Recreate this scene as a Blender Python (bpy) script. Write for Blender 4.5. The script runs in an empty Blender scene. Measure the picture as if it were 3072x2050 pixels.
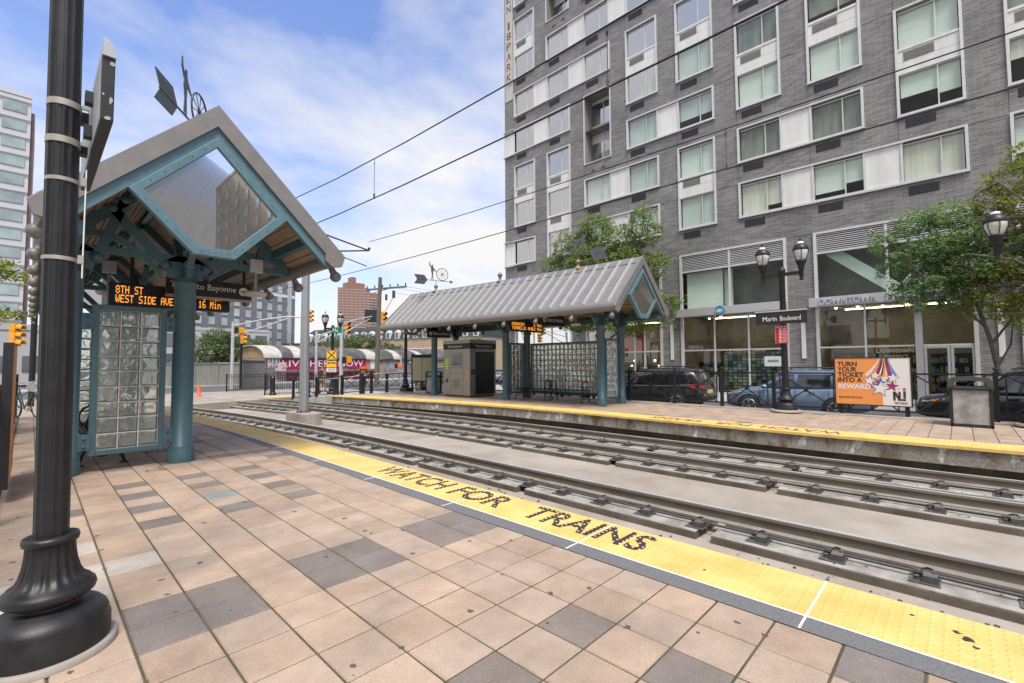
import bpy, math, random
from mathutils import Vector, Matrix
R = math.radians
SC = bpy.context.scene
COL = SC.collection
rnd = random.Random(7)

# ------------------------------------------------------------------ camera
CAMH = 1.4659
pitch, roll, yaw = 0.0472155, -0.0054478, 0.8040115
fw = Vector((math.sin(yaw)*math.cos(pitch), math.cos(yaw)*math.cos(pitch), math.sin(pitch)))
rt = fw.cross(Vector((0, 0, 1))).normalized()
up = rt.cross(fw)
r2 = rt*math.cos(roll)+up*math.sin(roll)
u2 = -rt*math.sin(roll)+up*math.cos(roll)
cd = bpy.data.cameras.new('camera'); cam = bpy.data.objects.new('camera', cd); COL.objects.link(cam)
cam.matrix_world = Matrix(((r2.x, u2.x, -fw.x, 0), (r2.y, u2.y, -fw.y, 0), (r2.z, u2.z, -fw.z, CAMH), (0, 0, 0, 1)))
cd.sensor_width = 36; cd.lens = 36*1389.98/3072; cd.clip_start = 0.05; cd.clip_end = 4000
SC.camera = cam

# ------------------------------------------------------------------ sky, sun, exposure
SUN_EL, SUN_AZ = R(60), R(215)        # azimuth clockwise from +Y
SC.view_settings.view_transform = 'Standard'; SC.view_settings.look = 'None'
SC.view_settings.exposure = 1.10; SC.view_settings.gamma = 1.0
wd = bpy.data.worlds.new('World'); SC.world = wd; wd.use_nodes = True
nt = wd.node_tree; N = nt.nodes; L = nt.links
for n in list(N): N.remove(n)
out = N.new('ShaderNodeOutputWorld'); bg = N.new('ShaderNodeBackground'); bg.inputs['Strength'].default_value = 0.10
sky = N.new('ShaderNodeTexSky'); sky.sky_type = 'NISHITA'; sky.sun_disc = False
sky.sun_elevation = SUN_EL; sky.sun_rotation = SUN_AZ; sky.air_density = 1.0; sky.dust_density = 1.6; sky.ozone_density = 2.2
tc = N.new('ShaderNodeTexCoord')
sep = N.new('ShaderNodeSeparateXYZ'); L.new(tc.outputs['Generated'], sep.inputs[0])
# project direction on a flat cloud layer
zz = N.new('ShaderNodeMath'); zz.operation = 'MAXIMUM'; L.new(sep.outputs['Z'], zz.inputs[0]); zz.inputs[1].default_value = 0.0
za = N.new('ShaderNodeMath'); za.operation = 'ADD'; L.new(zz.outputs[0], za.inputs[0]); za.inputs[1].default_value = 0.22
vx = N.new('ShaderNodeMath'); vx.operation = 'DIVIDE'; L.new(sep.outputs['X'], vx.inputs[0]); L.new(za.outputs[0], vx.inputs[1])
vy = N.new('ShaderNodeMath'); vy.operation = 'DIVIDE'; L.new(sep.outputs['Y'], vy.inputs[0]); L.new(za.outputs[0], vy.inputs[1])
cmb = N.new('ShaderNodeCombineXYZ'); L.new(vx.outputs[0], cmb.inputs[0]); L.new(vy.outputs[0], cmb.inputs[1])
mp = N.new('ShaderNodeMapping'); mp.inputs['Scale'].default_value = (1.0, 1.25, 1); mp.inputs['Rotation'].default_value = (0, 0, 0.6); mp.inputs['Location'].default_value = (1.3, 0.35, 0)
L.new(cmb.outputs[0], mp.inputs[0])
nz = N.new('ShaderNodeTexNoise'); nz.inputs['Scale'].default_value = 1.15; nz.inputs['Detail'].default_value = 9; nz.inputs['Roughness'].default_value = 0.56; nz.inputs['Distortion'].default_value = 0.25
L.new(mp.outputs[0], nz.inputs['Vector'])
rp = N.new('ShaderNodeValToRGB'); rp.color_ramp.elements[0].position = 0.40; rp.color_ramp.elements[1].position = 0.64
rp.color_ramp.elements[0].color = (0.03, 0.03, 0.03, 1); rp.color_ramp.elements[1].color = (0.95, 0.95, 0.95, 1)
L.new(nz.outputs['Fac'], rp.inputs[0])
# pale band towards the horizon
hz = N.new('ShaderNodeMapRange'); hz.inputs['From Min'].default_value = 0.02; hz.inputs['From Max'].default_value = 0.50; hz.inputs['To Min'].default_value = 0.56; hz.inputs['To Max'].default_value = 0.0
L.new(sep.outputs['Z'], hz.inputs['Value'])
mx = N.new('ShaderNodeMath'); mx.operation = 'ADD'; mx.use_clamp = True; L.new(rp.outputs['Color'], mx.inputs[0]); L.new(hz.outputs[0], mx.inputs[1])
wx = N.new('ShaderNodeMapRange'); wx.inputs['From Min'].default_value = -0.15; wx.inputs['From Max'].default_value = -0.75; wx.inputs['To Min'].default_value = 0.0; wx.inputs['To Max'].default_value = 0.55
L.new(sep.outputs['X'], wx.inputs['Value'])
mx2 = N.new('ShaderNodeMath'); mx2.operation = 'ADD'; mx2.use_clamp = True; L.new(mx.outputs[0], mx2.inputs[0]); L.new(wx.outputs[0], mx2.inputs[1])
mix = N.new('ShaderNodeMixRGB'); L.new(mx2.outputs[0], mix.inputs['Fac'])
hsv = N.new('ShaderNodeMixRGB'); hsv.blend_type = 'MULTIPLY'; hsv.inputs['Fac'].default_value = 1; hsv.inputs['Color2'].default_value = (1.04, 1.08, 1.34, 1)
L.new(sky.outputs['Color'], hsv.inputs['Color1']); L.new(hsv.outputs[0], mix.inputs['Color1'])
mix.inputs['Color2'].default_value = (4.45, 4.45, 4.50, 1)
L.new(mix.outputs[0], bg.inputs['Color']); L.new(bg.outputs[0], out.inputs['Surface'])
sd = bpy.data.lights.new('sun', 'SUN'); sd.energy = 2.0; sd.angle = R(22); sd.color = (1.0, 0.93, 0.83)
so = bpy.data.objects.new('sun', sd); COL.objects.link(so)
sdir = Vector((math.sin(SUN_AZ)*math.cos(SUN_EL), math.cos(SUN_AZ)*math.cos(SUN_EL), math.sin(SUN_EL)))
so.rotation_euler = sdir.to_track_quat('Z', 'Y').to_euler(); so.location = sdir*60

# ------------------------------------------------------------------ materials
def newmat(name):
    m = bpy.data.materials.new(name); m.use_nodes = True
    return m, m.node_tree, m.node_tree.nodes['Principled BSDF']

def M(name, col, rough=0.6, metal=0.0, var=0.12, sc=4.0, bump=0.0, bsc=60.0, stretch=(1, 1, 1), coat=0.0, spec=0.5, col2=None, thr=(0.35, 0.75), emit=0):
    """painted / mineral surface: large soft tone variation, optional second colour in blotches, fine bump"""
    m, t, b = newmat(name); n, l = t.nodes, t.links
    b.inputs['Roughness'].default_value = rough; b.inputs['Metallic'].default_value = metal
    b.inputs['Specular IOR Level'].default_value = spec; b.inputs['Coat Weight'].default_value = coat; b.inputs['Coat Roughness'].default_value = 0.08
    g = n.new('ShaderNodeNewGeometry'); mp = n.new('ShaderNodeMapping'); mp.inputs['Scale'].default_value = stretch
    l.new(g.outputs['Position'], mp.inputs[0])
    a = n.new('ShaderNodeTexNoise'); a.inputs['Scale'].default_value = sc; a.inputs['Detail'].default_value = 7; a.inputs['Roughness'].default_value = 0.6
    l.new(mp.outputs[0], a.inputs['Vector'])
    r = n.new('ShaderNodeValToRGB'); r.color_ramp.elements[0].position = thr[0]; r.color_ramp.elements[1].position = thr[1]
    c2 = col2 if col2 else tuple(min(1, c*(1+var)) for c in col)
    c1 = col if col2 else tuple(c*(1-var) for c in col)
    r.color_ramp.elements[0].color = (*c1, 1); r.color_ramp.elements[1].color = (*c2, 1)
    l.new(a.outputs['Fac'], r.inputs[0]); l.new(r.outputs[0], b.inputs['Base Color'])
    rr = n.new('ShaderNodeMapRange'); rr.inputs['To Min'].default_value = max(0.02, rough-0.10); rr.inputs['To Max'].default_value = min(1, rough+0.10)
    l.new(a.outputs['Fac'], rr.inputs['Value']); l.new(rr.outputs[0], b.inputs['Roughness'])
    if bump:
        f = n.new('ShaderNodeTexNoise'); f.inputs['Scale'].default_value = bsc; f.inputs['Detail'].default_value = 4
        l.new(g.outputs['Position'], f.inputs['Vector'])
        bp = n.new('ShaderNodeBump'); bp.inputs['Strength'].default_value = bump; bp.inputs['Distance'].default_value = 0.01
        l.new(f.outputs['Fac'], bp.inputs['Height']); l.new(bp.outputs[0], b.inputs['Normal'])
    if emit:
        l.new(r.outputs[0], b.inputs['Emission Color']); b.inputs['Emission Strength'].default_value = emit
    return m

def dusty(m, dust, amt=0.8):
    """pale dust that has settled on the upward faces, in patches"""
    t = m.node_tree; n, l = t.nodes, t.links; b = n['Principled BSDF']; src = b.inputs['Base Color'].links[0].from_socket
    g = n.new('ShaderNodeNewGeometry'); s = n.new('ShaderNodeSeparateXYZ'); l.new(g.outputs['True Normal'], s.inputs[0])
    r = n.new('ShaderNodeMapRange'); r.inputs['From Min'].default_value = .55; r.inputs['From Max'].default_value = .95; l.new(s.outputs['Z'], r.inputs['Value'])
    z = n.new('ShaderNodeTexNoise'); z.inputs['Scale'].default_value = 4.5; z.inputs['Detail'].default_value = 8; l.new(g.outputs['Position'], z.inputs['Vector'])
    q = n.new('ShaderNodeMapRange'); q.inputs['From Min'].default_value = .32; q.inputs['From Max'].default_value = .62; q.inputs['To Max'].default_value = amt; q.inputs['To Min'].default_value = .35; l.new(z.outputs['Fac'], q.inputs['Value'])
    k = n.new('ShaderNodeMath'); k.operation = 'MULTIPLY'; l.new(r.outputs[0], k.inputs[0]); l.new(q.outputs[0], k.inputs[1])
    x = n.new('ShaderNodeMixRGB'); l.new(k.outputs[0], x.inputs[0]); l.new(src, x.inputs[1]); x.inputs[2].default_value = (*dust, 1); l.new(x.outputs[0], b.inputs['Base Color'])
    return m

def glass(name, tint, refl=1.0, rough=0.0, ior=1.75, dirt=0.0):
    m, t, b = newmat(name); n, l = t.nodes, t.links
    n.remove(b); o = n['Material Output']
    tr = n.new('ShaderNodeBsdfTransparent'); tr.inputs[0].default_value = (*tint, 1)
    gl = n.new('ShaderNodeBsdfGlossy'); gl.inputs['Roughness'].default_value = rough; gl.inputs[0].default_value = (refl, refl, refl, 1)
    nz = n.new('ShaderNodeTexNoise'); nz.inputs['Scale'].default_value = 0.7; nz.inputs['Detail'].default_value = 1
    g = n.new('ShaderNodeNewGeometry'); l.new(g.outputs['Position'], nz.inputs['Vector'])
    bp = n.new('ShaderNodeBump'); bp.inputs['Strength'].default_value = 0.10 if not dirt else 0.02; bp.inputs['Distance'].default_value = 0.05
    l.new(nz.outputs['Fac'], bp.inputs['Height']); l.new(bp.outputs[0], gl.inputs['Normal'])
    fr = n.new('ShaderNodeFresnel'); fr.inputs['IOR'].default_value = ior
    ms = n.new('ShaderNodeMixShader'); l.new(fr.outputs[0], ms.inputs[0]); l.new(tr.outputs[0], ms.inputs[1]); l.new(gl.outputs[0], ms.inputs[2])
    if dirt:
        df = n.new('ShaderNodeBsdfDiffuse'); df.inputs[0].default_value = (0.55, 0.56, 0.54, 1); m2 = n.new('ShaderNodeMixShader'); m2.inputs[0].default_value = dirt
        l.new(ms.outputs[0], m2.inputs[1]); l.new(df.outputs[0], m2.inputs[2]); ms = m2
    l.new(ms.outputs[0], o.inputs['Surface'])
    return m

def emis(name, col, s):
    m, t, b = newmat(name)
    b.inputs['Base Color'].default_value = (*[c*0.5 for c in col], 1); b.inputs['Emission Color'].default_value = (*col, 1); b.inputs['Emission Strength'].default_value = s
    return m

def leafmat(name, c1, c2, c3):
    m, t, b = newmat(name); n, l = t.nodes, t.links
    g = n.new('ShaderNodeNewGeometry'); r = n.new('ShaderNodeValToRGB')
    r.color_ramp.elements[0].color = (*c1, 1); r.color_ramp.elements[1].color = (*c3, 1)
    e = r.color_ramp.elements.new(0.55); e.color = (*c2, 1)
    l.new(g.outputs['Random Per Island'], r.inputs[0]); l.new(r.outputs[0], b.inputs['Base Color'])
    b.inputs['Roughness'].default_value = 0.5
    o = n['Material Output']; tl = n.new('ShaderNodeBsdfTranslucent'); l.new(r.outputs[0], tl.inputs[0])
    ms = n.new('ShaderNodeMixShader'); ms.inputs[0].default_value = 0.48
    l.new(b.outputs[0], ms.inputs[1]); l.new(tl.outputs[0], ms.inputs[2]); l.new(ms.outputs[0], o.inputs['Surface'])
    return m

def brickmat(name, c1, c2, mortar, bw=0.30, bh=0.075, axes='YZ', rough=0.5, ms=0.010, bump=0.35):
    m, t, b = newmat(name); n, l = t.nodes, t.links
    g = n.new('ShaderNodeNewGeometry'); s = n.new('ShaderNodeSeparateXYZ'); l.new(g.outputs['Position'], s.inputs[0])
    c = n.new('ShaderNodeCombineXYZ'); l.new(s.outputs[axes[0]], c.inputs[0]); l.new(s.outputs[axes[1]], c.inputs[1])
    br = n.new('ShaderNodeTexBrick'); br.inputs['Scale'].default_value = 1; br.inputs['Brick Width'].default_value = bw; br.inputs['Row Height'].default_value = bh
    br.inputs['Mortar Size'].default_value = ms; br.inputs['Bias'].default_value = -0.1
    br.inputs['Color1'].default_value = (*c1, 1); br.inputs['Color2'].default_value = (*c2, 1); br.inputs['Mortar'].default_value = (*mortar, 1)
    l.new(c.outputs[0], br.inputs['Vector'])
    a = n.new('ShaderNodeTexNoise'); a.inputs['Scale'].default_value = 0.6; a.inputs['Detail'].default_value = 8; a.inputs['Roughness'].default_value = 0.7; l.new(g.outputs['Position'], a.inputs['Vector'])
    mr = n.new('ShaderNodeMapRange'); mr.inputs['From Min'].default_value = 0.3; mr.inputs['From Max'].default_value = 0.7; mr.inputs['To Min'].default_value = 0.78; mr.inputs['To Max'].default_value = 1.22; l.new(a.outputs['Fac'], mr.inputs['Value'])
    mu = n.new('ShaderNodeMixRGB'); mu.blend_type = 'MULTIPLY'; mu.inputs[0].default_value = 1; l.new(br.outputs['Color'], mu.inputs[1]); l.new(mr.outputs[0], mu.inputs[2])
    l.new(mu.outputs[0], b.inputs['Base Color']); b.inputs['Roughness'].default_value = rough
    bp = n.new('ShaderNodeBump'); bp.inputs['Strength'].default_value = bump; bp.inputs['Distance'].default_value = 0.01; bp.invert = True
    l.new(br.outputs['Fac'], bp.inputs['Height']); l.new(bp.outputs[0], b.inputs['Normal'])
    return m

def tilemat(name):
    """paver: colour of each paver comes from its own attribute; mineral speckle, gum spots, weathering"""
    m, t, b = newmat(name); n, l = t.nodes, t.links
    at = n.new('ShaderNodeAttribute'); at.attribute_name = 'paver_colour'
    g = n.new('ShaderNodeNewGeometry')
    f = n.new('ShaderNodeTexNoise'); f.inputs['Scale'].default_value = 160; f.inputs['Detail'].default_value = 3; l.new(g.outputs['Position'], f.inputs['Vector'])
    fr = n.new('ShaderNodeMapRange'); fr.inputs['From Min'].default_value = 0.25; fr.inputs['From Max'].default_value = 0.75; fr.inputs['To Min'].default_value = 0.72; fr.inputs['To Max'].default_value = 1.28; l.new(f.outputs['Fac'], fr.inputs['Value'])
    w = n.new('ShaderNodeTexNoise'); w.inputs['Scale'].default_value = 2.3; w.inputs['Detail'].default_value = 8; w.inputs['Roughness'].default_value = 0.65; l.new(g.outputs['Position'], w.inputs['Vector'])
    wr = n.new('ShaderNodeMapRange'); wr.inputs['From Min'].default_value = 0.3; wr.inputs['From Max'].default_value = 0.7; wr.inputs['To Min'].default_value = 0.74; wr.inputs['To Max'].default_value = 1.20; l.new(w.outputs['Fac'], wr.inputs['Value'])
    m1 = n.new('ShaderNodeMixRGB'); m1.blend_type = 'MULTIPLY'; m1.inputs[0].default_value = 1; l.new(at.outputs['Color'], m1.inputs[1]); l.new(fr.outputs[0], m1.inputs[2])
    m2 = n.new('ShaderNodeMixRGB'); m2.blend_type = 'MULTIPLY'; m2.inputs[0].default_value = 1; l.new(m1.outputs[0], m2.inputs[1]); l.new(wr.outputs[0], m2.inputs[2])
    # white mineral flecks
    v = n.new('ShaderNodeTexVoronoi'); v.inputs['Scale'].default_value = 55; l.new(g.outputs['Position'], v.inputs['Vector'])
    lt = n.new('ShaderNodeMath'); lt.operation = 'LESS_THAN'; lt.inputs[1].default_value = 0.13; l.new(v.outputs['Distance'], lt.inputs[0])
    lf = n.new('ShaderNodeMath'); lf.operation = 'MULTIPLY'; lf.inputs[1].default_value = 0.45; l.new(lt.outputs[0], lf.inputs[0])
    m3 = n.new('ShaderNodeMixRGB'); l.new(lf.outputs[0], m3.inputs[0]); l.new(m2.outputs[0], m3.inputs[1]); m3.inputs[2].default_value = (0.62, 0.58, 0.52, 1)
    # trodden gum: sparse dark round spots
    mpv = n.new('ShaderNodeMapping'); mpv.inputs['Scale'].default_value = (1, 1, 0); l.new(g.outputs['Position'], mpv.inputs[0])
    dn = n.new('ShaderNodeTexNoise'); dn.inputs['Scale'].default_value = 22; l.new(mpv.outputs[0], dn.inputs['Vector'])
    ad = n.new('ShaderNodeMixRGB'); ad.blend_type = 'ADD'; ad.inputs[0].default_value = 0.05; l.new(mpv.outputs[0], ad.inputs[1]); l.new(dn.outputs['Color'], ad.inputs[2])
    gv = n.new('ShaderNodeTexVoronoi'); gv.voronoi_dimensions = '2D'; gv.inputs['Scale'].default_value = 4.2; gv.inputs['Randomness'].default_value = 1; l.new(ad.outputs[0], gv.inputs['Vector'])
    sx = n.new('ShaderNodeSeparateXYZ'); l.new(gv.outputs['Color'], sx.inputs[0])
    rad = n.new('ShaderNodeMapRange'); rad.inputs['From Min'].default_value = 0.62; rad.inputs['From Max'].default_value = 1.0; rad.inputs['To Min'].default_value = 0.0; rad.inputs['To Max'].default_value = 0.105; l.new(sx.outputs[0], rad.inputs['Value'])
    g2 = n.new('ShaderNodeMath'); g2.operation = 'LESS_THAN'; l.new(gv.outputs['Distance'], g2.inputs[0]); l.new(rad.outputs[0], g2.inputs[1])
    g3 = n.new('ShaderNodeMath'); g3.operation = 'MULTIPLY'; l.new(g2.outputs[0], g3.inputs[0]); g3.inputs[1].default_value = 0.8
    m4 = n.new('ShaderNodeMixRGB'); l.new(g3.outputs[0], m4.inputs[0]); l.new(m3.outputs[0], m4.inputs[1]); m4.inputs[2].default_value = (0.045, 0.04, 0.04, 1)
    l.new(m4.outputs[0], b.inputs['Base Color']); b.inputs['Roughness'].default_value = 0.72
    bp = n.new('ShaderNodeBump'); bp.inputs['Strength'].default_value = 0.35; bp.inputs['Distance'].default_value = 0.004; l.new(f.outputs['Fac'], bp.inputs['Height']); l.new(bp.outputs[0], b.inputs['Normal'])
    return m

def stainmat(name, base, dark, pale, rust):
    """old cast concrete with vertical runs"""
    m, t, b = newmat(name); n, l = t.nodes, t.links
    g = n.new('ShaderNodeNewGeometry'); mp = n.new('ShaderNodeMapping'); mp.inputs['Scale'].default_value = (1.5, 1.5, 0.8); l.new(g.outputs['Position'], mp.inputs[0])
    a = n.new('ShaderNodeTexNoise'); a.inputs['Scale'].default_value = 1.6; a.inputs['Detail'].default_value = 9; a.inputs['Roughness'].default_value = 0.68; a.inputs['Distortion'].default_value = 0.3; l.new(mp.outputs[0], a.inputs['Vector'])
    r = n.new('ShaderNodeValToRGB'); el = r.color_ramp.elements; el[0].position = 0.30; el[0].color = (*dark, 1); el[1].position = 0.64; el[1].color = (*pale, 1)
    e = el.new(0.42); e.color = (*rust, 1); e = el.new(0.50); e.color = (*base, 1); e = el.new(0.565); e.color = tuple(c*0.85 for c in base)+(1,)
    l.new(a.outputs['Fac'], r.inputs[0])
    f = n.new('ShaderNodeTexNoise'); f.inputs['Scale'].default_value = 26; f.inputs['Detail'].default_value = 6; l.new(g.outputs['Position'], f.inputs['Vector'])
    fr = n.new('ShaderNodeMapRange'); fr.inputs['From Min'].default_value = 0.3; fr.inputs['From Max'].default_value = 0.7; fr.inputs['To Min'].default_value = 0.7; fr.inputs['To Max'].default_value = 1.25; l.new(f.outputs['Fac'], fr.inputs['Value'])
    mu = n.new('ShaderNodeMixRGB'); mu.blend_type = 'MULTIPLY'; mu.inputs[0].default_value = 1; l.new(r.outputs[0], mu.inputs[1]); l.new(fr.outputs[0], mu.inputs[2])
    l.new(mu.outputs[0], b.inputs['Base Color']); b.inputs['Roughness'].default_value = 0.85
    bp = n.new('ShaderNodeBump'); bp.inputs['Strength'].default_value = 0.4; bp.inputs['Distance'].default_value = 0.01; l.new(f.outputs['Fac'], bp.inputs['Height']); l.new(bp.outputs[0], b.inputs['Normal'])
    return m

def blockmat(name):
    m, t, b = newmat(name); n, l = t.nodes, t.links
    b.inputs['Base Color'].default_value = (0.80, 0.86, 0.80, 1); b.inputs['Roughness'].default_value = 0.10
    b.inputs['Transmission Weight'].default_value = 0.86; b.inputs['IOR'].default_value = 1.28
    g = n.new('ShaderNodeNewGeometry'); f = n.new('ShaderNodeTexNoise'); f.inputs['Scale'].default_value = 6.5; f.inputs['Detail'].default_value = 0.6; f.inputs['Distortion'].default_value = 0.9; l.new(g.outputs['Position'], f.inputs['Vector'])
    bp = n.new('ShaderNodeBump'); bp.inputs['Strength'].default_value = 0.38; bp.inputs['Distance'].default_value = 0.06; l.new(f.outputs['Fac'], bp.inputs['Height']); l.new(bp.outputs[0], b.inputs['Normal'])
    return m

teal = M('teal paint', (0.060, 0.128, 0.150), 0.42, var=0.10, sc=6, bump=0.05, bsc=90)
tealp = M('weathered teal paint', (0.105, 0.200, 0.238), 0.5, var=0.12, sc=9, bump=0.05, bsc=90)
black = M('black gloss paint', (0.014, 0.014, 0.015), 0.46, var=0.35, sc=12, bump=0.08, bsc=120)
blackm = M('black satin plastic', (0.020, 0.020, 0.022), 0.5, var=0.2)
seamrib = M('pale seam ribs', (0.58, 0.575, 0.565), 0.45, 0.3, var=0.08)
seam = M('standing seam zinc', (0.255, 0.25, 0.245), 0.42, 0.3, var=0.10, sc=3, stretch=(1, 1, 3))
fascia = M('grey brown fascia metal', (0.235, 0.222, 0.212), 0.5, 0.25, var=0.08, sc=5)
deck = M('tan roof deck', (0.36, 0.265, 0.180), 0.6, var=0.18, sc=2.5)
steel = M('galvanised steel', (0.36, 0.38, 0.40), 0.45, 0.5, var=0.14, sc=14)
stainless = M('brushed stainless', (0.31, 0.285, 0.255), 0.36, 0.75, var=0.10, sc=3, stretch=(1, 1, 6))
alu = M('pale aluminium', (0.62, 0.62, 0.63), 0.4, 0.3, var=0.05)
whitepan = M('white panel', (0.70, 0.70, 0.70), 0.45, var=0.10, sc=2.5, stretch=(1, 1, .12))
conc = M('worn concrete', (0.36, 0.325, 0.285), 0.85, var=0.22, sc=1.6, bump=0.3, bsc=70)
joint = M('mossy paver joint', (0.105, 0.084, 0.058), 0.95, col2=(0.065, 0.066, 0.034), sc=3, thr=(.45, .6))
concd = dusty(M('dirty shade-darkened concrete', (0.085, 0.072, 0.057), 0.85, col2=(0.15, 0.13, 0.105), thr=(0.36, 0.62), sc=2.6, bump=0.35, bsc=60), (0.42, 0.40, 0.37), .92)  # dirt plus painted shade: base darkened so plinth fronts read shaded
bed = M('track slab concrete', (0.295, 0.250, 0.202), 0.85, col2=(0.41, 0.365, 0.312), sc=0.9, thr=(0.38, 0.66), bump=0.3, bsc=60)
asph = M('asphalt', (0.105, 0.108, 0.112), 0.85, var=0.2, sc=1.2, bump=0.3, bsc=120)
sidew = M('sidewalk concrete', (0.36, 0.35, 0.335), 0.85, var=0.12, sc=1.3, bump=0.2)
railm = dusty(M('rail steel', (0.20, 0.172, 0.142), 0.7, 0.1, var=0.25, sc=5, stretch=(4, .5, 4)), (0.34, 0.31, 0.27))
railtop = M('polished rail head', (0.74, 0.76, 0.80), 0.34, 0.5, var=0.1)
clipm = dusty(M('dusty clip iron', (0.070, 0.067, 0.063), 0.6, 0.3, var=0.35, sc=30), (.30, .28, .25), .6)
yellow = M('tactile yellow', (0.64, 0.42, 0.115), 0.65, col2=(0.78, 0.55, 0.19), sc=2.2, thr=(0.30, 0.58), bump=0.06, bsc=140)
granite = M('grey granite strip', (0.165, 0.165, 0.168), 0.75, var=0.25, sc=60, bump=0.1)
whitel = M('white joint', (0.80, 0.78, 0.74), 0.7, var=0.08)
blackpaint = M('worn black stencil paint', (0.030, 0.030, 0.032), 0.75, sc=38, col2=(0.10, 0.075, 0.03), thr=(0.55, 0.72))
tiles = tilemat('platform pavers')
stain = stainmat('stained platform wall', (0.31, 0.285, 0.25), (0.06, 0.052, 0.045), (0.66, 0.65, 0.63), (0.20, 0.16, 0.125))
blockg = blockmat('glass block')
grout = M('pale grout', (0.62, 0.60, 0.52), 0.7, var=0.12, sc=20)
winglass = glass('window glass', (0.92, 0.97, 0.94), 0.50, ior=1.55)
shopglass = glass('shop glass', (0.70, 0.72, 0.66), 0.9)
gabglass = glass('gable glass', (0.60, 0.62, 0.61), 0.85, ior=2.45, dirt=0.13)
blind = M('pale roller blind', (0.70, 0.76, 0.71), 0.8, var=0.06, sc=1.2, stretch=(1, 1, 5))
roomd = M('dark room', (0.20, 0.205, 0.185), 0.8, var=0.4, sc=0.8)
silver = M('silver fascia', (0.50, 0.505, 0.52), 0.38, 0.35, var=0.05)
amber = emis('amber led', (1.0, 0.36, 0.04), 0.62)
white_t = M('white lettering', (0.80, 0.80, 0.78), 0.6, var=0.02)
ptac = M('charcoal louvre', (0.042, 0.040, 0.046), 0.6, var=0.2, sc=8)
ptacg = M('grey louvre', (0.25, 0.245, 0.235), 0.6, var=0.15, sc=8)
lampglass = M('frosted lamp glass', (0.62, 0.62, 0.58), 0.25, var=0.25, sc=9, coat=0.5)
sigy = M('signal yellow', (0.75, 0.33, 0.015), 0.45, var=0.1)
bark = M('bark', (0.10, 0.080, 0.065), 0.9, var=0.35, sc=14, bump=0.6, bsc=25, stretch=(1, 1, 0.3))
tyre = M('tyre rubber', (0.022, 0.022, 0.023), 0.85, var=0.25)
rimm = M('alloy rim', (0.55, 0.56, 0.57), 0.3, 0.8, var=0.1)
carglass = M('dark car glass', (0.012, 0.014, 0.016), 0.06, var=0.3, spec=0.9, coat=0.6)
redl = M('red lamp lens', (0.45, 0.01, 0.012), 0.15, var=0.2, coat=1)
chrome = M('chrome trim', (0.7, 0.7, 0.72), 0.15, 1.0, var=0.05)

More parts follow.
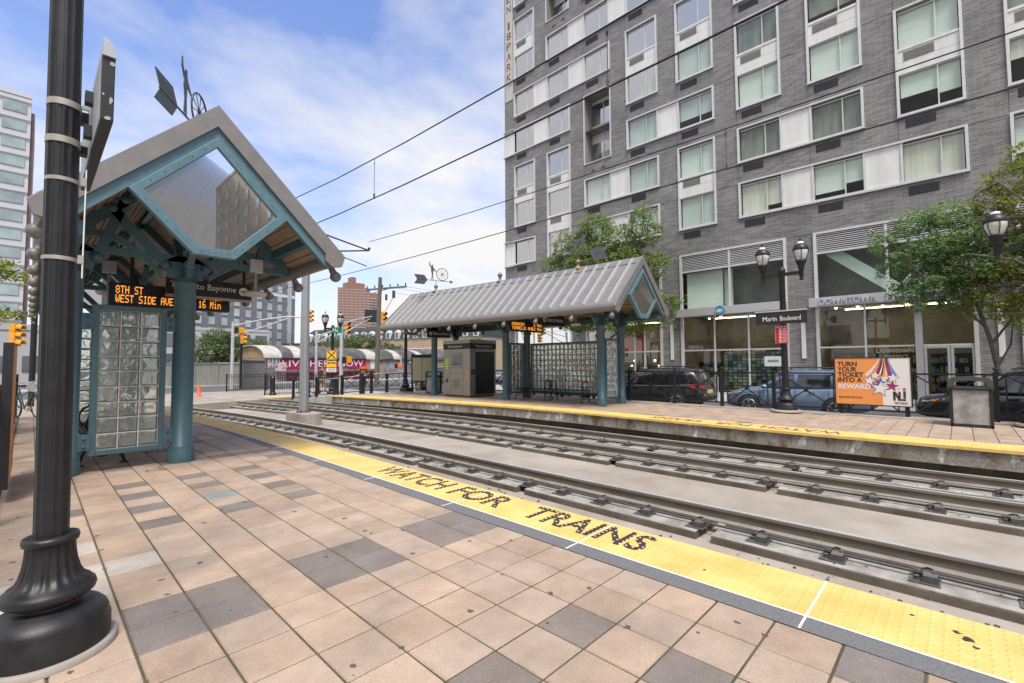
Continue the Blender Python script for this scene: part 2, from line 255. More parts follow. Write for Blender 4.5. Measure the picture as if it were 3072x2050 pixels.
# ------------------------------------------------------------------ mesh builder
class MB:
    def __init__(s): s.v, s.f, s.sm = [], [], []
    def add(s, vs, fs, sm=False):
        n = len(s.v); s.v += [tuple(p) for p in vs]
        for f in fs: s.f.append([i+n for i in f]); s.sm.append(sm)
        return s
    def bx(s, x0, x1, y0, y1, z0, z1):
        x0, x1 = min(x0, x1), max(x0, x1); y0, y1 = min(y0, y1), max(y0, y1); z0, z1 = min(z0, z1), max(z0, z1)
        return s.add([(x0, y0, z0), (x1, y0, z0), (x1, y1, z0), (x0, y1, z0), (x0, y0, z1), (x1, y0, z1), (x1, y1, z1), (x0, y1, z1)],
                     [(3, 2, 1, 0), (4, 5, 6, 7), (0, 1, 5, 4), (1, 2, 6, 5), (2, 3, 7, 6), (3, 0, 4, 7)])
    def bar(s, p, q, w, h=None, upv=(0, 0, 1)):
        p, q = Vector(p), Vector(q); h = h or w; d = (q-p).normalized(); u = Vector(upv)
        if abs(d.dot(u)) > 0.98: u = Vector((1, 0, 0))
        a = d.cross(u).normalized()*w/2; b = a.cross(d).normalized()*h/2
        vs = [p-a-b, p+a-b, p+a+b, p-a+b, q-a-b, q+a-b, q+a+b, q-a+b]
        return s.add(vs, [(3, 2, 1, 0), (4, 5, 6, 7), (0, 1, 5, 4), (1, 2, 6, 5), (2, 3, 7, 6), (3, 0, 4, 7)])
    def cyl(s, p, q, r, r2=None, n=14, caps=True):
        p, q = Vector(p), Vector(q); r2 = r if r2 is None else r2; d = (q-p).normalized()
        a = d.orthogonal().normalized(); b = d.cross(a); vs = []
        for c, rr in ((p, r), (q, r2)):
            for k in range(n): t = 2*math.pi*k/n; vs.append(c+(a*math.cos(t)+b*math.sin(t))*rr)
        s.add(vs, [(k, (k+1) % n, n+(k+1) % n, n+k) for k in range(n)], True)
        if caps: s.add(vs, [tuple(range(n-1, -1, -1)), tuple(range(n, 2*n))])
        return s
    def tube(s, pts, r, n=8, closed=False):
        P = [Vector(p) for p in pts]; m = len(P); vs = []; prev = None
        for i in range(m):
            a = P[(i-1) % m] if (closed or i > 0) else P[i]; c = P[(i+1) % m] if (closed or i < m-1) else P[i]
            d = (c-a).normalized()
            if prev is None: e = d.orthogonal().normalized()
            else: e = (prev-d*prev.dot(d)); e = e.normalized() if e.length > 1e-6 else d.orthogonal().normalized()
            prev = e; g = d.cross(e); rr = r[i] if isinstance(r, (list, tuple)) else r
            for k in range(n): t = 2*math.pi*k/n; vs.append(P[i]+(e*math.cos(t)+g*math.sin(t))*rr)
        fs = []
        for i in range(m if closed else m-1):
            j = (i+1) % m
            for k in range(n): fs.append((i*n+k, i*n+(k+1) % n, j*n+(k+1) % n, j*n+k))
        s.add(vs, fs, True)
        if not closed: s.add(vs, [tuple(range(n-1, -1, -1)), tuple(range((m-1)*n, m*n))])
        return s
    def lathe(s, prof, c=(0, 0, 0), n=24, flute=None, sm=True):
        """prof: list of (r, z); flute: (count, depth, zmin, zmax)"""
        vs = []
        for r, z in prof:
            for k in range(n):
                t = 2*math.pi*k/n; rr = r
                if flute and flute[2] <= z <= flute[3]: rr = r*(1-flute[1]*(0.5-0.5*math.cos(t*flute[0]))**0.6)
                vs.append((c[0]+rr*math.cos(t), c[1]+rr*math.sin(t), c[2]+z))
        fs = []
        for i in range(len(prof)-1):
            for k in range(n): fs.append((i*n+k, i*n+(k+1) % n, (i+1)*n+(k+1) % n, (i+1)*n+k))
        s.add(vs, fs, sm)
        m = len(prof)
        s.add(vs, [tuple(range(n-1, -1, -1)), tuple(range((m-1)*n, m*n))])
        return s
    def sph(s, c, r, n=14, m=8, sz=1.0):
        prof = [(max(1e-4, r*math.sin(math.pi*i/m)), -r*sz*math.cos(math.pi*i/m)) for i in range(m+1)]
        return s.lathe(prof, c, n)
    def prism(s, poly, o, ex, ey, depth):
        """polygon in plane o+ex,ey extruded by depth along ex x ey"""
        o, ex, ey = Vector(o), Vector(ex), Vector(ey); ez = ex.cross(ey)*depth
        a = [o+ex*p[0]+ey*p[1] for p in poly]; b = [p+ez for p in a]; n = len(poly)
        return s.add(a+b, [tuple(range(n-1, -1, -1)), tuple(range(n, 2*n))]+[(i, (i+1) % n, n+(i+1) % n, n+i) for i in range(n)])
    def quad(s, a, b, c, d): return s.add([a, b, c, d], [(0, 1, 2, 3)])
    def strip(s, ys, fa, fb):
        """sheet between two curves fa(y), fb(y) -> points"""
        vs = []
        for y in ys: vs += [fa(y), fb(y)]
        return s.add(vs, [(2*i, 2*i+2, 2*i+3, 2*i+1) for i in range(len(ys)-1)])
    def loft(s, secs, sm=True, closed=True, cap=True):
        n = len(secs[0]); vs = [p for q in secs for p in q]; fs = []
        for i in range(len(secs)-1):
            for k in range(n if closed else n-1): fs.append((i*n+k, i*n+(k+1) % n, (i+1)*n+(k+1) % n, (i+1)*n+k))
        s.add(vs, fs, sm)
        if cap: s.add(vs, [tuple(range(n-1, -1, -1)), tuple(range((len(secs)-1)*n, len(secs)*n))])
        return s

OFF = {}
def off(o): return OFF.get(o.name, Vector((0, 0, 0))) if o else Vector((0, 0, 0))

def put(name, mb, mat, parent=None, bev=0.0, loc=None):
    """link a builder as ONE mesh object; geometry given in world metres"""
    me = bpy.data.meshes.new(name); o0 = off(parent); o1 = Vector(loc) if loc else Vector((0, 0, 0))
    sh = o0+o1 if not parent else o0
    me.from_pydata([(v[0]-sh.x, v[1]-sh.y, v[2]-sh.z) for v in mb.v], [], mb.f)
    me.polygons.foreach_set('use_smooth', mb.sm)
    me.materials.append(mat); me.update()
    o = bpy.data.objects.new(name, me); COL.objects.link(o)
    if parent: o.parent = parent; OFF[o.name] = o0
    else: o.location = o1; OFF[o.name] = o1
    if bev:
        b = o.modifiers.new('bevel', 'BEVEL'); b.width = bev; b.segments = 2; b.limit_method = 'ANGLE'; b.angle_limit = R(40)
    return o

def tag(o, label, cat, group=None, kind=None):
    if label: o['label'] = label
    if cat: o['category'] = cat
    if group: o['group'] = group
    if kind: o['kind'] = kind
    return o

def thing(name, label, cat, loc=(0, 0, 0), group=None):
    o = bpy.data.objects.new(name, None); COL.objects.link(o); o.location = loc; o.empty_display_size = 0.2
    OFF[o.name] = Vector(loc)
    return tag(o, label, cat, group)

def struct(name, mb, mat, bev=0): return tag(put(name, mb, mat, None, bev), None, None, kind='structure')

KIDS = {}
def children_of(o): return [c for c in bpy.data.objects if c.parent == o]
def dup(o, loc=None, label=None, parent=None, rz=None, group=None, shift=None):
    c = o.copy(); COL.objects.link(c)
    if parent: c.parent = parent
    if loc is not None: c.location = loc
    if rz is not None: c.rotation_euler = (0, 0, rz)
    if label: c['label'] = label
    if group: c['group'] = group
    for ch in children_of(o): dup(ch, parent=c)
    return c

def text(name, s, o, ex, ey, w, h, mat, parent=None, depth=0.002, bold=0.0, align='L'):
    """lettering as a thin solid, fitted into w x h at o (lower left corner) along ex / ey"""
    cu = bpy.data.curves.new('lettering', 'FONT'); cu.body = s; cu.extrude = 0.02; cu.resolution_u = 3; cu.offset = bold
    ob = bpy.data.objects.new('lettering', cu); COL.objects.link(ob)
    bpy.context.view_layer.update()
    me = bpy.data.meshes.new_from_object(ob.evaluated_get(bpy.context.evaluated_depsgraph_get()))
    bpy.data.objects.remove(ob); bpy.data.curves.remove(cu)
    xs = [v.co.x for v in me.vertices]; ys = [v.co.y for v in me.vertices]; zs = [v.co.z for v in me.vertices]
    x0, y0, z0 = min(xs), min(ys), min(zs); sx = w/(max(xs)-x0); sy = h/(max(ys)-y0); sz = depth/(max(zs)-z0)
    o, ex, ey = Vector(o), Vector(ex).normalized(), Vector(ey).normalized(); ez = ex.cross(ey); of = off(parent)
    for v in me.vertices:
        v.co = o+ex*((v.co.x-x0)*sx)+ey*((v.co.y-y0)*sy)+ez*((v.co.z-z0)*sz)-of
    me.materials.clear(); me.materials.append(mat); me.name = name
    t = bpy.data.objects.new(name, me); COL.objects.link(t)
    if parent: t.parent = parent; OFF[t.name] = of
    return t

def lin(a, b, n): return [a+(b-a)*i/(n-1) for i in range(n)]
def S(y):
    d = max(0.0, y-9.0)
    return -0.0055*d*d if y < 23 else -(0.0055*196+0.154*(y-23))
def interp(tab, y):
    if y <= tab[0][0]: return tab[0][1]
    for (a, p), (b, q) in zip(tab, tab[1:]):
        if y <= b: return p+(q-p)*(y-a)/(b-a)
    return tab[-1][1]
# ================================================================== GROUND AND PLATFORMS
struct('ground', MB().bx(-1500, 1500, -1500, 1500, -1.2, -0.70), asph)
ys = lin(-14, 25.4, 60)
b = MB(); b.strip(ys, lambda y: (3.2+S(y), y, -0.645), lambda y: (11.6+S(y), y, -0.645)); struct('track_bed', b, bed)
# level crossing slab and streets
b = MB(); b.add([(-14, 24.6, -0.33), (5.2, 25.3, -0.33), (8.4, 26.2, -0.33), (11.2, 26.9, -0.33), (11.2, 36, -0.33), (-14, 36, -0.33),
                 (-14, 24.6, -0.75), (5.2, 25.3, -0.75), (8.4, 26.2, -0.75), (11.2, 26.9, -0.75), (11.2, 36, -0.75), (-14, 36, -0.75)],
                [(0, 1, 2, 3, 4, 5), (0, 6, 7, 1), (1, 7, 8, 2), (2, 8, 9, 3), (3, 9, 10, 4), (4, 10, 11, 5)])
struct('crossing_slab', b, bed)
for xr in (4.42, 5.97, 8.72, 10.33):
    pass
struct('cross_street', MB().bx(-80, 150, 36, 45.2, -0.9, -0.345), asph)
struct('side_road', MB().bx(16.0, 21.6, -70, 36, -0.9, -0.40), asph)
struct('sidewalk', MB().bx(21.6, 26.3, -70, 34, -0.9, -0.26), sidew, 0.02)
struct('far_pavement', MB().bx(-80, 150, 45.2, 49.5, -0.9, -0.24), sidew, 0.02)
struct('left_pavement', MB().bx(-14, -0.42, -14, 24.4, -0.9, -0.10), sidew)
struct('junction_paving', MB().bx(11.2, 16.0, 22.4, 36, -0.9, -0.335), sidew)

T = 0.32
def pavers(name, x_lo, x_hi, y_lo, y_hi, z, gx, gy, special, seedv, dark_p=0.0, clip=None):
    rr = random.Random(seedv); vs, fs, cols = [], [], []
    i0, i1 = math.floor((x_lo-gx)/T+1e-4), math.ceil((x_hi-gx)/T-1e-4)
    j0, j1 = math.floor((y_lo-gy)/T+1e-4), math.ceil((y_hi-gy)/T-1e-4)
    for i in range(i0, i1):
        for j in range(j0, j1):
            xa, xb = gx+i*T, gx+(i+1)*T; ya, yb = gy+j*T, gy+(j+1)*T
            xa, xb = max(xa, x_lo), min(xb, x_hi); ya, yb = max(ya, y_lo), min(yb, y_hi)
            if xb-xa < 0.02 or yb-ya < 0.02: continue
            if clip and not clip((xa+xb)/2, (ya+yb)/2): continue
            k = special.get((i, -j-1))
            v = rr.uniform(0.90, 1.10); w = rr.uniform(-0.03, 0.03)
            base = (0.405, 0.306, 0.230)
            if k == 'd' or (k is None and rr.random() < dark_p): base = (0.205, 0.172, 0.150)
            if k == 'w': base = (0.50, 0.44, 0.38)
            if k == 'g': base = (0.26, 0.30, 0.275)
            c = (base[0]*(v+w), base[1]*v, base[2]*(v-w*1.6), 1)
            e = 0.0055; ch = 0.006; dz = rr.uniform(-0.0012, 0.0012); n = len(vs)
            q = [(xa+e, ya+e), (xb-e, ya+e), (xb-e, yb-e), (xa+e, yb-e)]
            p = [(xa+e+ch, ya+e+ch), (xb-e-ch, ya+e+ch), (xb-e-ch, yb-e-ch), (xa+e+ch, yb-e-ch)]
            tz = rr.uniform(-0.0012, 0.0012)
            vs += [(x, y, z-0.007) for x, y in q]+[(x, y, z+dz+(tz if m in (0, 1) else -tz)) for m, (x, y) in enumerate(p)]
            fs += [(n+4, n+5, n+6, n+7)]+[(n+m, n+(m+1) % 4, n+4+(m+1) % 4, n+4+m) for m in range(4)]
            cols += [c]*5
    me = bpy.data.meshes.new(name); me.from_pydata(vs, [], fs)
    ca = me.color_attributes.new('paver_colour', 'FLOAT_COLOR', 'CORNER'); k = 0
    for f, c in zip(me.polygons, cols):
        for _ in f.loop_indices: ca.data[k].color = c; k += 1
    me.materials.append(tiles); o = bpy.data.objects.new(name, me); COL.objects.link(o)
    return tag(o, None, None, kind='structure')

sp = {}
for i in (1, 3, 5):
    for j in (-6, -8, -10, -12, -16): sp[(i, j)] = 'd'
sp[(3, -8)] = 'g'
for c in ((0, 0), (0, 1), (1, 0), (1, 1), (3, 0), (3, 1), (4, 0), (4, 1), (6, 0), (6, 1), (7, 0), (7, 1), (3, 6), (5, 6), (5, 8), (3, 8), (1, 8), (7, 10), (5, 10), (4, -16), (6, -16), (7, -16), (7, -14), (3, -20), (5, -22), (1, -24), (-1, -9)): sp[c] = 'd'
for c in ((-1, -5), (-1, -3), (-1, -2), (0, -3), (-2, -3), (-2, -2)): sp[c] = 'w'
pavers('near_platform_paving', -0.20, 2.977, -3.0, 24.4, 0.0, 0.4171, 3.686, sp, 3, 0.0)
ys = lin(-14, 24.5, 50)
b = MB()
b.strip(ys, lambda y: (-0.4, y, -0.0075), lambda y: (3.69+S(y), y, -0.0075))
b.strip(ys, lambda y: (3.69+S(y), y, -0.0075), lambda y: (3.69+S(y), y, -0.70)); b.bx(-0.4, 3.1, 24.5, 24.6, -0.7, -0.01)
struct('near_platform', b, joint)
# granite strip, white joint, yellow tactile strip with domes
ys = lin(-4, 24.4, 60)
b = MB(); b.strip(ys, lambda y: (2.977+S(y), y, -0.001), lambda y: (3.14+S(y), y, -0.001)); struct('granite_strip', b, granite)
b = MB(); b.strip(ys, lambda y: (3.14+S(y), y, 0.001), lambda y: (3.157+S(y), y, 0.001))
for k in range(-2, 14):
    y = 0.69+1.607*k; b.bx(2.985+S(y), 3.725+S(y), y-0.006, y+0.006, -0.002, 0.0016)
struct('white_joint_lines', b, whitel)
b = MB(); b.strip(ys, lambda y: (3.157+S(y), y, 0.0), lambda y: (3.73+S(y), y, 0.0))
b.strip(ys, lambda y: (3.73+S(y), y, 0.0), lambda y: (3.73+S(y), y, -0.03)); b.strip(ys, lambda y: (3.73+S(y), y, -0.03), lambda y: (3.6+S(y), y, -0.03))
dn = 6
for j in range(0, 390):
    y = -2.0+0.0585*j
    if abs(((y-0.69)/1.607) % 1.0) < 0.010: continue
    for i in range(10):
        x = 3.187+0.0575*i+S(y)
        n = len(b.v)
        for rr_, zz_ in ((0.0125, 0.0002), (0.0085, 0.0052)):
            for k in range(dn): t = 2*math.pi*k/dn; b.v.append((x+rr_*math.cos(t), y+rr_*math.sin(t), zz_))
        for k in range(dn): b.f.append([n+k, n+(k+1) % dn, n+dn+(k+1) % dn, n+dn+k]); b.sm.append(True)
        b.f.append([n+dn+k for k in range(dn)]); b.sm.append(True)
tac = struct('tactile_paving', b, yellow)
for s_, ya, yb in (('WATCH', 5.88, 4.44), ('FOR', 4.27, 3.44), ('TRAINS', 3.13, 1.84)):
    tag(text('painted_lettering', s_, (3.315, ya, 0.0012), (0, -1, 0), (1, 0, 0), ya-yb, 0.36, blackpaint, None, 0.0012, 0.02), None, None, kind='structure')

b = MB(); rr = random.Random(9)
for (x, y, r_) in ((3.47, .02, .035), (3.52, .06, .02), (3.40, -.01, .018), (3.35, 1.35, .014), (3.58, .25, .012)):
    b.prism([(r_*rr.uniform(.6, 1.25)*math.cos(k*.698), r_*rr.uniform(.6, 1.25)*math.sin(k*.698)) for k in range(9)], (x, y, .0004), (1, 0, 0), (0, 1, 0), .0008)
struct('scorch_mark', b, blackpaint)
# far platform (gently curved edge)
FE = [(-20, 11.10), (3, 11.10), (8.5, 11.36), (11.5, 11.32), (14.8, 10.93), (18.7, 10.30), (21.3, 9.85)]
fe = lambda y: interp(FE, y)
FW = 0.80
pavers('far_platform_paving', 10.9, 15.42, -3.2, 21.3, 0.0, 0.42, 3.69, {}, 5, 0.03, clip=lambda x, y: x > fe(y)+FW+0.06)
ys = lin(-14, 21.3, 60)
b = MB(); b.strip(ys, lambda y: (fe(y)+0.03, y, -0.0075), lambda y: (15.45, y, -0.0075)); b.bx(9.9, 15.4, 21.28, 21.32, -0.7, -0.01)
struct('far_platform', b, joint)
b = MB(); b.strip(ys, lambda y: (fe(y)+0.05, y, -0.04), lambda y: (fe(y)+0.05, y, -0.34)); b.strip(ys, lambda y: (fe(y)+0.05, y, -0.34), lambda y: (fe(y)+0.40, y, -0.34))
b.add([(fe(21.3)+0.05, 21.3, -0.04), (15.4, 21.3, -0.04), (15.4, 21.3, -0.4), (fe(21.3)+0.05, 21.3, -0.4)], [(0, 1, 2, 3)])
struct('platform_face', b, stain)
b = MB(); b.strip(ys, lambda y: (fe(y)+0.40, y, -0.30), lambda y: (fe(y)+0.40, y, -0.70)); struct('platform_footing', b, concd)
b = MB(); b.strip(ys, lambda y: (fe(y), y, 0.003), lambda y: (fe(y)+FW, y, 0.003)); b.strip(ys, lambda y: (fe(y), y, 0.003), lambda y: (fe(y), y, -0.05)); b.strip(ys, lambda y: (fe(y), y, -0.05), lambda y: (fe(y)+0.08, y, -0.05))
b.add([(fe(21.3), 21.3, 0.003), (fe(21.3)+FW, 21.3, 0.003), (fe(21.3)+FW, 21.3, -0.05), (fe(21.3), 21.3, -0.05)], [(0, 1, 2, 3)])
for j in range(0, 300):
    y = -1.0+0.0585*j
    for i in range(13):
        x = fe(y)+0.05+0.0575*i; n = len(b.v)
        for rr_, zz_ in ((0.0125, 0.003), (0.0085, 0.008)):
            for k in range(4): t = 2*math.pi*k/4; b.v.append((x+rr_*math.cos(t), y+rr_*math.sin(t), zz_))
        for k in range(4): b.f.append([n+k, n+(k+1) % 4, n+4+(k+1) % 4, n+4+k]); b.sm.append(True)
        b.f.append([n+4+k for k in range(4)]); b.sm.append(True)
struct('far_tactile_paving', b, yellow)
for s_, ya, yb in (('WATCH', 1.76, 3.28), ('FOR', 3.52, 4.32), ('TRAINS', 4.62, 6.0)):
    x = fe((ya+yb)/2)+FW-0.16
    tag(text('painted_lettering', s_, (x, ya, 0.0042), (0, 1, 0), (-1, 0, 0), yb-ya, 0.42, blackpaint, None, 0.0012, 0.02), None, None, kind='structure')
# platform kerbs carrying the fences
struct('far_kerb', MB().bx(15.42, 15.98, -30, 21.3, -0.9, 0.035), conc, 0.015)
struct('near_kerb', MB().bx(-0.42, -0.20, -12, 24.4, -0.9, 0.04), conc, 0.015)

# ================================================================== RAILS
def railprof(): return [(-.07, -.165), (.07, -.165), (.07, -.150), (.012, -.130), (.010, -.045), (.036, -.035), (.036, -.004), (.030, 0), (-.030, 0), (-.036, -.004), (-.036, -.035), (-.010, -.045), (-.012, -.130), (-.07, -.150)]
cm = None
RAILN = [(4.42, 'running rail of the near track tucked under the near platform edge', False),
         (5.97, 'steel running rail nearest the yellow strip, on long concrete plinths', True),
         (8.72, 'steel running rail in the middle, beside the concrete strip with the grey mast', True),
         (10.33, 'steel running rail closest to the stained wall of the far platform', True)]
clip_me = None
for X, lab, clips in RAILN:
    t = thing('running_rail', lab, 'rail', (X, 0, -0.33), 'running rails of the two tracks')
    ysr = lin(-14, 26.2, 70)
    secs = [[(X+S(y)+p[0], y, -0.33+p[1]) for p in railprof()] for y in ysr]
    put('rail_body', MB().loft(secs, sm=False), railm, t)
    b = MB(); b.strip(ysr, lambda y: (X+S(y)-.027, y, -0.3295), lambda y: (X+S(y)+.027, y, -0.3295)); put('rail_head', b, railtop, t)
    y = 2.25-2.95*5
    while y < 24.5:
        b = MB(); sg = 6; pts = lin(y+0.09, y+2.95-0.09, sg)
        secs = [[(X+S(v)-.40, v, -.66), (X+S(v)-.40, v, -.565), (X+S(v)-.385, v, -.55), (X+S(v)+.30, v, -.55), (X+S(v)+.31, v, -.66)] for v in pts]
        b.loft(secs, sm=False)
        if y+2.95 > -6: put('plinth', b, concd, t, 0.012)
        y += 2.95
    b = MB(); b.tube([(X+S(v)-.16, v, -.50) for v in lin(-6, 25, 40)], 0.016, 6); put('conduit', b, clipm, t)
    if clips:
        if clip_me is None:
            c = MB(); c.bx(-.12, .10, -.11, .11, 0, .012); c.add([(-.10, -.10, .012), (.04, -.10, .012), (.04, .02, .012), (-.10, .02, .012), (-.085, -.09, .072), (.03, -.09, .072), (.03, .01, .072), (-.085, .01, .072)], [(4, 5, 6, 7), (0, 1, 5, 4), (1, 2, 6, 5), (2, 3, 7, 6), (3, 0, 4, 7)])
            c.cyl((-.05, .055, .012), (-.05, .055, .05), .022, n=6); c.bx(-.08, -.02, .025, .085, .012, .02); c.bx(.03, .045, -.08, .085, .0, .07)
            c.tube([(.02, -.05, .06), (.02, -.07, .085), (.05, -.06, .098), (.08, -.02, .095), (.09, .03, .07), (.06, .05, .05)], .010, 6)
            me0 = put('rail_clip', c, clipm); clip_me = me0.data; bpy.data.objects.remove(me0)
        for k in range(40):
            v = -2.5+0.70*k
            if v > 25: break
            o = bpy.data.objects.new('rail_clip', clip_me); COL.objects.link(o); o.parent = t
            o.location = (S(v)-.20, v, -.55+.33)
# rails sunk flush in the crossing slab
b = MB()
for X in (4.42, 5.97, 8.72, 10.33):
    b.strip(lin(26.3, 36, 8), lambda y: (X+S(y)-.05, y, -0.3255), lambda y: (X+S(y)+.05, y, -0.3255))
struct('crossing_rail_grooves', b, railm)
# rubble and litter between the near edge and the plinths
rr = random.Random(11); b = MB()
for k in range(150):
    y = rr.choice([2.3, 5.2, 1.2, 0.2, 8.1])+rr.gauss(0, 0.35); x = rr.uniform(4.9, 5.55); s_ = rr.uniform(.006, .022)
    b.lathe([(s_, 0), (s_*.7, s_*rr.uniform(.4, .9))], (x, y, -.644 if x < 5.5 else -.549), 5, sm=False)
for k in range(120):
    y = rr.uniform(-1, 10); x = rr.choice([5.75, 8.45, 10.0])+rr.gauss(0, .08); s_ = rr.uniform(.005, .014)
    b.lathe([(s_, 0), (s_*.6, s_*.7)], (x, y, -.549), 5, sm=False)
for (x, y, s_) in ((4.75, -.15, .05), (4.72, -.33, .032)): b.lathe([(s_, 0), (s_*1.05, s_*.7), (s_*.5, s_*1.3)], (x, y, -.644), 7)
tag(put('rubble', b, clipm), 'scattered dark stone chips lying beside the concrete rail plinths', 'rubble', kind='stuff')

# ================================================================== SHELTERS
def arc(c, r, a0, a1, n): return [(c[0]+r*math.cos(a0+(a1-a0)*i/(n-1)), c[1]+r*math.sin(a0+(a1-a0)*i/(n-1))) for i in range(n)]

def glass_panel(name, parent, P, ex, w, z0, z1, nu, nv, fr=0.075):
    """block wall: P = start point, ex = unit direction in plan; frame > blocks"""
    P, ex = Vector(P), Vector(ex); ny = Vector((-ex.y, ex.x, 0)); UZ = Vector((0, 0, 1))
    def box(b, u0, u1, a, c, d0, d1):
        cs = [P+ex*u+ny*d+UZ*z for z in (a, c) for (u, d) in ((u0, d0), (u1, d0), (u1, d1), (u0, d1))]
        return b.add(cs, [(3, 2, 1, 0), (4, 5, 6, 7), (0, 1, 5, 4), (1, 2, 6, 5), (2, 3, 7, 6), (3, 0, 4, 7)])
    b = MB()
    box(b, 0, fr, z0, z1, -.05, .05); box(b, w-fr, w, z0, z1, -.05, .05); box(b, fr, w-fr, z0, z0+fr, -.048, .048); box(b, fr, w-fr, z1-fr, z1, -.048, .048)
    f = put(name, b, teal, parent, 0.008)
    bu, bv = (w-2*fr)/nu, (z1-z0-2*fr)/nv; g = 0.006
    b = MB(); gb = MB()
    for i in range(nu):
        for j in range(nv):
            u0, u1 = fr+i*bu+g, fr+(i+1)*bu-g; a, c = z0+fr+j*bv+g, z0+fr+(j+1)*bv-g
            # pillowed block
            n = len(b.v); d = .036; q = .022
            for dd, ins in ((-d, q), (-d*.75, .0), (d*.75, .0), (d, q)):
                for (u, z) in ((u0+ins, a+ins), (u1-ins, a+ins), (u1-ins, c-ins), (u0+ins, c-ins)): b.v.append(tuple(P+ex*u+ny*dd+UZ*z))
            for r_ in range(3):
                for k in range(4): b.f.append([n+r_*4+k, n+r_*4+(k+1) % 4, n+r_*4+4+(k+1) % 4, n+r_*4+4+k]); b.sm.append(False)
            b.f.append([n+3, n+2, n+1, n]); b.sm.append(False); b.f.append([n+12, n+13, n+14, n+15]); b.sm.append(False)
    for i in range(nu+1): box(gb, fr+i*bu-g, fr+i*bu+g, z0+fr, z1-fr, -.03, .03)
    for j in range(nv+1): box(gb, fr, w-fr, z0+fr+j*bv-g, z0+fr+j*bv+g, -.0285, .0285)
    put('glass_blocks', b, blockg, f); put('grout', gb, grout, f)
    return f

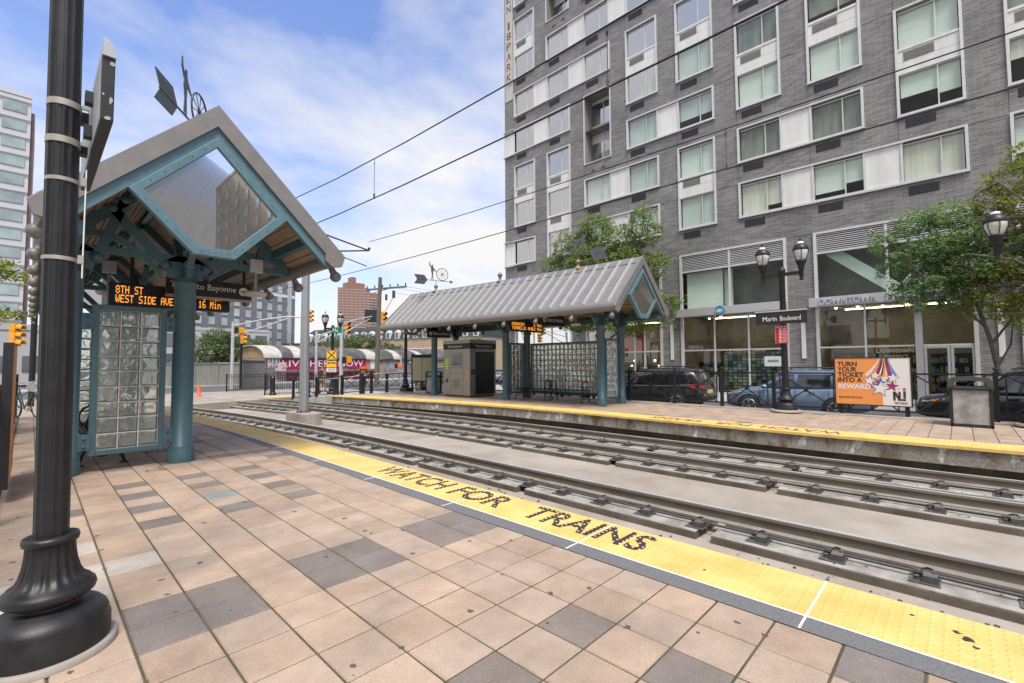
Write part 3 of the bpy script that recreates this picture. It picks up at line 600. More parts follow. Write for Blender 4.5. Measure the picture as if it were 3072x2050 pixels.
def shelter(name, label, X0, sgn, Y0, cols, Lr, cur, loc):
    """sgn=+1: track on +X side.  u across (towards the track), v along"""
    t = thing(name, label, 'shelter', loc, 'station shelters')
    P = lambda u, y, z: (X0+sgn*u+cur(y), y, z)
    Y1 = Y0+Lr; RZ, SL = 4.87, 1.012; EZ, HS = 3.18, 1.66
    colp = [(.172, 0), (.172, .19), (.155, .215), (.163, .235), (.140, .25), (.140, 2.70), (.158, 2.715), (.158, 2.75), (.146, 2.765), (.146, 2.80)]
    for y in cols:
        for u in (0, -1.30):
            c = P(u, y, 0); put('column', MB().lathe(colp, c, 28), teal, t)
            # steel gusset, struts with ball joints, arch ribs
            b = MB(); b.prism([(-.22, 2.80), (.22, 2.80), (.30, 3.05), (.12, 3.16), (-.12, 3.16), (-.30, 3.05)], P(u-sgn*0, y-.03, 0), (sgn, 0, 0), (0, 0, 1), .06*(-sgn))
            b.bx(c[0]-.05, c[0]+.05, y-.28, y+.28, 2.80, 2.98); put('gusset', b, teal, t, .01)
            rz = lambda uu: RZ-.22-abs(uu)*(RZ-EZ)/HS
            b = MB()
            for du in ((-.26, -.9), (.26, .95)) if u == 0 else ((.26, .55),):
                p, q = P(u+du[0], y, 2.99), P(u+du[1], y, min(rz(u+du[1])-.02, 3.9)); b.bar(p, q, .10, .12); b.sph(p, .085, 12, 8); b.sph(q, .085, 12, 8)
            for dv in (-.8, .8):
                p, q = P(u, y+dv*.3, 2.99), P(u, y+dv, 3.55); b.bar(p, q, .09, .10); b.sph(p, .08, 10, 6)
            put('strut', b, teal, t)
        # arch ribs each side of the front column
        for a, bb in ((.30, 1.45), (-.30, -1.45)):
            pts = [(a+(bb-a)*k/12, 2.78+.36*math.sin(math.pi*k/12*0.92)+.02*k) for k in range(13)]
            b = MB()
            secs = []
            for (uu, z) in pts: secs.append([P(uu, y-.035, z), P(uu, y+.035, z), P(uu, y+.035, z+.10), P(uu, y-.035, z+.10)])
            b.loft(secs, sm=False); put('arch_rib', b, teal, t)
        # rafters
        for s_ in (-1, 1):
            b = MB(); ue = 1.52 if s_ > 0 else 1.45; b.bar(P(0, y, RZ-.26), P(s_*ue, y, RZ-.26-SL*ue), .10, .14); put('rafter', b, teal, t)
        b = MB(); b.bar(P(-1.40, y, 3.10), P(1.52, y, 3.10), .06, .10); put('tie_beam', b, teal, t)
    # purlins
    nseg = 10; yv = lin(Y0+.14, Y1-.14, nseg)
    for u, z in ((0, RZ-.20), (-1.30, 3.05), (1.30, 3.40), (.65, 4.02), (-.65, 4.02)):
        b = MB(); b.loft([[P(u-.05, y, z-.09), P(u+.05, y, z-.09), P(u+.05, y, z+.07), P(u-.05, y, z+.07)] for y in yv], sm=False); put('purlin', b, teal, t)
    yv = lin(Y0, Y1, 14)
    for s_ in (-1, 1):
        HS = 1.63 if s_ > 0 else 1.57; EZ = RZ-SL*HS
        dz = (RZ-EZ)/HS; nx, nz_ = dz/math.hypot(1, dz), 1/math.hypot(1, dz)
        b = MB()
        b.loft([[P(0, y, RZ), P(s_*HS, y, EZ+.03), P(s_*(HS-.03), y, EZ-.03), P(0, y, RZ-.08)] for y in yv], sm=False)
        rb_ = MB(); y = Y0+.30
        while y < Y1-.1:
            p, q = P(s_*.08, y, RZ-.055), P(s_*(HS-.02), y, EZ+.06); rb_.bar(p, q, .034, .125, (s_*sgn*nx, 0, nz_)); y += .445
        rp = put('roof_panel', b, seam, t); put('seam_ribs', rb_, seamrib, rp)
        b = MB()
        b.loft([[P(0, y, RZ-.10), P(s_*(HS-.06), y, EZ-.045), P(s_*(HS-.06), y, EZ-.06), P(0, y, RZ-.13)] for y in yv], sm=False)
        for k in range(1, 13):
            uu = HS*k/13.2; z = RZ-.13-uu*dz
            b.loft([[P(s_*(uu-.018), y, z+.03), P(s_*(uu+.018), y, z-.005), P(s_*(uu+.010), y, z-.035), P(s_*(uu-.026), y, z-.0)] for y in yv], sm=False)
        put('roof_deck', b, deck, t)
        # rounded eave gutter
        prof = [(HS-.10, EZ-.12), (HS-.06, EZ-.20), (HS+.01, EZ-.215), (HS+.07, EZ-.17), (HS+.10, EZ-.08), (HS+.08, EZ+.03), (HS+.02, EZ+.07), (HS-.08, EZ+.02)]
        b = MB(); b.loft([[P(s_*pu, y, pz) for pu, pz in prof] for y in lin(Y0-.02, Y1+.02, 14)], sm=True)
        gt = put('gutter', b, fascia, t)
        for ye in (Y0-.05, Y1-.02):
            b = MB()
            b.prism([(HS-.16, EZ+.10), (HS-.16, EZ-.16), (HS-.05, EZ-.25), (HS+.10, EZ-.22), (HS+.15, EZ-.06), (HS+.05, EZ+.05)], P(0, ye, 0), (s_*sgn, 0, 0), (0, 0, 1), -.07*s_*sgn)
            put('gutter_end', b, fascia, gt, .008)
        nb = 9
        for k in range(nb):
            y = Y0+.12+(Lr-.24)*k/(nb-1); c = P(s_*(HS-.01), y, EZ-.22); d = P(s_*(HS+.07), y, EZ-.36)
            b = MB(); b.cyl(c, d, .045, .06, 10); b.sph(d, .085, 14, 9); put('ball_light', b, M_ball, t)
    b = MB()
    for s_ in (-1, 1): b.loft([[P(0, y, RZ+.035), P(s_*.22, y, RZ+.035-.22*dz), P(s_*.22, y, RZ+.022-.22*dz), P(0, y, RZ+.015)] for y in yv], sm=False)
    put('ridge_cap', b, seam, t)
    # gables
    for ye, gd in ((Y0, -1), (Y1, 1)):
        g = None
        for s_ in (-1, 1):
            HS = 1.63 if s_ > 0 else 1.57; EZ = RZ-SL*HS; b = MB()
            pr = [P(0, ye+gd*.03, RZ+.05), P(s_*(HS+.08), ye+gd*.03, EZ+.02), P(s_*(HS-.06), ye+gd*.03, EZ-.14), P(0, ye+gd*.03, RZ-.235)]
            pr2 = [(x, y-gd*.09, z) for x, y, z in pr]
            b.add(pr+pr2, [(0, 1, 2, 3), (7, 6, 5, 4), (0, 4, 5, 1), (1, 5, 6, 2), (2, 6, 7, 3), (3, 7, 4, 0)]); put('rake_fascia', b, fascia, t)
            b = MB(); a0 = P(0, ye-gd*.015, RZ-.235); a1 = P(s_*(HS-.07), ye-gd*.015, EZ-.13)
            pr = [a0, a1, (a1[0]-s_*sgn*.03, a1[1], a1[2]-.14), (a0[0], a0[1], a0[2]-.155)]
            pr2 = [(x, y-gd*.09, z) for x, y, z in pr]
            b.add(pr+pr2, [(0, 1, 2, 3), (7, 6, 5, 4), (0, 4, 5, 1), (1, 5, 6, 2), (2, 6, 7, 3), (3, 7, 4, 0)]); put('rake_beam', b, tealp, t)
        out_ = [(0, RZ-.39), (.90, RZ-.39-.90*dz), (.24, 2.885), (-.24, 2.885), (-.90, RZ-.39-.90*dz)]
        inn = [(0, RZ-.52), (.755, RZ-.39-.86*dz-.03), (.185, 2.99), (-.185, 2.99), (-.755, RZ-.39-.86*dz-.03)]
        b = MB(); fr, bk = ye+gd*.035, ye-gd*.075
        vs = [P(u, fr, z) for u, z in out_]+[P(u, fr, z) for u, z in inn]+[P(u, bk, z) for u, z in out_]+[P(u, bk, z) for u, z in inn]; fs = []
        for k in range(5):
            j = (k+1) % 5; fs += [(k, j, 5+j, 5+k), (10+j, 10+k, 15+k, 15+j), (k, 10+k, 10+j, j), (5+j, 15+j, 15+k, 5+k)]
        b.add(vs, fs); g = put('gable_frame', b, tealp, t, .006)
        b = MB(); b.add([P(u*1.03, ye, z) for u, z in inn], [(0, 1, 2, 3, 4)]); put('gable_glass', b, gabglass, g)
        b = MB()
        for k in range(5):
            j = (k+1) % 5
            for m in range(1, 6):
                f = m/6; u = (out_[k][0]*.55+inn[k][0]*.45)*(1-f)+(out_[j][0]*.55+inn[j][0]*.45)*f; z = (out_[k][1]*.55+inn[k][1]*.45)*(1-f)+(out_[j][1]*.55+inn[j][1]*.45)*f
                b.cyl(P(u, fr, z), P(u, fr+gd*.006, z), .008, n=6)
        put('screw_heads', b, teal, g)
    # glass block panels between columns and along the rear
    ua, ub = -1.06, -.225
    for y in cols[:2]:
        p = P(ua, y, 0) if sgn > 0 else P(ub, y, 0)
        f = glass_panel('block_panel', t, p, (1, 0, 0), .835, .225, 2.32, 3, 9)
        for zz_ in (.42, 2.08):
            for e0, e1 in ((-1.30+.12, ua+.02), (ub-.02, -.12)):
                b = MB(); q0, q1 = P(e0, y, 0), P(e1, y, 0); b.bx(q0[0], q1[0], y-.06, y-.035, zz_-.11, zz_+.11); b.bx(q0[0], q1[0], y-.03, y+.03, zz_-.04, zz_+.04)
                for dz_ in (-.055, .055): b.sph(((q0[0]+q1[0])/2, y-.065, zz_+dz_), .022, 8, 6)
                put('hinge_plate', b, teal, f, .004)
    y0, y1 = cols[0]+.22, cols[1]-.22
    q0, q1 = Vector(P(-1.30, y0, 0)), Vector(P(-1.30, y1, 0)); d = (q1-q0)
    glass_panel('rear_block_wall', t, q0, d.normalized(), d.length, .25, 2.30, 19, 9)
    return t

M_ball = M('weathered copper ball', (0.20, 0.185, 0.165), 0.5, 0.2, var=0.35, sc=18)
near_sh = shelter('platform_shelter', 'grey gabled shelter on teal columns at the left, on the near platform', 1.635, 1, 7.0, [8.63, 13.0, 17.4], 12.1, lambda y: 0.0, (1.635, 8.63, 0))
far_cur = lambda y: -0.0042*max(0, y-7.0)**2
far_sh = shelter('platform_shelter', 'long grey seamed roof on teal columns across the tracks, over the ticket kiosk', 13.6, -1, 7.23, [8.85, 13.3, 17.7], 12.1, far_cur, (13.6, 8.85, 0))

def weather_vane(label, c, ang, rot_label=None):
    """arrow, spoked wheel and standing figure on a copper ball"""
    t = thing('weather_vane', label, 'weather vane', c, 'weather vanes on the shelter ridges')
    ex = Vector((math.cos(ang), math.sin(ang), 0)); C = Vector(c); UZ = Vector((0, 0, 1)); ey = UZ.cross(ex)
    b = MB(); b.lathe([(.16, -.06), (.10, .02), (.05, .06), (.045, .12), (.085, .16), (.10, .20), (.085, .25), (.02, .29)], c, 16); put('copper_ball', b, M_cop, t)
    b = MB(); b.cyl(C+UZ*.25, C+UZ*.48, .014, n=8); b.bar(C+UZ*.48-ex*.95, C+UZ*.48+ex*.72, .022, .022)
    b.prism([(.72, .40), (.90, .48), (.72, .56)], C-ey*.01, ex, UZ, -.02); put('arrow', b, M_vane, t)
    b = MB()
    # feather: four raised flights at right angles
    for dirv in (UZ, -UZ): b.prism([(-.42, .0), (-.93, .0), (-1.08, .22), (-.58, .22)], C+UZ*.48-ex.cross(dirv)*.004, ex, dirv, .008)
    put('feather', b, M_vane, t)
    b = MB(); w = C+ex*.32+UZ*.80
    b.tube([w+ex*(.29*math.cos(k*math.pi/14))+UZ*(.29*math.sin(k*math.pi/14)) for k in range(28)], .016, 6, True)
    for k in range(10): a = k*math.pi/5+.2; b.cyl(w, w+ex*(.29*math.cos(a))+UZ*(.29*math.sin(a)), .007, n=5)
    b.cyl(w-ey*.02, w+ey*.02, .035, n=10); put('wheel', b, M_vane, t)
    b = MB(); m = C-ex*.18+UZ*.49
    pr = [(-.05, 0), (-.03, .28), (-.07, .46), (-.06, .55), (-.16, .72), (-.15, .86), (-.12, .86), (-.11, .74), (-.03, .62), (-.04, .68), (-.01, .74), (.03, .72), (.03, .65), (.06, .58), (.20, .42), (.19, .39), (.05, .47), (.03, .28), (.05, 0), (.02, 0), (0, .25), (-.02, 0)]
    b.prism(pr, m-ey*.006, ex, UZ, -.012); put('figure', b, M_vane, t)
    return t
M_vane = M('dark vane steel', (0.11, 0.118, 0.13), 0.45, 0.4, var=0.25, sc=9)
M_cop = M('oxidised copper', (0.33, 0.17, 0.10), 0.55, 0.4, var=0.3, sc=15, col2=(0.30, 0.26, 0.20))
weather_vane('wheel and arrow weather vane on the left shelter ridge, its feather tilted towards the platform', (1.66, 8.75, 4.90), math.atan2(.85, .56))
weather_vane('spoked wheel weather vane at the far end of the long shelter roof, against sky', (13.6+far_cur(17.6), 17.6, 4.90), math.atan2(-.25, 1.0))
weather_vane('wheel and arrow weather vane on the long shelter roof, in front of the street tree', (13.6+far_cur(9.75), 9.75, 4.90), math.atan2(.9, -.5))
b = MB(); c = (13.6+far_cur(13.6), 13.6, 4.90); b.lathe([(.14, -.06), (.06, .05), (.06, .14), (.10, .20), (.10, .26), (.03, .34)], c, 14)
tag(put('ridge_finial', b, M_ball, None, 0, c), 'small stone coloured ball finial halfway along the long shelter ridge', 'finial')
# ================================================================== MAIN BUILDING (brick apartment block with shops)
FX = 26.0
brick = brickmat('iron spot brick', (0.120, 0.118, 0.122), (0.232, 0.226, 0.229), (0.28, 0.275, 0.27), 0.44, 0.082)
A0, STEP, WW = 24.66, 3.3025, 2.15
def colL(c): return A0-STEP*'ABCDEFGHIJKLM'.index(c)
FZ = [9.13, 12.10, 15.03, 17.96, 20.90, 23.93, 26.90, 29.87]
FH = 1.89
bld = thing('apartment_building', 'grey brick apartment block with white framed windows above a row of shops', 'building', (FX, 9, 0))
holes = []           # (y0, y1, z0, z1)
brng = random.Random(21)

def frame_bars(b, y0, y1, z0, z1, w, xa, xb):
    b.bx(xa, xb, y0, y0+w, z0, z1); b.bx(xa, xb, y1-w, y1, z0, z1); b.bx(xa, xb, y0+w, y1-w, z1-w*.75, z1); b.bx(xa, xb, y0+w, y1-w, z0, z0+w*.75)

blindw = M('warm white curtain', (.72, .70, .62), .8, var=.16, sc=3, stretch=(1, 3, .1)); blindg = M('grey green blind', (.56, .63, .60), .8, var=.08, sc=1)
reflsheet = M('grey green painted reflection', (.235, .255, .23), .7, var=.35, sc=1.1, stretch=(1, 2, .5))  # reflection of the opposite building painted on a sheet behind the glass
def sash(parent, yl, yr, z0, z1, light=None, split=0.64):
    """two lights with one mullion; yl > yr.  pane and blind or reflection sheet are sub-parts"""
    b = MB(); xm = FX+.10
    ym = yl-(yl-yr)*split
    b.bx(xm-.03, xm+.03, ym-.022, ym+.022, z0, z1)
    for (p, q) in ((z0, z0+.045), (z1-.045, z1)): b.bx(xm-.03, xm+.03, yr, ym-.022, p, q); b.bx(xm-.03, xm+.03, ym+.022, yl, p, q)
    put('sash', b, alu, parent)
    for (p, q) in ((yr, ym-.022), (ym+.022, yl)):
        put('window_pane', MB().quad((xm, p, z0+.045), (xm, q, z0+.045), (xm, q, z1-.045), (xm, p, z1-.045)), winglass, parent)
    dk_ = light is not None and light < 0  # negative light: reflection-coloured sheet added instead of a blind
    f = abs(light) if light is not None else brng.choice([1, 1, 1, 1, 1, .97, .86, .75, .9, .55])
    zb = z1-(z1-z0)*f
    b = MB()
    for (p, q) in ((yr+.01, ym-.01), (ym+.01, yl-.01)): b.bx(xm+.09, xm+.10, p, q, max(zb-(.0 if brng.random() < .7 else .25), z0+.02), z1-.01)
    put('blind', b, reflsheet if dk_ else brng.choice([blind, blind, blind, blindw, blindg]), parent)

def reveal(parent, y0, y1, z0, z1, depth=.32):
    b = MB(); b.quad((FX-.02, y0, z0), (FX+depth, y0, z0), (FX+depth, y0, z1), (FX-.02, y0, z1)); b.quad((FX-.02, y1, z0), (FX+depth, y1, z0), (FX+depth, y1, z1), (FX-.02, y1, z1))
    b.quad((FX-.02, y0, z1), (FX+depth, y0, z1), (FX+depth, y1, z1), (FX-.02, y1, z1)); b.quad((FX-.02, y0, z0), (FX+depth, y0, z0), (FX+depth, y1, z0), (FX-.02, y1, z0))
    put('reveal', b, alu, parent)

def vent(y, z, mat=ptac, w=.98, h=.37, parent=None, x=FX):
    b = MB(); b.bx(x-.018, x+.02, y-w, y, z-h, z)
    for k in range(7): zz_ = z-h+.03+k*(h-.05)/7; b.bx(x-.028, x-.018, y-w+.02, y-.02, zz_, zz_+.022)
    put('vent_grille', b, mat, parent or bld)

def opening(y1, y0, z0, z1):
    holes.append((y0, y1, z0, z1))
    b = MB(); frame_bars(b, y0, y1, z0, z1, .10, FX-.075, FX+.06); b.bx(FX-.10, FX, y0-.02, y1+.02, z0-.045, z0-.012)
    f = put('window', b, alu, bld); reveal(f, y0+.06, y1-.06, z0+.05, z1-.05)
    return f

def band(fl, cols, ext=0, lights=None):
    y1, y0 = colL(cols[0])+ext, colL(cols[-1])-WW; z0 = FZ[fl]; z1 = z0+FH
    f = opening(y1, y0, z0, z1)
    if ext: put('spandrel_panel', MB().bx(FX+.02, FX+.05, colL(cols[0])-.0, y1-.10, z0+.08, z1-.08), whitepan, f)
    for k, c in enumerate(cols):
        yl = colL(c)-.12; yr = colL(c)-WW+.12
        if k: put('jamb', MB().bx(FX-.02, FX+.13, yl, yl+.09, z0+.075, z1-.075), alu, f)
        if k < len(cols)-1: put('jamb', MB().bx(FX-.02, FX+.13, yr-.09, yr, z0+.075, z1-.075), alu, f)
        sash(f, yl, yr, z0+.09, z1-.14, lights[k] if lights else None)
        if k < len(cols)-1: put('spandrel_panel', MB().bx(FX+.02, FX+.05, colL(cols[k+1])-.03, yr-.09, z0+.08, z1-.08), whitepan, f)
        vent(colL(c)-.25, z0-.18)

def tall(c, fl, n=2, lights=None, grille=True):
    y1, y0 = colL(c), colL(c)-WW; z0, z1 = FZ[fl], FZ[fl+n-1]+FH
    f = opening(y1, y0, z0, z1)
    for k in range(n):
        a = FZ[fl+k]+.09; e = FZ[fl+k]+FH-(.14 if k == n-1 else .03)
        sash(f, y1-.12, y0+.12, a, e, lights[k] if lights else None)
        if k < n-1:
            b = MB(); zt = FZ[fl+k+1]; b.bx(FX+.0, FX+.10, y0+.10, y1-.10, e, (e+zt)/2-.006); b.bx(FX+.0, FX+.10, y0+.10, y1-.10, (e+zt)/2+.006, zt-.03); b.bx(FX-.03, FX+.10, y0+.10, y1-.10, zt-.024, zt+.09)
            put('spandrel_panel', b, whitepan, f)
            if grille: vent(y1-.28, zt-.10, ptacg, 1.0, .40, f, FX)
    vent(y1-.25, z0-.18)

def recess(c, fl):
    y1, y0 = colL(c), colL(c)-WW; z0, z1 = FZ[fl]-.02, FZ[fl+1]+FH; holes.append((y0, y1, z0, z1)); D = 1.0
    b = MB(); frame_bars(b, y0, y1, z0, z1, .07, FX-.06, FX+.03); f = put('window', b, alu, bld)
    b = MB(); b.quad((FX, y0+.03, z0+.03), (FX+D, y0+.03, z0+.03), (FX+D, y0+.03, z1), (FX, y0+.03, z1)); b.quad((FX, y1-.03, z0+.03), (FX+D, y1-.03, z0+.03), (FX+D, y1-.03, z1), (FX, y1-.03, z1))
    b.quad((FX, y0, z1-.03), (FX+D, y0, z1-.03), (FX+D, y1, z1-.03), (FX, y1, z1-.03)); b.quad((FX, y0, z0+.03), (FX+D, y0, z0+.03), (FX+D, y1, z0+.03), (FX, y1, z0+.03))
    put('recess_lining', b, ptacg, f)
    b = MB()
    zs = [z0, FZ[fl]+.25, FZ[fl]+1.75, FZ[fl+1]+.05, FZ[fl+1]+1.62, z1]; X = FX+D
    for a, e in ((0, 1), (2, 3), (4, 5)): put('spandrel_panel', MB().quad((X-.01, y0, zs[a]), (X-.01, y1, zs[a]), (X-.01, y1, zs[e]), (X-.01, y0, zs[e])), whitepan, f)
    vent(y1-.5, zs[3]-.12, ptacg, .85, .36, f, X-.015)
    for a in (1, 3):
        put('window_pane', MB().quad((X, y0, zs[a]), (X, y1, zs[a]), (X, y1, zs[a+1]), (X, y0, zs[a+1])), winglass, f)
        b = MB(); b.bx(X-.03, X+.02, y1-1.0, y1-.95, zs[a], zs[a+1]); b.bx(X-.03, X+.02, y0, y1, zs[a]-.02, zs[a]+.04); put('sash', b, alu, f)
        b = MB(); b.bx(X+.08, X+.09, y0, y1, zs[a]+(.0 if a == 3 else .8), zs[a+1]); put('blind', b, blind, f)

band(0, 'A', 1.06, [1]); band(0, 'CD'); band(0, 'FGH', 0, [.80, .66, 1]); tall('I', 0, 1)
tall('A', 1, 2, [1, .95]); tall('B', 0, 3, [1, 1, 1]); band(1, 'CD', 0, [1, 1]); tall('E', 0, 2, [1, 1]); band(1, 'FG', 0, [-1, -1]); tall('H', 1, 2, [.55, 1]); tall('I', 1, 2, [.45, -1])
band(2, 'DE', 0, [1, .70]); recess('C', 2); tall('F', 2, 2, [1, -1]); tall('G', 2, 2, [1, -.8])
band(3, 'AB', 1.06, [1, 1]); tall('D', 3, 2, [1, 1]); tall('E', 3, 2, [1, 1]); tall('H', 3, 2); tall('I', 3, 2)
band(4, 'ABC', 0, [.9, 1, .95]); tall('F', 4, 2); tall('G', 4, 2)
tall('A', 5, 2, [1, 1]); band(5, 'BCD', 0, [1, 1, 1]); tall('E', 5, 2); tall('H', 5, 2); tall('I', 5, 2)
recess('B', 6); tall('C', 6, 2, [1, 1]); tall('D', 6, 2); tall('F', 6, 1); tall('G', 6, 1); band(7, 'A')

# shop fronts
shopwall = M('warm shop wall', (0.36, 0.325, 0.26), 0.8, var=0.3, sc=0.9)
shopfl = M('shop floor', (0.16, 0.14, 0.12), 0.5)
warm = emis('warm shop lamp', (1.0, 0.72, 0.42), 9)
cool = emis('ceiling spot', (1.0, 0.90, 0.74), 14)
tube_fill = emis('warm tube and fill light', (1.0, 0.86, 0.62), 5)
def shop(y1, y0, left_door=False):
    z0, z1 = -.26, 7.65; holes.append((y0, y1, z0, z1))
    b = MB(); frame_bars(b, y0, y1, z0, z1, .13, FX-.09, FX+.08); b.bx(FX-.05, FX+.08, y0+.13, y1-.13, 6.60, 6.70); b.bx(FX-.05, FX+.10, (y0+y1)/2-.05, (y0+y1)/2+.05, 4.47, 6.60); b.bx(FX-.06, FX+.05, (y0+y1)/2-.05, (y0+y1)/2+.05, 6.70, 7.55)
    f = put('shop_front', b, alu, bld)
    b = MB()
    for k in range(9):
        z = 6.74+k*.092
        for (p, q) in ((y0+.13, (y0+y1)/2-.05), ((y0+y1)/2+.05, y1-.13)): b.add([(FX-.04, p, z), (FX-.04, q, z), (FX+.03, q, z+.035), (FX+.03, p, z+.035), (FX-.04, p, z+.035), (FX-.04, q, z+.035), (FX+.03, q, z+.06), (FX+.03, p, z+.06)], [(0, 1, 5, 4), (4, 5, 6, 7), (3, 2, 1, 0)])
    put('louvre', b, alu, f); put('louvre_backing', MB().quad((FX+.06, y0, 6.65), (FX+.06, y1, 6.65), (FX+.06, y1, 7.6), (FX+.06, y0, 7.6)), ptac, f)
    put('canopy', MB().bx(FX-.42, FX+.12, y0+.03, y1+.2, 4.04, 4.47), silver, f, .01)
    ym = (y0+y1)/2
    for (p, q) in ((y0+.13, ym-.05), (ym+.05, y1-.13)): put('window_pane', MB().quad((FX+.03, p, 4.47), (FX+.03, q, 4.47), (FX+.03, q, 6.60), (FX+.03, p, 6.60)), winglass, f)
    w3 = (y1-y0-.26)/3; b = MB()
    for k in (1, 2): b.bx(FX-.02, FX+.08, y1-.13-k*w3-.035, y1-.13-k*w3+.035, z0+.05, 4.04)
    b.bx(FX-.015, FX+.075, y0+.13, y1-.13, 2.10, 2.17); put('glazing_bars', b, alu, f)
    for k in range(3):
        for (a, e) in ((z0+.08, 2.10), (2.17, 4.04)): put('shop_pane', MB().quad((FX+.03, y1-.13-(k+1)*w3+.035, a), (FX+.03, y1-.13-k*w3-.035, a), (FX+.03, y1-.13-k*w3-.035, e), (FX+.03, y1-.13-(k+1)*w3+.035, e)), shopglass, f)
    D = 5.0
    b = MB(); b.quad((FX+D, y0-.3, -.3), (FX+D, y1+.3, -.3), (FX+D, y1+.3, 4.3), (FX+D, y0-.3, 4.3)); b.quad((FX+.1, y0-.3, -.3), (FX+D, y0-.3, -.3), (FX+D, y0-.3, 4.3), (FX+.1, y0-.3, 4.3)); b.quad((FX+.1, y1+.3, -.3), (FX+D, y1+.3, -.3), (FX+D, y1+.3, 4.3), (FX+.1, y1+.3, 4.3))
    put('shop_wall', b, shopwall, f)
    b = MB(); b.quad((FX+.05, y0-.3, -.25), (FX+D, y0-.3, -.25), (FX+D, y1+.3, -.25), (FX+.05, y1+.3, -.25)); put('shop_floor', b, shopfl, f)
    b = MB(); b.quad((FX+.1, y0-.3, 4.2), (FX+D, y0-.3, 4.2), (FX+D, y1+.3, 4.2), (FX+.1, y1+.3, 4.2)); put('shop_ceiling', b, shopwall, f)
    b = MB(); b.quad((FX+1.4, y0-.3, 4.3), (FX+1.4, y1+.3, 4.3), (FX+1.4, y1+.3, 6.7), (FX+1.4, y0-.3, 6.7)); b.quad((FX+.09, y0-.3, 6.69), (FX+1.4, y0-.3, 6.69), (FX+1.4, y1+.3, 6.69), (FX+.09, y1+.3, 6.69)); b.quad((FX+.09, y0-.29, 4.3), (FX+1.4, y0-.29, 4.3), (FX+1.4, y0-.29, 6.69), (FX+.09, y0-.29, 6.69)); b.quad((FX+.09, y1+.29, 4.3), (FX+1.4, y1+.29, 4.3), (FX+1.4, y1+.29, 6.69), (FX+.09, y1+.29, 6.69)); put('upper_room_wall', b, roomd, f)
    for xq in (.30, 3.2): put('tube_and_fill_light', MB().bx(FX+xq-.06, FX+xq+.06, y0+.7, y1-.7, 4.13+.035*(xq < 1), 4.16+.035*(xq < 1)), tube_fill, f)  # front tube is an added fill light, unseen behind the canopy
    for k in range(6):
        c = (FX+brng.uniform(.8, 4.4), y0+(y1-y0)*(k+.5)/6, 4.17); b = MB(); b.cyl(c, (c[0], c[1], c[2]-.03), .05, n=10); put('ceiling_spot', b, cool, f)
    return f
def cb(c): return colL(c)
s0 = shop(cb('C'), cb('D')-WW); s1 = shop(cb('E')+.02, cb('F')-WW); s2 = shop(cb('G'), cb('H')-WW); s3 = shop(cb('I'), cb('J')-WW); s9 = shop(cb('A'), cb('B')-WW)
# shop interiors (fixed fittings of the block): card racks, bright rows, brace behind the upper glass
shelfcols = [M('stock '+n_, c, .6, var=.15, sc=20) for n_, c in (('pale', (.45, .50, .50)), ('blue', (.10, .28, .42)), ('green', (.28, .42, .25)), ('ochre', (.42, .30, .12)), ('plum', (.16, .09, .12)))]
rk = MB(); cells = [MB() for _ in shelfcols]
for i in range(15):
    for j in range(13):
        y = 9.3-i*.235; z = -.1+j*.165
        if brng.random() < .9: cells[brng.choice([0, 0, 0, 1, 1, 2, 3, 4])].bx(FX+.45, FX+.50, y-.19, y, z, z+.13)
rk.bx(FX+.5, FX+.56, 5.75, 9.4, -.25, 2.15)
f = put('card_rack', rk, ptac, bld)
for c, m_ in zip(cells, shelfcols): put('greeting_cards', c, m_, f)['kind'] = 'stuff'
for (ya, yb, zt) in ((11.2, 9.9, 1.2), (4.5, 1.4, 1.6), (.9, -.4, 1.5), (17.5, 13.2, 1.0)):
    cells = [MB() for _ in shelfcols]; rk = MB(); X = FX+1.5
    rk.bx(X+.3, X+.36, yb, ya, -.25, zt+.3)
    for k in range(4): rk.bx(X, X+.3, yb, ya, .1+k*.42, .13+k*.42)
    y = ya
    while y > yb+.1:
        for k in range(4):
            w = brng.uniform(.07, .16); 
            if .13+k*.42 < zt: cells[brng.randrange(5)].bx(X+.02, X+.24, y-w, y-.01, .13+k*.42, .13+k*.42+brng.uniform(.15, .34))
        y -= .15
    f = put('display_shelf', rk, ptac, bld)
    for c, m_ in zip(cells, shelfcols):
        if c.v: put('shelf_stock', c, m_, f)['kind'] = 'stuff'
pal = M('pale green brace', (.58, .68, .64), .6, var=.05)
b = MB(); X = FX+.45
b.bar((X, 4.25, 6.75), (X, 1.55, 4.4), .5, .25, (1, 0, 0)); put('diagonal_brace', b, pal, s2)
b = MB(); b.bar((X, -.05, 6.75), (X, 1.75, 4.4), .5, .25, (1, 0, 0)); put('diagonal_brace', b, pal, s2)
b = MB(); b.bx(FX+.3, FX+.33, 9.2, 11.2, 4.5, 6.6); put('blind', b, blind, s1)
b = MB(); b.bx(FX+.5, FX+.53, 8.75, 9.2, 4.5, 6.6); b.bx(FX+.8, FX+.83, 12.8, 14.5, 4.5, 6.6); put('blind', b, pal, s1)
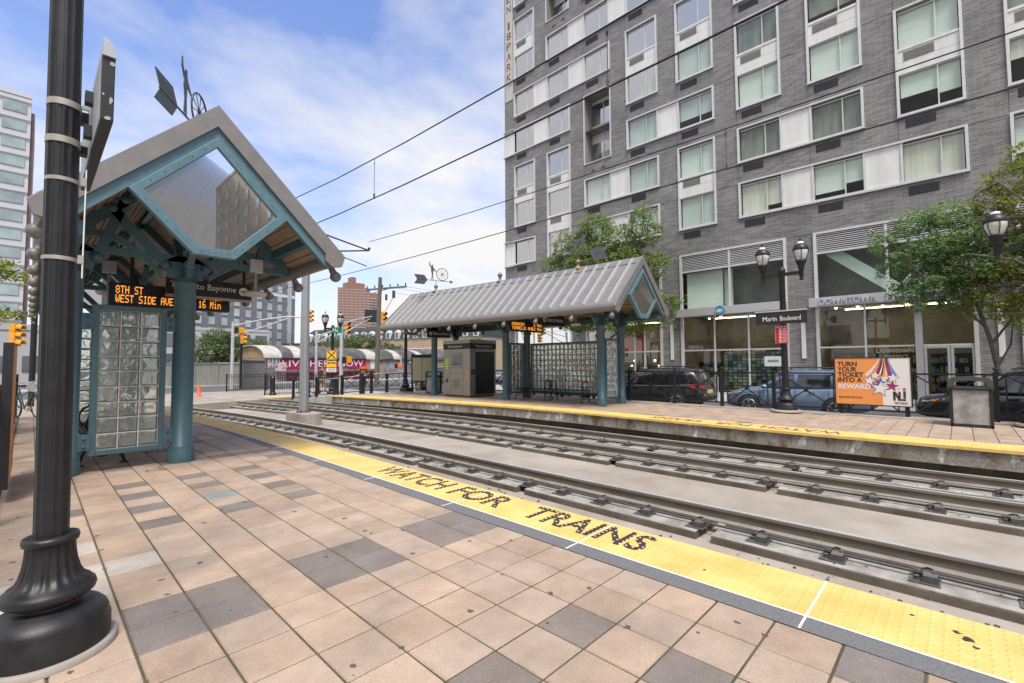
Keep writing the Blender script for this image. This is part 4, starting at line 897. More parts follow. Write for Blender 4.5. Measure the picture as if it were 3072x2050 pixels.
# entrance doors of the right shop, orange panel and warm bulbs of the left one
b = MB()
for (p, q) in ((1.05, .23), (.23, -.50)):
    b.bx(FX-.05, FX+.02, p-.10, p-.01, -.22, 2.10); b.bx(FX-.05, FX+.02, q+.01, q+.10, -.22, 2.10); b.bx(FX-.05, FX+.02, q+.10, p-.10, 2.0, 2.10); b.bx(FX-.05, FX+.02, q+.10, p-.10, -.22, -.02)
b.bx(FX-.06, FX+.10, 1.06, 1.30, -.22, 4.04)
put('door', b, silver, s2)
org = M('orange sign panel', (.62, .085, .015), .6, var=.06)
put('orange_panel', MB().bx(FX+.10, FX+.14, 13.85, 15.9, 2.17, 3.75), org, s0); 
b = MB(); b.bx(FX-.05, FX+.02, 13.72, 13.82, -.25, 4.04); b.bx(FX-.05, FX+.02, 12.9, 13.72, 2.1, 2.2); put('door', b, alu, s0)
for k in range(7): b = MB(); b.sph((FX+1.2+.3*(k % 3), 16.8-.55*k, 1.25+.35*(k % 2)), .06, 8, 6); put('pendant_bulb', b, warm, s0)
# canopy lettering, window lettering, round sea-green emblem
text('lettering', 'DOWNTOWN', (FX-.43, 4.62, 4.10), (0, -1, 0), (0, 0, 1), 2.15, .30, M('blue grey letters', (.50, .53, .64), .4, .2), s2, .05, .015)
text('lettering', 'PHARMACY', (FX-.43, 2.15, 4.10), (0, -1, 0), (0, 0, 1), 2.15, .30, bpy.data.materials['blue grey letters'], s2, .05, .015)
gold = M('pale gold letters', (.42, .36, .22), .6)
text('lettering', 'DowntowN', (FX+.02, 2.62, 1.83), (0, -1, 0), (0, 0, 1), 1.25, .24, gold, s2, .004)
text('lettering', 'PHARMACY', (FX+.02, 2.35, 1.60), (0, -1, 0), (0, 0, 1), .8, .15, gold, s2, .004)
text('lettering', 'DOWNTOWN', (FX+.30, 9.1, 1.98), (0, -1, 0), (0, 0, 1), 1.9, .16, white_t, s1, .01)
b = MB(); b.prism([(.26*math.cos(k*.2618), .22*math.sin(k*.2618)) for k in range(24)], (FX-.43, 9.12, 4.28), (0, -1, 0), (0, 0, 1), .05); em = put('round_emblem', b, M('emblem blue', (.10, .42, .70), .35, var=.3, sc=6), s1)
b = MB(); b.tube([(FX-.49, 9.12-.24*math.cos(k*.2618), 4.28+.20*math.sin(k*.2618)) for k in range(24)], .02, 6, True); put('emblem_ring', b, M('emblem slate', (.22, .27, .33), .4), em)
b = MB(); b.prism([(-.16, -.10), (.0, -.12), (.15, -.06), (.12, .02), (.05, -.03), (-.05, .03), (-.15, .0)], (FX-.485, 9.12, 4.28), (0, -1, 0), (0, 0, 1), .012); put('emblem_wave', b, M('emblem pale', (.45, .72, .85), .4), em)
b = MB(); b.bx(FX-.01, FX+.015, 6.35, 7.15, 1.25, 1.75); ps = put('window_poster', b, M('window poster', (.55, .66, .68), .6, var=.05), s1)
b = MB(); b.bx(FX-.013, FX-.0105, 6.5, 7.0, 1.45, 1.58); put('poster_band', b, ptacg, ps)
# vertical light strips
for y in (12.03, 5.38, -1.22): put('wall_light_strip', MB().bx(FX-.07, FX, y-.09, y+.09, 1.62, 3.70), whitepan, bld, .01)
# vertical sign at the corner
b = MB(); b.bx(FX-.04, FX+.02, 24.78, 25.60, 22.45, 33); vs_ = put('vertical_sign', b, M('beige sign face', (.50, .49, .46), .5, var=.04), bld)
red = M('dark red letters', (.22, .045, .05), .5); gry = M('dark grey letters', (.09, .09, .10), .5)
for ch, z, m_ in (('K', 24.10, red), ('R', 24.95, red), ('A', 25.80, red), ('P', 26.65, red), ('8', 27.5, red), ('1', 28.35, red), ('N', 29.75, gry), ('E', 30.6, gry), ('D', 31.5, gry)):
    w = .22 if ch == '1' else .46
    text('lettering', ch, (FX-.042, 25.19+w/2, z), (0, -1, 0), (0, 0, 1), w, .62, m_, vs_, .004, .01)
text('lettering', '.COM', (FX-.042, 25.5, 23.55), (0, -1, 0), (0, 0, 1), .62, .26, gry, vs_, .004)
# wall with openings
yb = sorted(set([-8.6, 25.72]+[round(v, 4) for h in holes for v in (h[0], h[1]) if -8.6 < v < 25.72])); zb = sorted(set([-.3, 33]+[round(v, 4) for h in holes for v in (h[2], h[3])]))
zb = [z for z in zb if -.3 <= z <= 33]
b = MB()
for i in range(len(yb)-1):
    for j in range(len(zb)-1):
        cy, cz = (yb[i]+yb[i+1])/2, (zb[j]+zb[j+1])/2
        if any(h[0] < cy < h[1] and h[2] < cz < h[3] for h in holes): continue
        b.quad((FX, yb[i], zb[j]), (FX, yb[i+1], zb[j]), (FX, yb[i+1], zb[j+1]), (FX, yb[i], zb[j+1]))
b.bx(FX+.4, FX+18, 25.3, 25.72, -.3, 33)
b.quad((FX, 25.72, -.3), (FX+.4, 25.72, -.3), (FX+.4, 25.72, 33), (FX, 25.72, 33))
put('brick_wall', b, brick, bld)
b = MB(); b.quad((FX+1.7, -8.6, 8.3), (FX+1.7, 25.3, 8.3), (FX+1.7, 25.3, 33), (FX+1.7, -8.6, 33))
for z in [7.9]+[zf-.55 for zf in FZ]: b.quad((FX+.15, -8.6, z), (FX+1.7, -8.6, z), (FX+1.7, 25.3, z), (FX+.15, 25.3, z))
for c in 'ABCDEFGHI': y = colL(c)+.55; b.quad((FX+.15, y, 7.9), (FX+1.7, y, 7.9), (FX+1.7, y, 33), (FX+.15, y, 33))
put('inner_wall', b, roomd, bld)
b = MB(); b.bx(FX, FX+18, -8.6, 25.72, 33, 33.3); put('roof', b, ptacg, bld)
# control joints in the brickwork and small weep vents
jm = M('dark joint', (.04, .04, .042), .8); b = MB()
for z in [zf+FH-.03 for zf in FZ]+[7.62]:
    for c in 'ABCDEFGHI':
        ya, yb_ = colL(c)-WW, colL(c)-STEP
        if not any(h[0] < (ya+yb_)/2 < h[1] and h[2] < z < h[3] for h in holes): b.bx(FX-.003, FX+.002, yb_+.03, ya-.03, z-.008, z+.008)
for c in 'ABCDEFGHI':
    for k in range(len(FZ)-1):
        za, zb_ = FZ[k]+FH, FZ[k+1]
        if not any(h[0] < colL(c) <= h[1] and h[2] < (za+zb_)/2 < h[3] for h in holes): b.bx(FX-.0034, FX+.002, colL(c)-.008, colL(c)+.008, za+.05, zb_-.08)
put('control_joint', b, jm, bld)['kind'] = 'stuff'
for (y, z) in ((20.6, 26.3), (19.75, 26.35), (17.35, 14.45), (16.55, 14.45)): put('wall_vent', MB().bx(FX-.012, FX+.01, y-.14, y+.14, z-.06, z+.06), ptac, bld)
for z in (10.98, 19.9): put('cornice', MB().bx(FX-.14, FX, colL('A')-.02, 25.8, z, z+.05), alu, bld)
for z in (9.08, 17.92): put('cornice', MB().bx(FX-.14, FX, colL('A')-.02, 25.8, z-.05, z), alu, bld)
# ================================================================== PLATFORM FURNITURE
def fluted(n_, r, z0, z1, count=10): return None
LPB = [(.275, 0), (.275, .035)]
def lamp_base_prof(s=1.0):
    return [(r*s, z*s) for r, z in ((.245, .03), (.245, .135), (.235, .15), (.237, .165), (.228, .19), (.205, .215), (.17, .235), (.135, .25), (.125, .262), (.150, .272), (.178, .292), (.184, .312), (.178, .332), (.160, .345), (.160, .352), (.135, .372), (.118, .405), (.106, .45), (.099, .50), (.096, .55), (.096, .555), (.108, .558), (.112, .575), (.108, .592), (.096, .596))]
# near post
strapm = M('dull pale steel strap', (.40, .38, .34), .5, .3, var=.1)
px, py = .105, 3.415
t = thing('lamp_post', 'thick black fluted post in the left foreground, standing on a round concrete pad', 'lamp post', (px, py, 0))
b = MB(); b.lathe([(.27, 0), (.272, .03), (.262, .036)], (px, py, 0), 40); put('concrete_pad', b, conc, t)
b = MB(); b.lathe(lamp_base_prof(), (px, py, 0), 96, flute=(18, .085, .353, .552)); put('base', b, black, t)
b = MB(); prof = [(.069-.0035*(z-.59)/4, z) for z in lin(.59, 4.6, 6)]; b.lathe(prof, (px, py, 0), 120, flute=(12, .075, 0, 9)); put('shaft', b, black, t)
# tilt the whole post slightly, as in the photograph
t.rotation_euler = (0, R(-.45), 0)
# station sign seen from its end, strapped to the post
sx = px+.105
t = thing('station_sign', 'black edged station sign with peeling paint, strapped high on the near post', 'sign', (sx, 3.3, 2.7))
def prism_y(b, poly, y0, y1): return b.prism(poly, (0, y1, 0), (1, 0, 0), (0, 0, 1), (y1-y0))
b = MB(); prism_y(b, [(sx-.022, 2.60), (sx+.024, 2.60), (sx+.024, 2.90), (sx-.022, 2.90)], 2.80, 4.05); put('sign_box', b, blackm, t, .004)
b = MB(); b.quad((sx-.0235, 2.81, 2.61), (sx-.0235, 4.04, 2.61), (sx-.0235, 4.04, 2.90), (sx-.0235, 2.81, 2.90)); put('back_sheet', b, steel, t)
b = MB(); prism_y(b, [(sx-.024, 2.902), (sx+.026, 2.902), (sx+.025, 2.925), (sx+.018, 2.955), (sx+.002, 2.975), (sx-.020, 2.985)], 2.79, 4.06); put('top_cap', b, silver, t)
pm_ = M('peeling paint patch', (.45, .43, .40), .8, var=.2); b = MB()
for (z, h, w, x) in ((2.872, .022, .028, .012), (2.70, .045, .016, .012), (2.612, .016, .036, .003), (2.72, .012, .01, -.015)):
    pts = [(x+w*.5*math.cos(k*.785)*brng.uniform(.5, 1.1), z+h*.5*math.sin(k*.785)*brng.uniform(.6, 1.2)) for k in range(8)]
    b.prism(pts, (sx, 2.7995, 0), (1, 0, 0), (0, 0, 1), .0012)
put('peeled_paint', b, pm_, t)['kind'] = 'stuff'
for y in (3.25, 3.55):
    for z in (2.66, 2.84): put('bracket', MB().bx(px+.05, sx-.022, y-.03, y+.03, z, z+.06), blackm, t)
for z in (2.86, 2.66):
    b = MB(); b.tube([(px-.022+.074*math.cos(k*math.pi/12), py+.074*math.sin(k*math.pi/12), z) for k in range(24)], .004, 4, True)
    for v in b.v: pass
    b2 = MB(); b2.lathe([(.0695, -.017), (.0703, -.016), (.0703, .016), (.0695, .017)], (px-.021, py, z), 40, sm=False); b2.bx(px+.045, px+.075, py-.06, py-.045, z-.01, z+.01); put('steel_strap', b2, strapm, t)
t2 = thing('flag_clamp', 'pale thin cable rod clamped by two steel bands low on the near post', 'cable', (px+.06, 3.36, 2.1))
for z in (2.45, 2.03):
    b2 = MB(); b2.lathe([(.0695, -.010), (.0703, -.009), (.0703, .009), (.0695, .010)], (px-.016, py, z), 40, sm=False); b2.bx(px+.050, px+.074, py-.075, py-.05, z-.022, z+.022); put('band', b2, strapm, t2)
b = MB(); b.cyl((px+.070, py-.07, 1.93), (px+.072, py-.065, 2.52), .0035, n=6); put('rod', b, whitel, t2)

def acorn(parent, c, s=1.0):
    """lantern with ribbed cup, glass, cap and finial; c = cup bottom"""
    b = MB(); b.lathe([(.05*s, -.12*s), (.055*s, -.10*s), (.04*s, -.06*s), (.06*s, .0), (.06*s, .18*s), (.075*s, .2*s), (.085*s, .3*s), (.13*s, .40*s), (.135*s, .44*s), (.12*s, .455*s)], c, 20); f = put('lantern', b, black, parent)
    b = MB(); b.lathe([(.115*s, .455*s), (.15*s, .52*s), (.185*s, .62*s), (.195*s, .70*s), (.19*s, .74*s)], c, 20); put('lamp_glass', b, lampglass, f)
    b = MB(); b.lathe([(.20*s, .73*s), (.208*s, .75*s), (.20*s, .80*s), (.16*s, .88*s), (.085*s, .93*s), (.07*s, .935*s), (.03*s, 1.03*s), (.04*s, 1.06*s), (.012*s, 1.10*s)], c, 20); put('lantern_cap', b, black, f)
    b = MB(); b.lathe([(.086*s, .93*s), (.078*s, .975*s), (.035*s, .995*s)], c, 16); put('pale_collar', b, whitel, f)
    b = MB()
    for k in range(6):
        a = k*math.pi/3+.3; b.tube([(c[0]+r_*s*math.cos(a), c[1]+r_*s*math.sin(a), c[2]+z*s) for r_, z in ((.13, .44), (.165, .53), (.197, .62), (.207, .70), (.208, .75))], .008*s, 5)
    put('lantern_ribs', b, black, f)

def double_lamp(name, label, c, arm=.48, ang=math.pi/2, group='double lantern lamp posts', h=4.1, base=.62, pad=True, s=1.0):
    t = thing(name, label, 'lamp post', c, group)
    if pad: b = MB(); b.lathe([(.40, .0), (.40, .05), (.37, .06)], c, 28); put('concrete_pad', b, conc, t)
    b = MB(); b.lathe([(r_*1.05, z*1.0) for r_, z in lamp_base_prof(1.15)], c, 48, flute=(18, .07, .40, .64)); put('base', b, black, t)
    b = MB(); b.lathe([(.092, .66), (.088, 1.5), (.076, h-.1), (.085, h-.08), (.095, h-.05), (.095, h+.03), (.06, h+.07), (.03, h+.10)], c, 40, flute=(12, .12, .6, h-.2)); put('shaft', b, black, t)
    d = Vector((math.cos(ang), math.sin(ang), 0))
    for s_ in (-1, 1):
        q = Vector(c)+d*(s_*arm)+Vector((0, 0, h-.22)); b = MB(); b.bar(Vector(c)+d*(s_*.06)+Vector((0, 0, h-.12)), q+Vector((0, 0, .10)), .06, .10); b.bar(Vector(c)+d*(s_*.06)+Vector((0, 0, h-.15)), q+Vector((0, 0, .07)), .075, .03); put('arm', b, black, t)
        acorn(t, tuple(q), s)
    return t
LX = 15.25
double_lamp('lamp_post', 'black twin lantern lamp post carrying the station name sign, in front of the blue car', (LX, 3.66, .03), .50, h=4.12)
double_lamp('lamp_post', 'black lantern arm reaching in at the right edge, in front of the leafy tree', (LX, -1.22, .03), .50, h=4.08)
tt_ = double_lamp('lamp_post', 'black twin lantern lamp post with yellow crossing sign, behind the fence by the tracks', (12.2, 26.3, -.33), .42, R(-20), h=4.0)
double_lamp('lamp_post', 'dark lamp post between ramp rails and notice board, left of the ticket kiosk', (13.45, 20.6, .0), .45, R(60), h=3.9)
# station name sign
t = thing('station_name_sign', 'black sign with silver top and white lettering on the twin lantern post', 'sign', (LX-.15, 3.69, 2.75))
put('sign_panel', MB().bx(LX-.21, LX-.11, 3.03, 4.35, 2.57, 2.92), blackm, t, .006)
put('top_cap', MB().bx(LX-.225, LX-.095, 3.02, 4.36, 2.92, 2.96), silver, t, .01)
put('sign_bracket', MB().bx(LX-.11, LX-.05, 3.58, 3.74, 2.62, 2.88), black, t)
text('lettering', 'Marin', (LX-.2115, 4.15, 2.66), (0, -1, 0), (0, 0, 1), .37, .135, white_t, t, .002); text('lettering', 'Boulevard', (LX-.2115, 3.69, 2.66), (0, -1, 0), (0, 0, 1), .52, .135, white_t, t, .002)
t = thing('notice_plate', 'small red plate with white lines below the station name sign', 'notice', (LX-.12, 3.68, 2.27))
redp = M('red plate', (.50, .018, .04), .5, var=.08)
put('plate', MB().bx(LX-.13, LX-.115, 3.52, 3.85, 2.00, 2.54), redp, t, .004)
text('lettering', 'SAFE M', (LX-.1315, 3.82, 2.46), (0, -1, 0), (0, 0, 1), .27, .05, white_t, t, .002)
b = MB()
for k in range(10): b.bx(LX-.1325, LX-.1305, 3.55, 3.66+.04*(k % 3 == 0), 2.42-.042*k, 2.43-.042*k); b.bx(LX-.1325, LX-.1305, 3.70 if k % 2 else 3.68, 3.75, 2.415-.042*k, 2.435-.042*k)
b.bx(LX-.1325, LX-.1305, 3.525, 3.53, 2.01, 2.53); b.bx(LX-.1325, LX-.1305, 3.84, 3.845, 2.01, 2.53)
put('text_lines', b, white_t, t)['kind'] = 'stuff'

# ---- fences
def x_fence(name, label, X, posts, z0, zt, group=None, finial=True):
    t = thing(name, label, 'fence', (X, (posts[0]+posts[-1])/2, z0), group)
    for y in posts:
        b = MB(); b.bx(X-.045, X+.045, y-.045, y+.045, z0, zt+.02)
        if finial: b.sph((X, y, zt+.10), .042, 10, 6); b.cyl((X, y, zt+.02), (X, y, zt+.07), .02, n=8)
        put('fence_post', b, black, t)
    for ya, yb_ in zip(posts, posts[1:]):
        lo, hi = min(ya, yb_), max(ya, yb_); b = MB()
        b.bx(X-.022, X+.022, lo+.045, hi-.045, zt-.055, zt-.01); b.bx(X-.018, X+.018, lo+.045, hi-.045, z0+.10, z0+.14)
        for y in (lo+.17, hi-.17): b.bx(X-.014, X+.014, y-.014, y+.014, z0+.135, zt-.05)
        c = ((lo+hi)/2, (z0+.13+zt-.05)/2)
        for s_ in (-1, 1): b.bar((X, lo+.17 if s_ < 0 else hi-.17, z0+.14), (X, hi-.17 if s_ < 0 else lo+.17, zt-.06), .030, .034, (1, 0, 0))
        b.cyl((X-.025, c[0], c[1]), (X+.025, c[0], c[1]), .055, n=12)
        put('fence_panel', b, black, t)
    return t
x_fence('railing', 'black cross braced railing along the back of the far platform, before the parked cars', 15.72, [-4.0, -2.3, -.6, 1.0, 2.4, 4.09, 5.62, 7.22, 9.0, 10.6, 12.2, 13.8, 15.4, 17.0, 18.6, 20.2], .035, 1.17)
def picket(name, label, P, Q, z0, h, cat='fence', sp=.13, post=2.2):
    P, Q = Vector((*P, 0)), Vector((*Q, 0)); d = Q-P; n = max(1, round(d.length/post)); e = d.normalized()
    t = thing(name, label, cat, (P.x, P.y, z0))
    for k in range(n+1):
        c = P+d*(k/n); b = MB(); b.bx(c.x-.035, c.x+.035, c.y-.035, c.y+.035, z0, z0+h+.05); put('fence_post', b, black, t)
    for k in range(n):
        a, c = P+d*(k/n), P+d*((k+1)/n); b = MB()
        for z in (z0+.12, z0+h-.16, z0+h-.01): b.bar((a.x, a.y, z), (c.x, c.y, z), .03, .03)
        m = int((c-a).length/sp)
        for i in range(1, m): q = a+(c-a)*(i/m); b.bx(q.x-.009, q.x+.009, q.y-.009, q.y+.009, z0+.05, z0+h-.01)
        put('fence_panel', b, black, t)
    return t
picket('railing', 'black picket railing along the left edge of the near platform, beside the bicycle', (-.26, 4.2), (-.26, 19.0), .04, 1.15)
picket('railing', 'long black picket railing across the side street, below the pink banner', (9.1, 35.2), (18.6, 34.2), -.335, 1.15)
picket('railing', 'short black picket railing between two bollards by the rail crossing', (9.55, 29.3), (13.0, 28.1), -.335, 1.15)
ramp = thing('ramp_railing', 'dark cross braced railing climbing the ramp at the far platform end', 'railing', (11.0, 22.5, 0))
rp_ = [(9.75, 25.6, -.33), (10.35, 24.1, -.25), (11.0, 22.6, -.10), (11.5, 21.6, .0)]
rp2 = [(11.5, 21.5, 0), (12.3, 22.0, .0), (13.2, 22.0, 0), (14.1, 21.7, 0), (15.0, 21.4, 0)]
for chain in (rp_, rp2):
    for p in chain: b = MB(); b.bx(p[0]-.06, p[0]+.06, p[1]-.06, p[1]+.06, p[2]-.3, p[2]+1.02); put('fence_post', b, black, ramp)
    for p, q in zip(chain, chain[1:]):
        P, Q = Vector(p), Vector(q); b = MB(); UZ = Vector((0, 0, 1))
        b.bar(P+UZ*.95, Q+UZ*.95, .03, .04); b.bar(P+UZ*.12, Q+UZ*.12, .03, .04); b.bar(P+UZ*.12, Q+UZ*.95, .022); b.bar(P+UZ*.95, Q+UZ*.12, .022); put('fence_panel', b, black, ramp)
b = MB(); b.tube([(10.0, 25.2, .55), (11.6, 22.3, .85), (12.6, 21.9, .97), (13.9, 21.6, 1.02), (14.0, 21.55, .95), (14.0, 21.55, .72), (13.9, 21.6, .66), (12.6, 21.9, .6)], .022, 8); put('handrail', b, steel, ramp)
b = MB(); b.add([(9.7, 25.5, -.34), (11.4, 21.35, -.01), (15.4, 21.35, -.01), (15.4, 23.0, -.30), (11.6, 26.3, -.34)], [(0, 1, 2, 3, 4)]); b.quad((9.7, 25.5, -.34), (11.4, 21.35, -.01), (11.4, 21.35, -.7), (9.7, 25.5, -.7)); struct('ramp', b, conc)
b = MB(); b.quad((9.0, 27.6, -.324), (11.2, 26.9, -.324), (11.3, 28.3, -.324), (9.3, 29.0, -.324)); struct('crossing_tactile', b, yellow)
for (x, y, lab) in ((10.25, 25.0, 'black bollard on a grey concrete footing at the ramp foot'), (9.95, 29.2, 'black bollard at the left end of the short picket railing'), (12.2, 28.3, 'black bollard at the right end of the short picket railing'), (11.72, 24.75, 'stout black bollard beside the walking man, next to the lamp post')):
    t = thing('bollard', lab, 'bollard', (x, y, -.33), 'black bollards at the crossing')
    b = MB(); b.lathe([(.19, 0), (.19, .10), (.15, .14), (.135, .20), (.135, .95), (.155, .97), (.155, 1.0), (.14, 1.02), (.12, 1.10), (.05, 1.16)], (x, y, -.33), 18); put('bollard_body', b, black, t)
    if 'footing' in lab: b = MB(); b.cyl((x, y, -.8), (x, y, -.325), .27, n=18); put('footing', b, conc, t)
# orange traffic cone barrel
t = thing('traffic_barrel', 'small orange plastic channeliser standing on the crossing slab', 'barrel', (6.75, 31.5, -.33))
b = MB(); b.lathe([(.16, 0), (.16, .04), (.10, .06), (.095, .58), (.08, .62), (.03, .65)], (6.75, 31.5, -.33), 14); put('barrel_body', b, M('orange plastic', (.75, .10, .02), .5), t)

# ---- advertising boards
def board(label, X, y1, y0, z0, z1, face=-1):
    t = thing('advert_board', label, 'poster board', (X, (y0+y1)/2, z0))
    b = MB(); frame = .025; b.bx(X-.04, X+.04, y0, y1, z0, z0+frame); b.bx(X-.04, X+.04, y0, y1, z1-frame, z1); b.bx(X-.04, X+.04, y0, y0+frame, z0+frame, z1-frame); b.bx(X-.04, X+.04, y1-frame, y1, z0+frame, z1-frame); put('board_frame', b, blackm, t)
    return t
orp = M('poster orange', (.80, .30, .085), .55, var=.03); whp = M('poster white', (.76, .74, .72), .5, var=.02); drk = M('poster ink', (.055, .035, .03), .6); pur = M('poster plum', (.30, .035, .13), .55); blu = M('poster blue', (.05, .12, .42), .55); lil = M('poster lilac', (.22, .25, .55), .55)
t = board('orange and white advertising board mounted on the far railing, above the blue car', 15.6, 2.52, .88, .29, 1.58)
X = 15.575
put('orange_field', MB().bx(X-.004, X, 1.475, 2.495, .315, 1.555), orp, t); put('white_field', MB().bx(X-.0038, X, .905, 1.475, .315, 1.555), whp, t)
k = 0
for s_, w in (('TURN', .44), ('YOUR', .43), ('TICKET', .58), ('INTO A', .54)):
    text('lettering', s_, (X-.006, 2.44, 1.34-k*.145), (0, -1, 0), (0, 0, 1), w, .125, drk, t, .003, .03); k += 1
text('lettering', 'REWARD', (X-.006, 2.44, .72), (0, -1, 0), (0, 0, 1), .72, .14, whp, t, .003, .03); text('lettering', 'njtrewards.com', (X-.006, 2.43, .45), (0, -1, 0), (0, 0, 1), .52, .09, drk, t, .003)
text('lettering', 'REWARDS', (X-.006, 1.24, .36), (0, -1, 0), (0, 0, 1), .26, .055, drk, t, .003)
# flowing stripes that end in stars
pp = lambda u, v: (2.52-u, .29+v)     # poster coordinates: u from left, v up
def star(cx, cy, r, n=5, rot=0): return [(cx+(r if k % 2 == 0 else r*.42)*math.sin(rot+k*math.pi/n), cy+(r if k % 2 == 0 else r*.42)*math.cos(rot+k*math.pi/n)) for k in range(2*n)]
def swoosh(u0, u1, w0, w1, ve, m_, bow):
    b = MB(); prev = None
    for k in range(13):
        f = k/12; u = u0+(u1-u0)*(f**1.6)*(1+bow*f*(1-f)); v = 1.26-(1.26-ve)*f; w = w0+(w1-w0)*f
        cur = ((X-.0055, 2.52-u+w/2, .29+v), (X-.0055, 2.52-u-w/2, .29+v))
        if prev: b.quad(prev[0], prev[1], cur[1], cur[0])
        prev = cur
    put('stripe', b, m_, t)
for i, (u1, m_) in enumerate(((.72, whp), (.80, orp), (.90, pur), (1.00, whp), (1.06, orp), (1.22, pur), (1.31, lil))): swoosh(1.0+i*.028, u1, .035, .10, .80-.03*(i % 3), m_, .5)
for (u, v, r_, m_) in ((.78, .66, .13, whp), (.90, .80, .12, whp), (1.26, .74, .13, whp), (1.0, .62, .13, blu), (1.0, .46, .20, whp), (1.24, .53, .15, pur), (.86, .54, .10, blu), (1.18, .68, .08, pur)):
    b = MB(); b.prism([(2.52-p[0], p[1]) for p in star(u, v, r_, rot=.15)], (X-.0065, 0, .29), (0, 1, 0), (0, 0, 1), -.0016 if m_ is not whp else -.0024); put('star', b, m_, t)
    if m_ is whp:
        b = MB(); b.prism([(2.52-p[0], p[1]) for p in star(u, v, r_*1.18, rot=.15)], (X-.0062, 0, .29), (0, 1, 0), (0, 0, 1), -.0012); put('star_outline', b, blu if r_ > .12 else pur, t)
# NJ emblem: two linked bold letters with small stars
b = MB(); g = lambda u, v: (X-.006, 1.27-u, .45+v)
def stroke(pts, w): b.loft([[g(p[0]-w/2, p[1]), g(p[0]+w/2, p[1]), (X-.0085, *g(p[0]+w/2, p[1])[1:]), (X-.0085, *g(p[0]-w/2, p[1])[1:])] for p in pts], sm=False)
stroke([(.03, .0), (.03, .23)], .05); stroke([(.045, .21), (.13, .03)], .055); stroke([(.135, .06), (.135, .23)], .045)
stroke([(.235, .25), (.235, .06)], .05)
b.prism([(1.27-.26+.0, .0), (1.27-.10, .0), (1.27-.10, .045), (1.27-.26, .045)], (X-.006, 0, .45), (0, 1, 0), (0, 0, 1), -.0025)
put('emblem', b, drk, t)
for (u, v, r_, m_) in ((.235, .30, .05, pur), (.04, .29, .025, orp), (.12, .30, .025, orp)): b = MB(); b.prism([(1.27-p[0], p[1]) for p in star(u, v, r_)], (X-.006, 0, .45), (0, 1, 0), (0, 0, 1), -.002); put('star', b, m_, t)
t = board('advertising board at the far left edge, seen edge on, orange face towards the platform', -.17, 9.05, 7.35, .15, 1.72)
put('poster_face', MB().bx(-.131, -.128, 7.375, 9.025, .175, 1.695), orp, t)

# ---- litter bins
def bin_(label, x0, x1, y0, y1, z, g='litter bins'):
    t = thing('litter_bin', label, 'litter bin', ((x0+x1)/2, (y0+y1)/2, z), g)
    b = MB(); w = .055
    for (x, y) in ((x0, y0), (x1-w, y0), (x0, y1-w), (x1-w, y1-w)): b.bx(x, x+w, y, y+w, z, z+.95)
    b.bx(x0, x1, y0, y1, z, z+.05); put('bin_frame', b, blackm, t, .008)
    b = MB(); b.bx(x0+.02, x1-.02, y0+.05, y1-.05, z+.06, z+.82); put('liner', b, M('smeared clear liner', (.34, .34, .33), .35, var=.35, sc=5, coat=.3), t, .01)
    b = MB(); b.bx(x0-.02, x1+.02, y0-.02, y1+.02, z+.82, z+.87); put('rim', b, blackm, t, .01)
    b = MB()
    for (xa, xb) in ((x0-.01, x0+.05), (x1-.05, x1+.01)):
        yc = (y0+y1)/2; hw = (y1-y0)/2+.02
        outer = [(-hw, .86), (-hw, 1.02), (-hw*.8, 1.09), (0, 1.115), (hw*.8, 1.09), (hw, 1.02), (hw, .86)]; inner = [(hw-.11, .90), (hw-.11, .97), (hw*.62, 1.01), (0, 1.03), (-hw*.62, 1.01), (-hw+.11, .97), (-hw+.11, .90)]
        n = len(outer)
        for k in range(n-1):
            o1, o2, i1, i2 = outer[k], outer[k+1], inner[n-1-k], inner[n-2-k]
            b.prism([o1, o2, i2, i1], (xa, yc, z), (0, 1, 0), (0, 0, 1), xb-xa)
        b.prism([(-hw+.11, .86), (hw-.11, .86), (hw-.11, .90), (-hw+.11, .90)], (xa, yc, z), (0, 1, 0), (0, 0, 1), xb-xa)
    top = [(-hw, 1.02), (-hw*.8, 1.09), (0, 1.115), (hw*.8, 1.09), (hw, 1.02)]
    for k in range(4): b.add([(x0, yc+top[k][0], z+top[k][1]), (x1, yc+top[k][0], z+top[k][1]), (x1, yc+top[k+1][0], z+top[k+1][1]), (x0, yc+top[k+1][0], z+top[k+1][1])], [(0, 1, 2, 3)])
    put('arched_lid', b, M('dark grey lid', (.065, .07, .075), .5), t)
bin_('black framed litter bin with clear smeared liner on the far platform, beside the advertising board', 14.45, 15.0, -.50, .19, 0)
bin_('grey litter bin standing left of the ticket kiosk, behind the teal column', 13.7, 14.25, 18.6, 19.2, 0)

# ---- ticket kiosk
t = thing('ticket_kiosk', 'stainless steel ticket machine kiosk with dark screens under the long shelter', 'ticket kiosk', (14, 16.2, 0))
x0, x1, y0, y1 = 13.2, 14.75, 15.25, 17.1
put('cabinet', MB().bx(x0, x1, y0, y1, .06, 2.12), stainless, t, .01)
put('plinth', MB().bx(x0+.06, x1-.06, y0+.06, y1-.06, 0, .06), blackm, t)
put('header_band', MB().bx(x0-.012, x1+.012, y0-.012, y1+.012, 2.12, 2.36), blackm, t)
put('cap', MB().bx(x0-.015, x1+.015, y0-.015, y1+.015, 2.36, 2.52), stainless, t, .008)
put('end_screen', MB().bx(x0+.32, x1-.12, y0-.014, y0, .12, 1.98), M('dark perforated panel', (.012, .012, .014), .35), t)
text('lettering', 'Marin Boulevard', (x0-.0135, 16.75, 2.19), (0, -1, 0), (0, 0, 1), .95, .10, white_t, t, .002); text('lettering', 'Marin Boulevard', (x0+.32, y0-.0135, 2.19), (1, 0, 0), (0, 0, 1), .95, .10, white_t, t, .002)
b = MB(); b.bx(x0-.03, x0, 15.85, 16.5, 1.30, 1.95); put('screen_hood', b, stainless, t, .01)
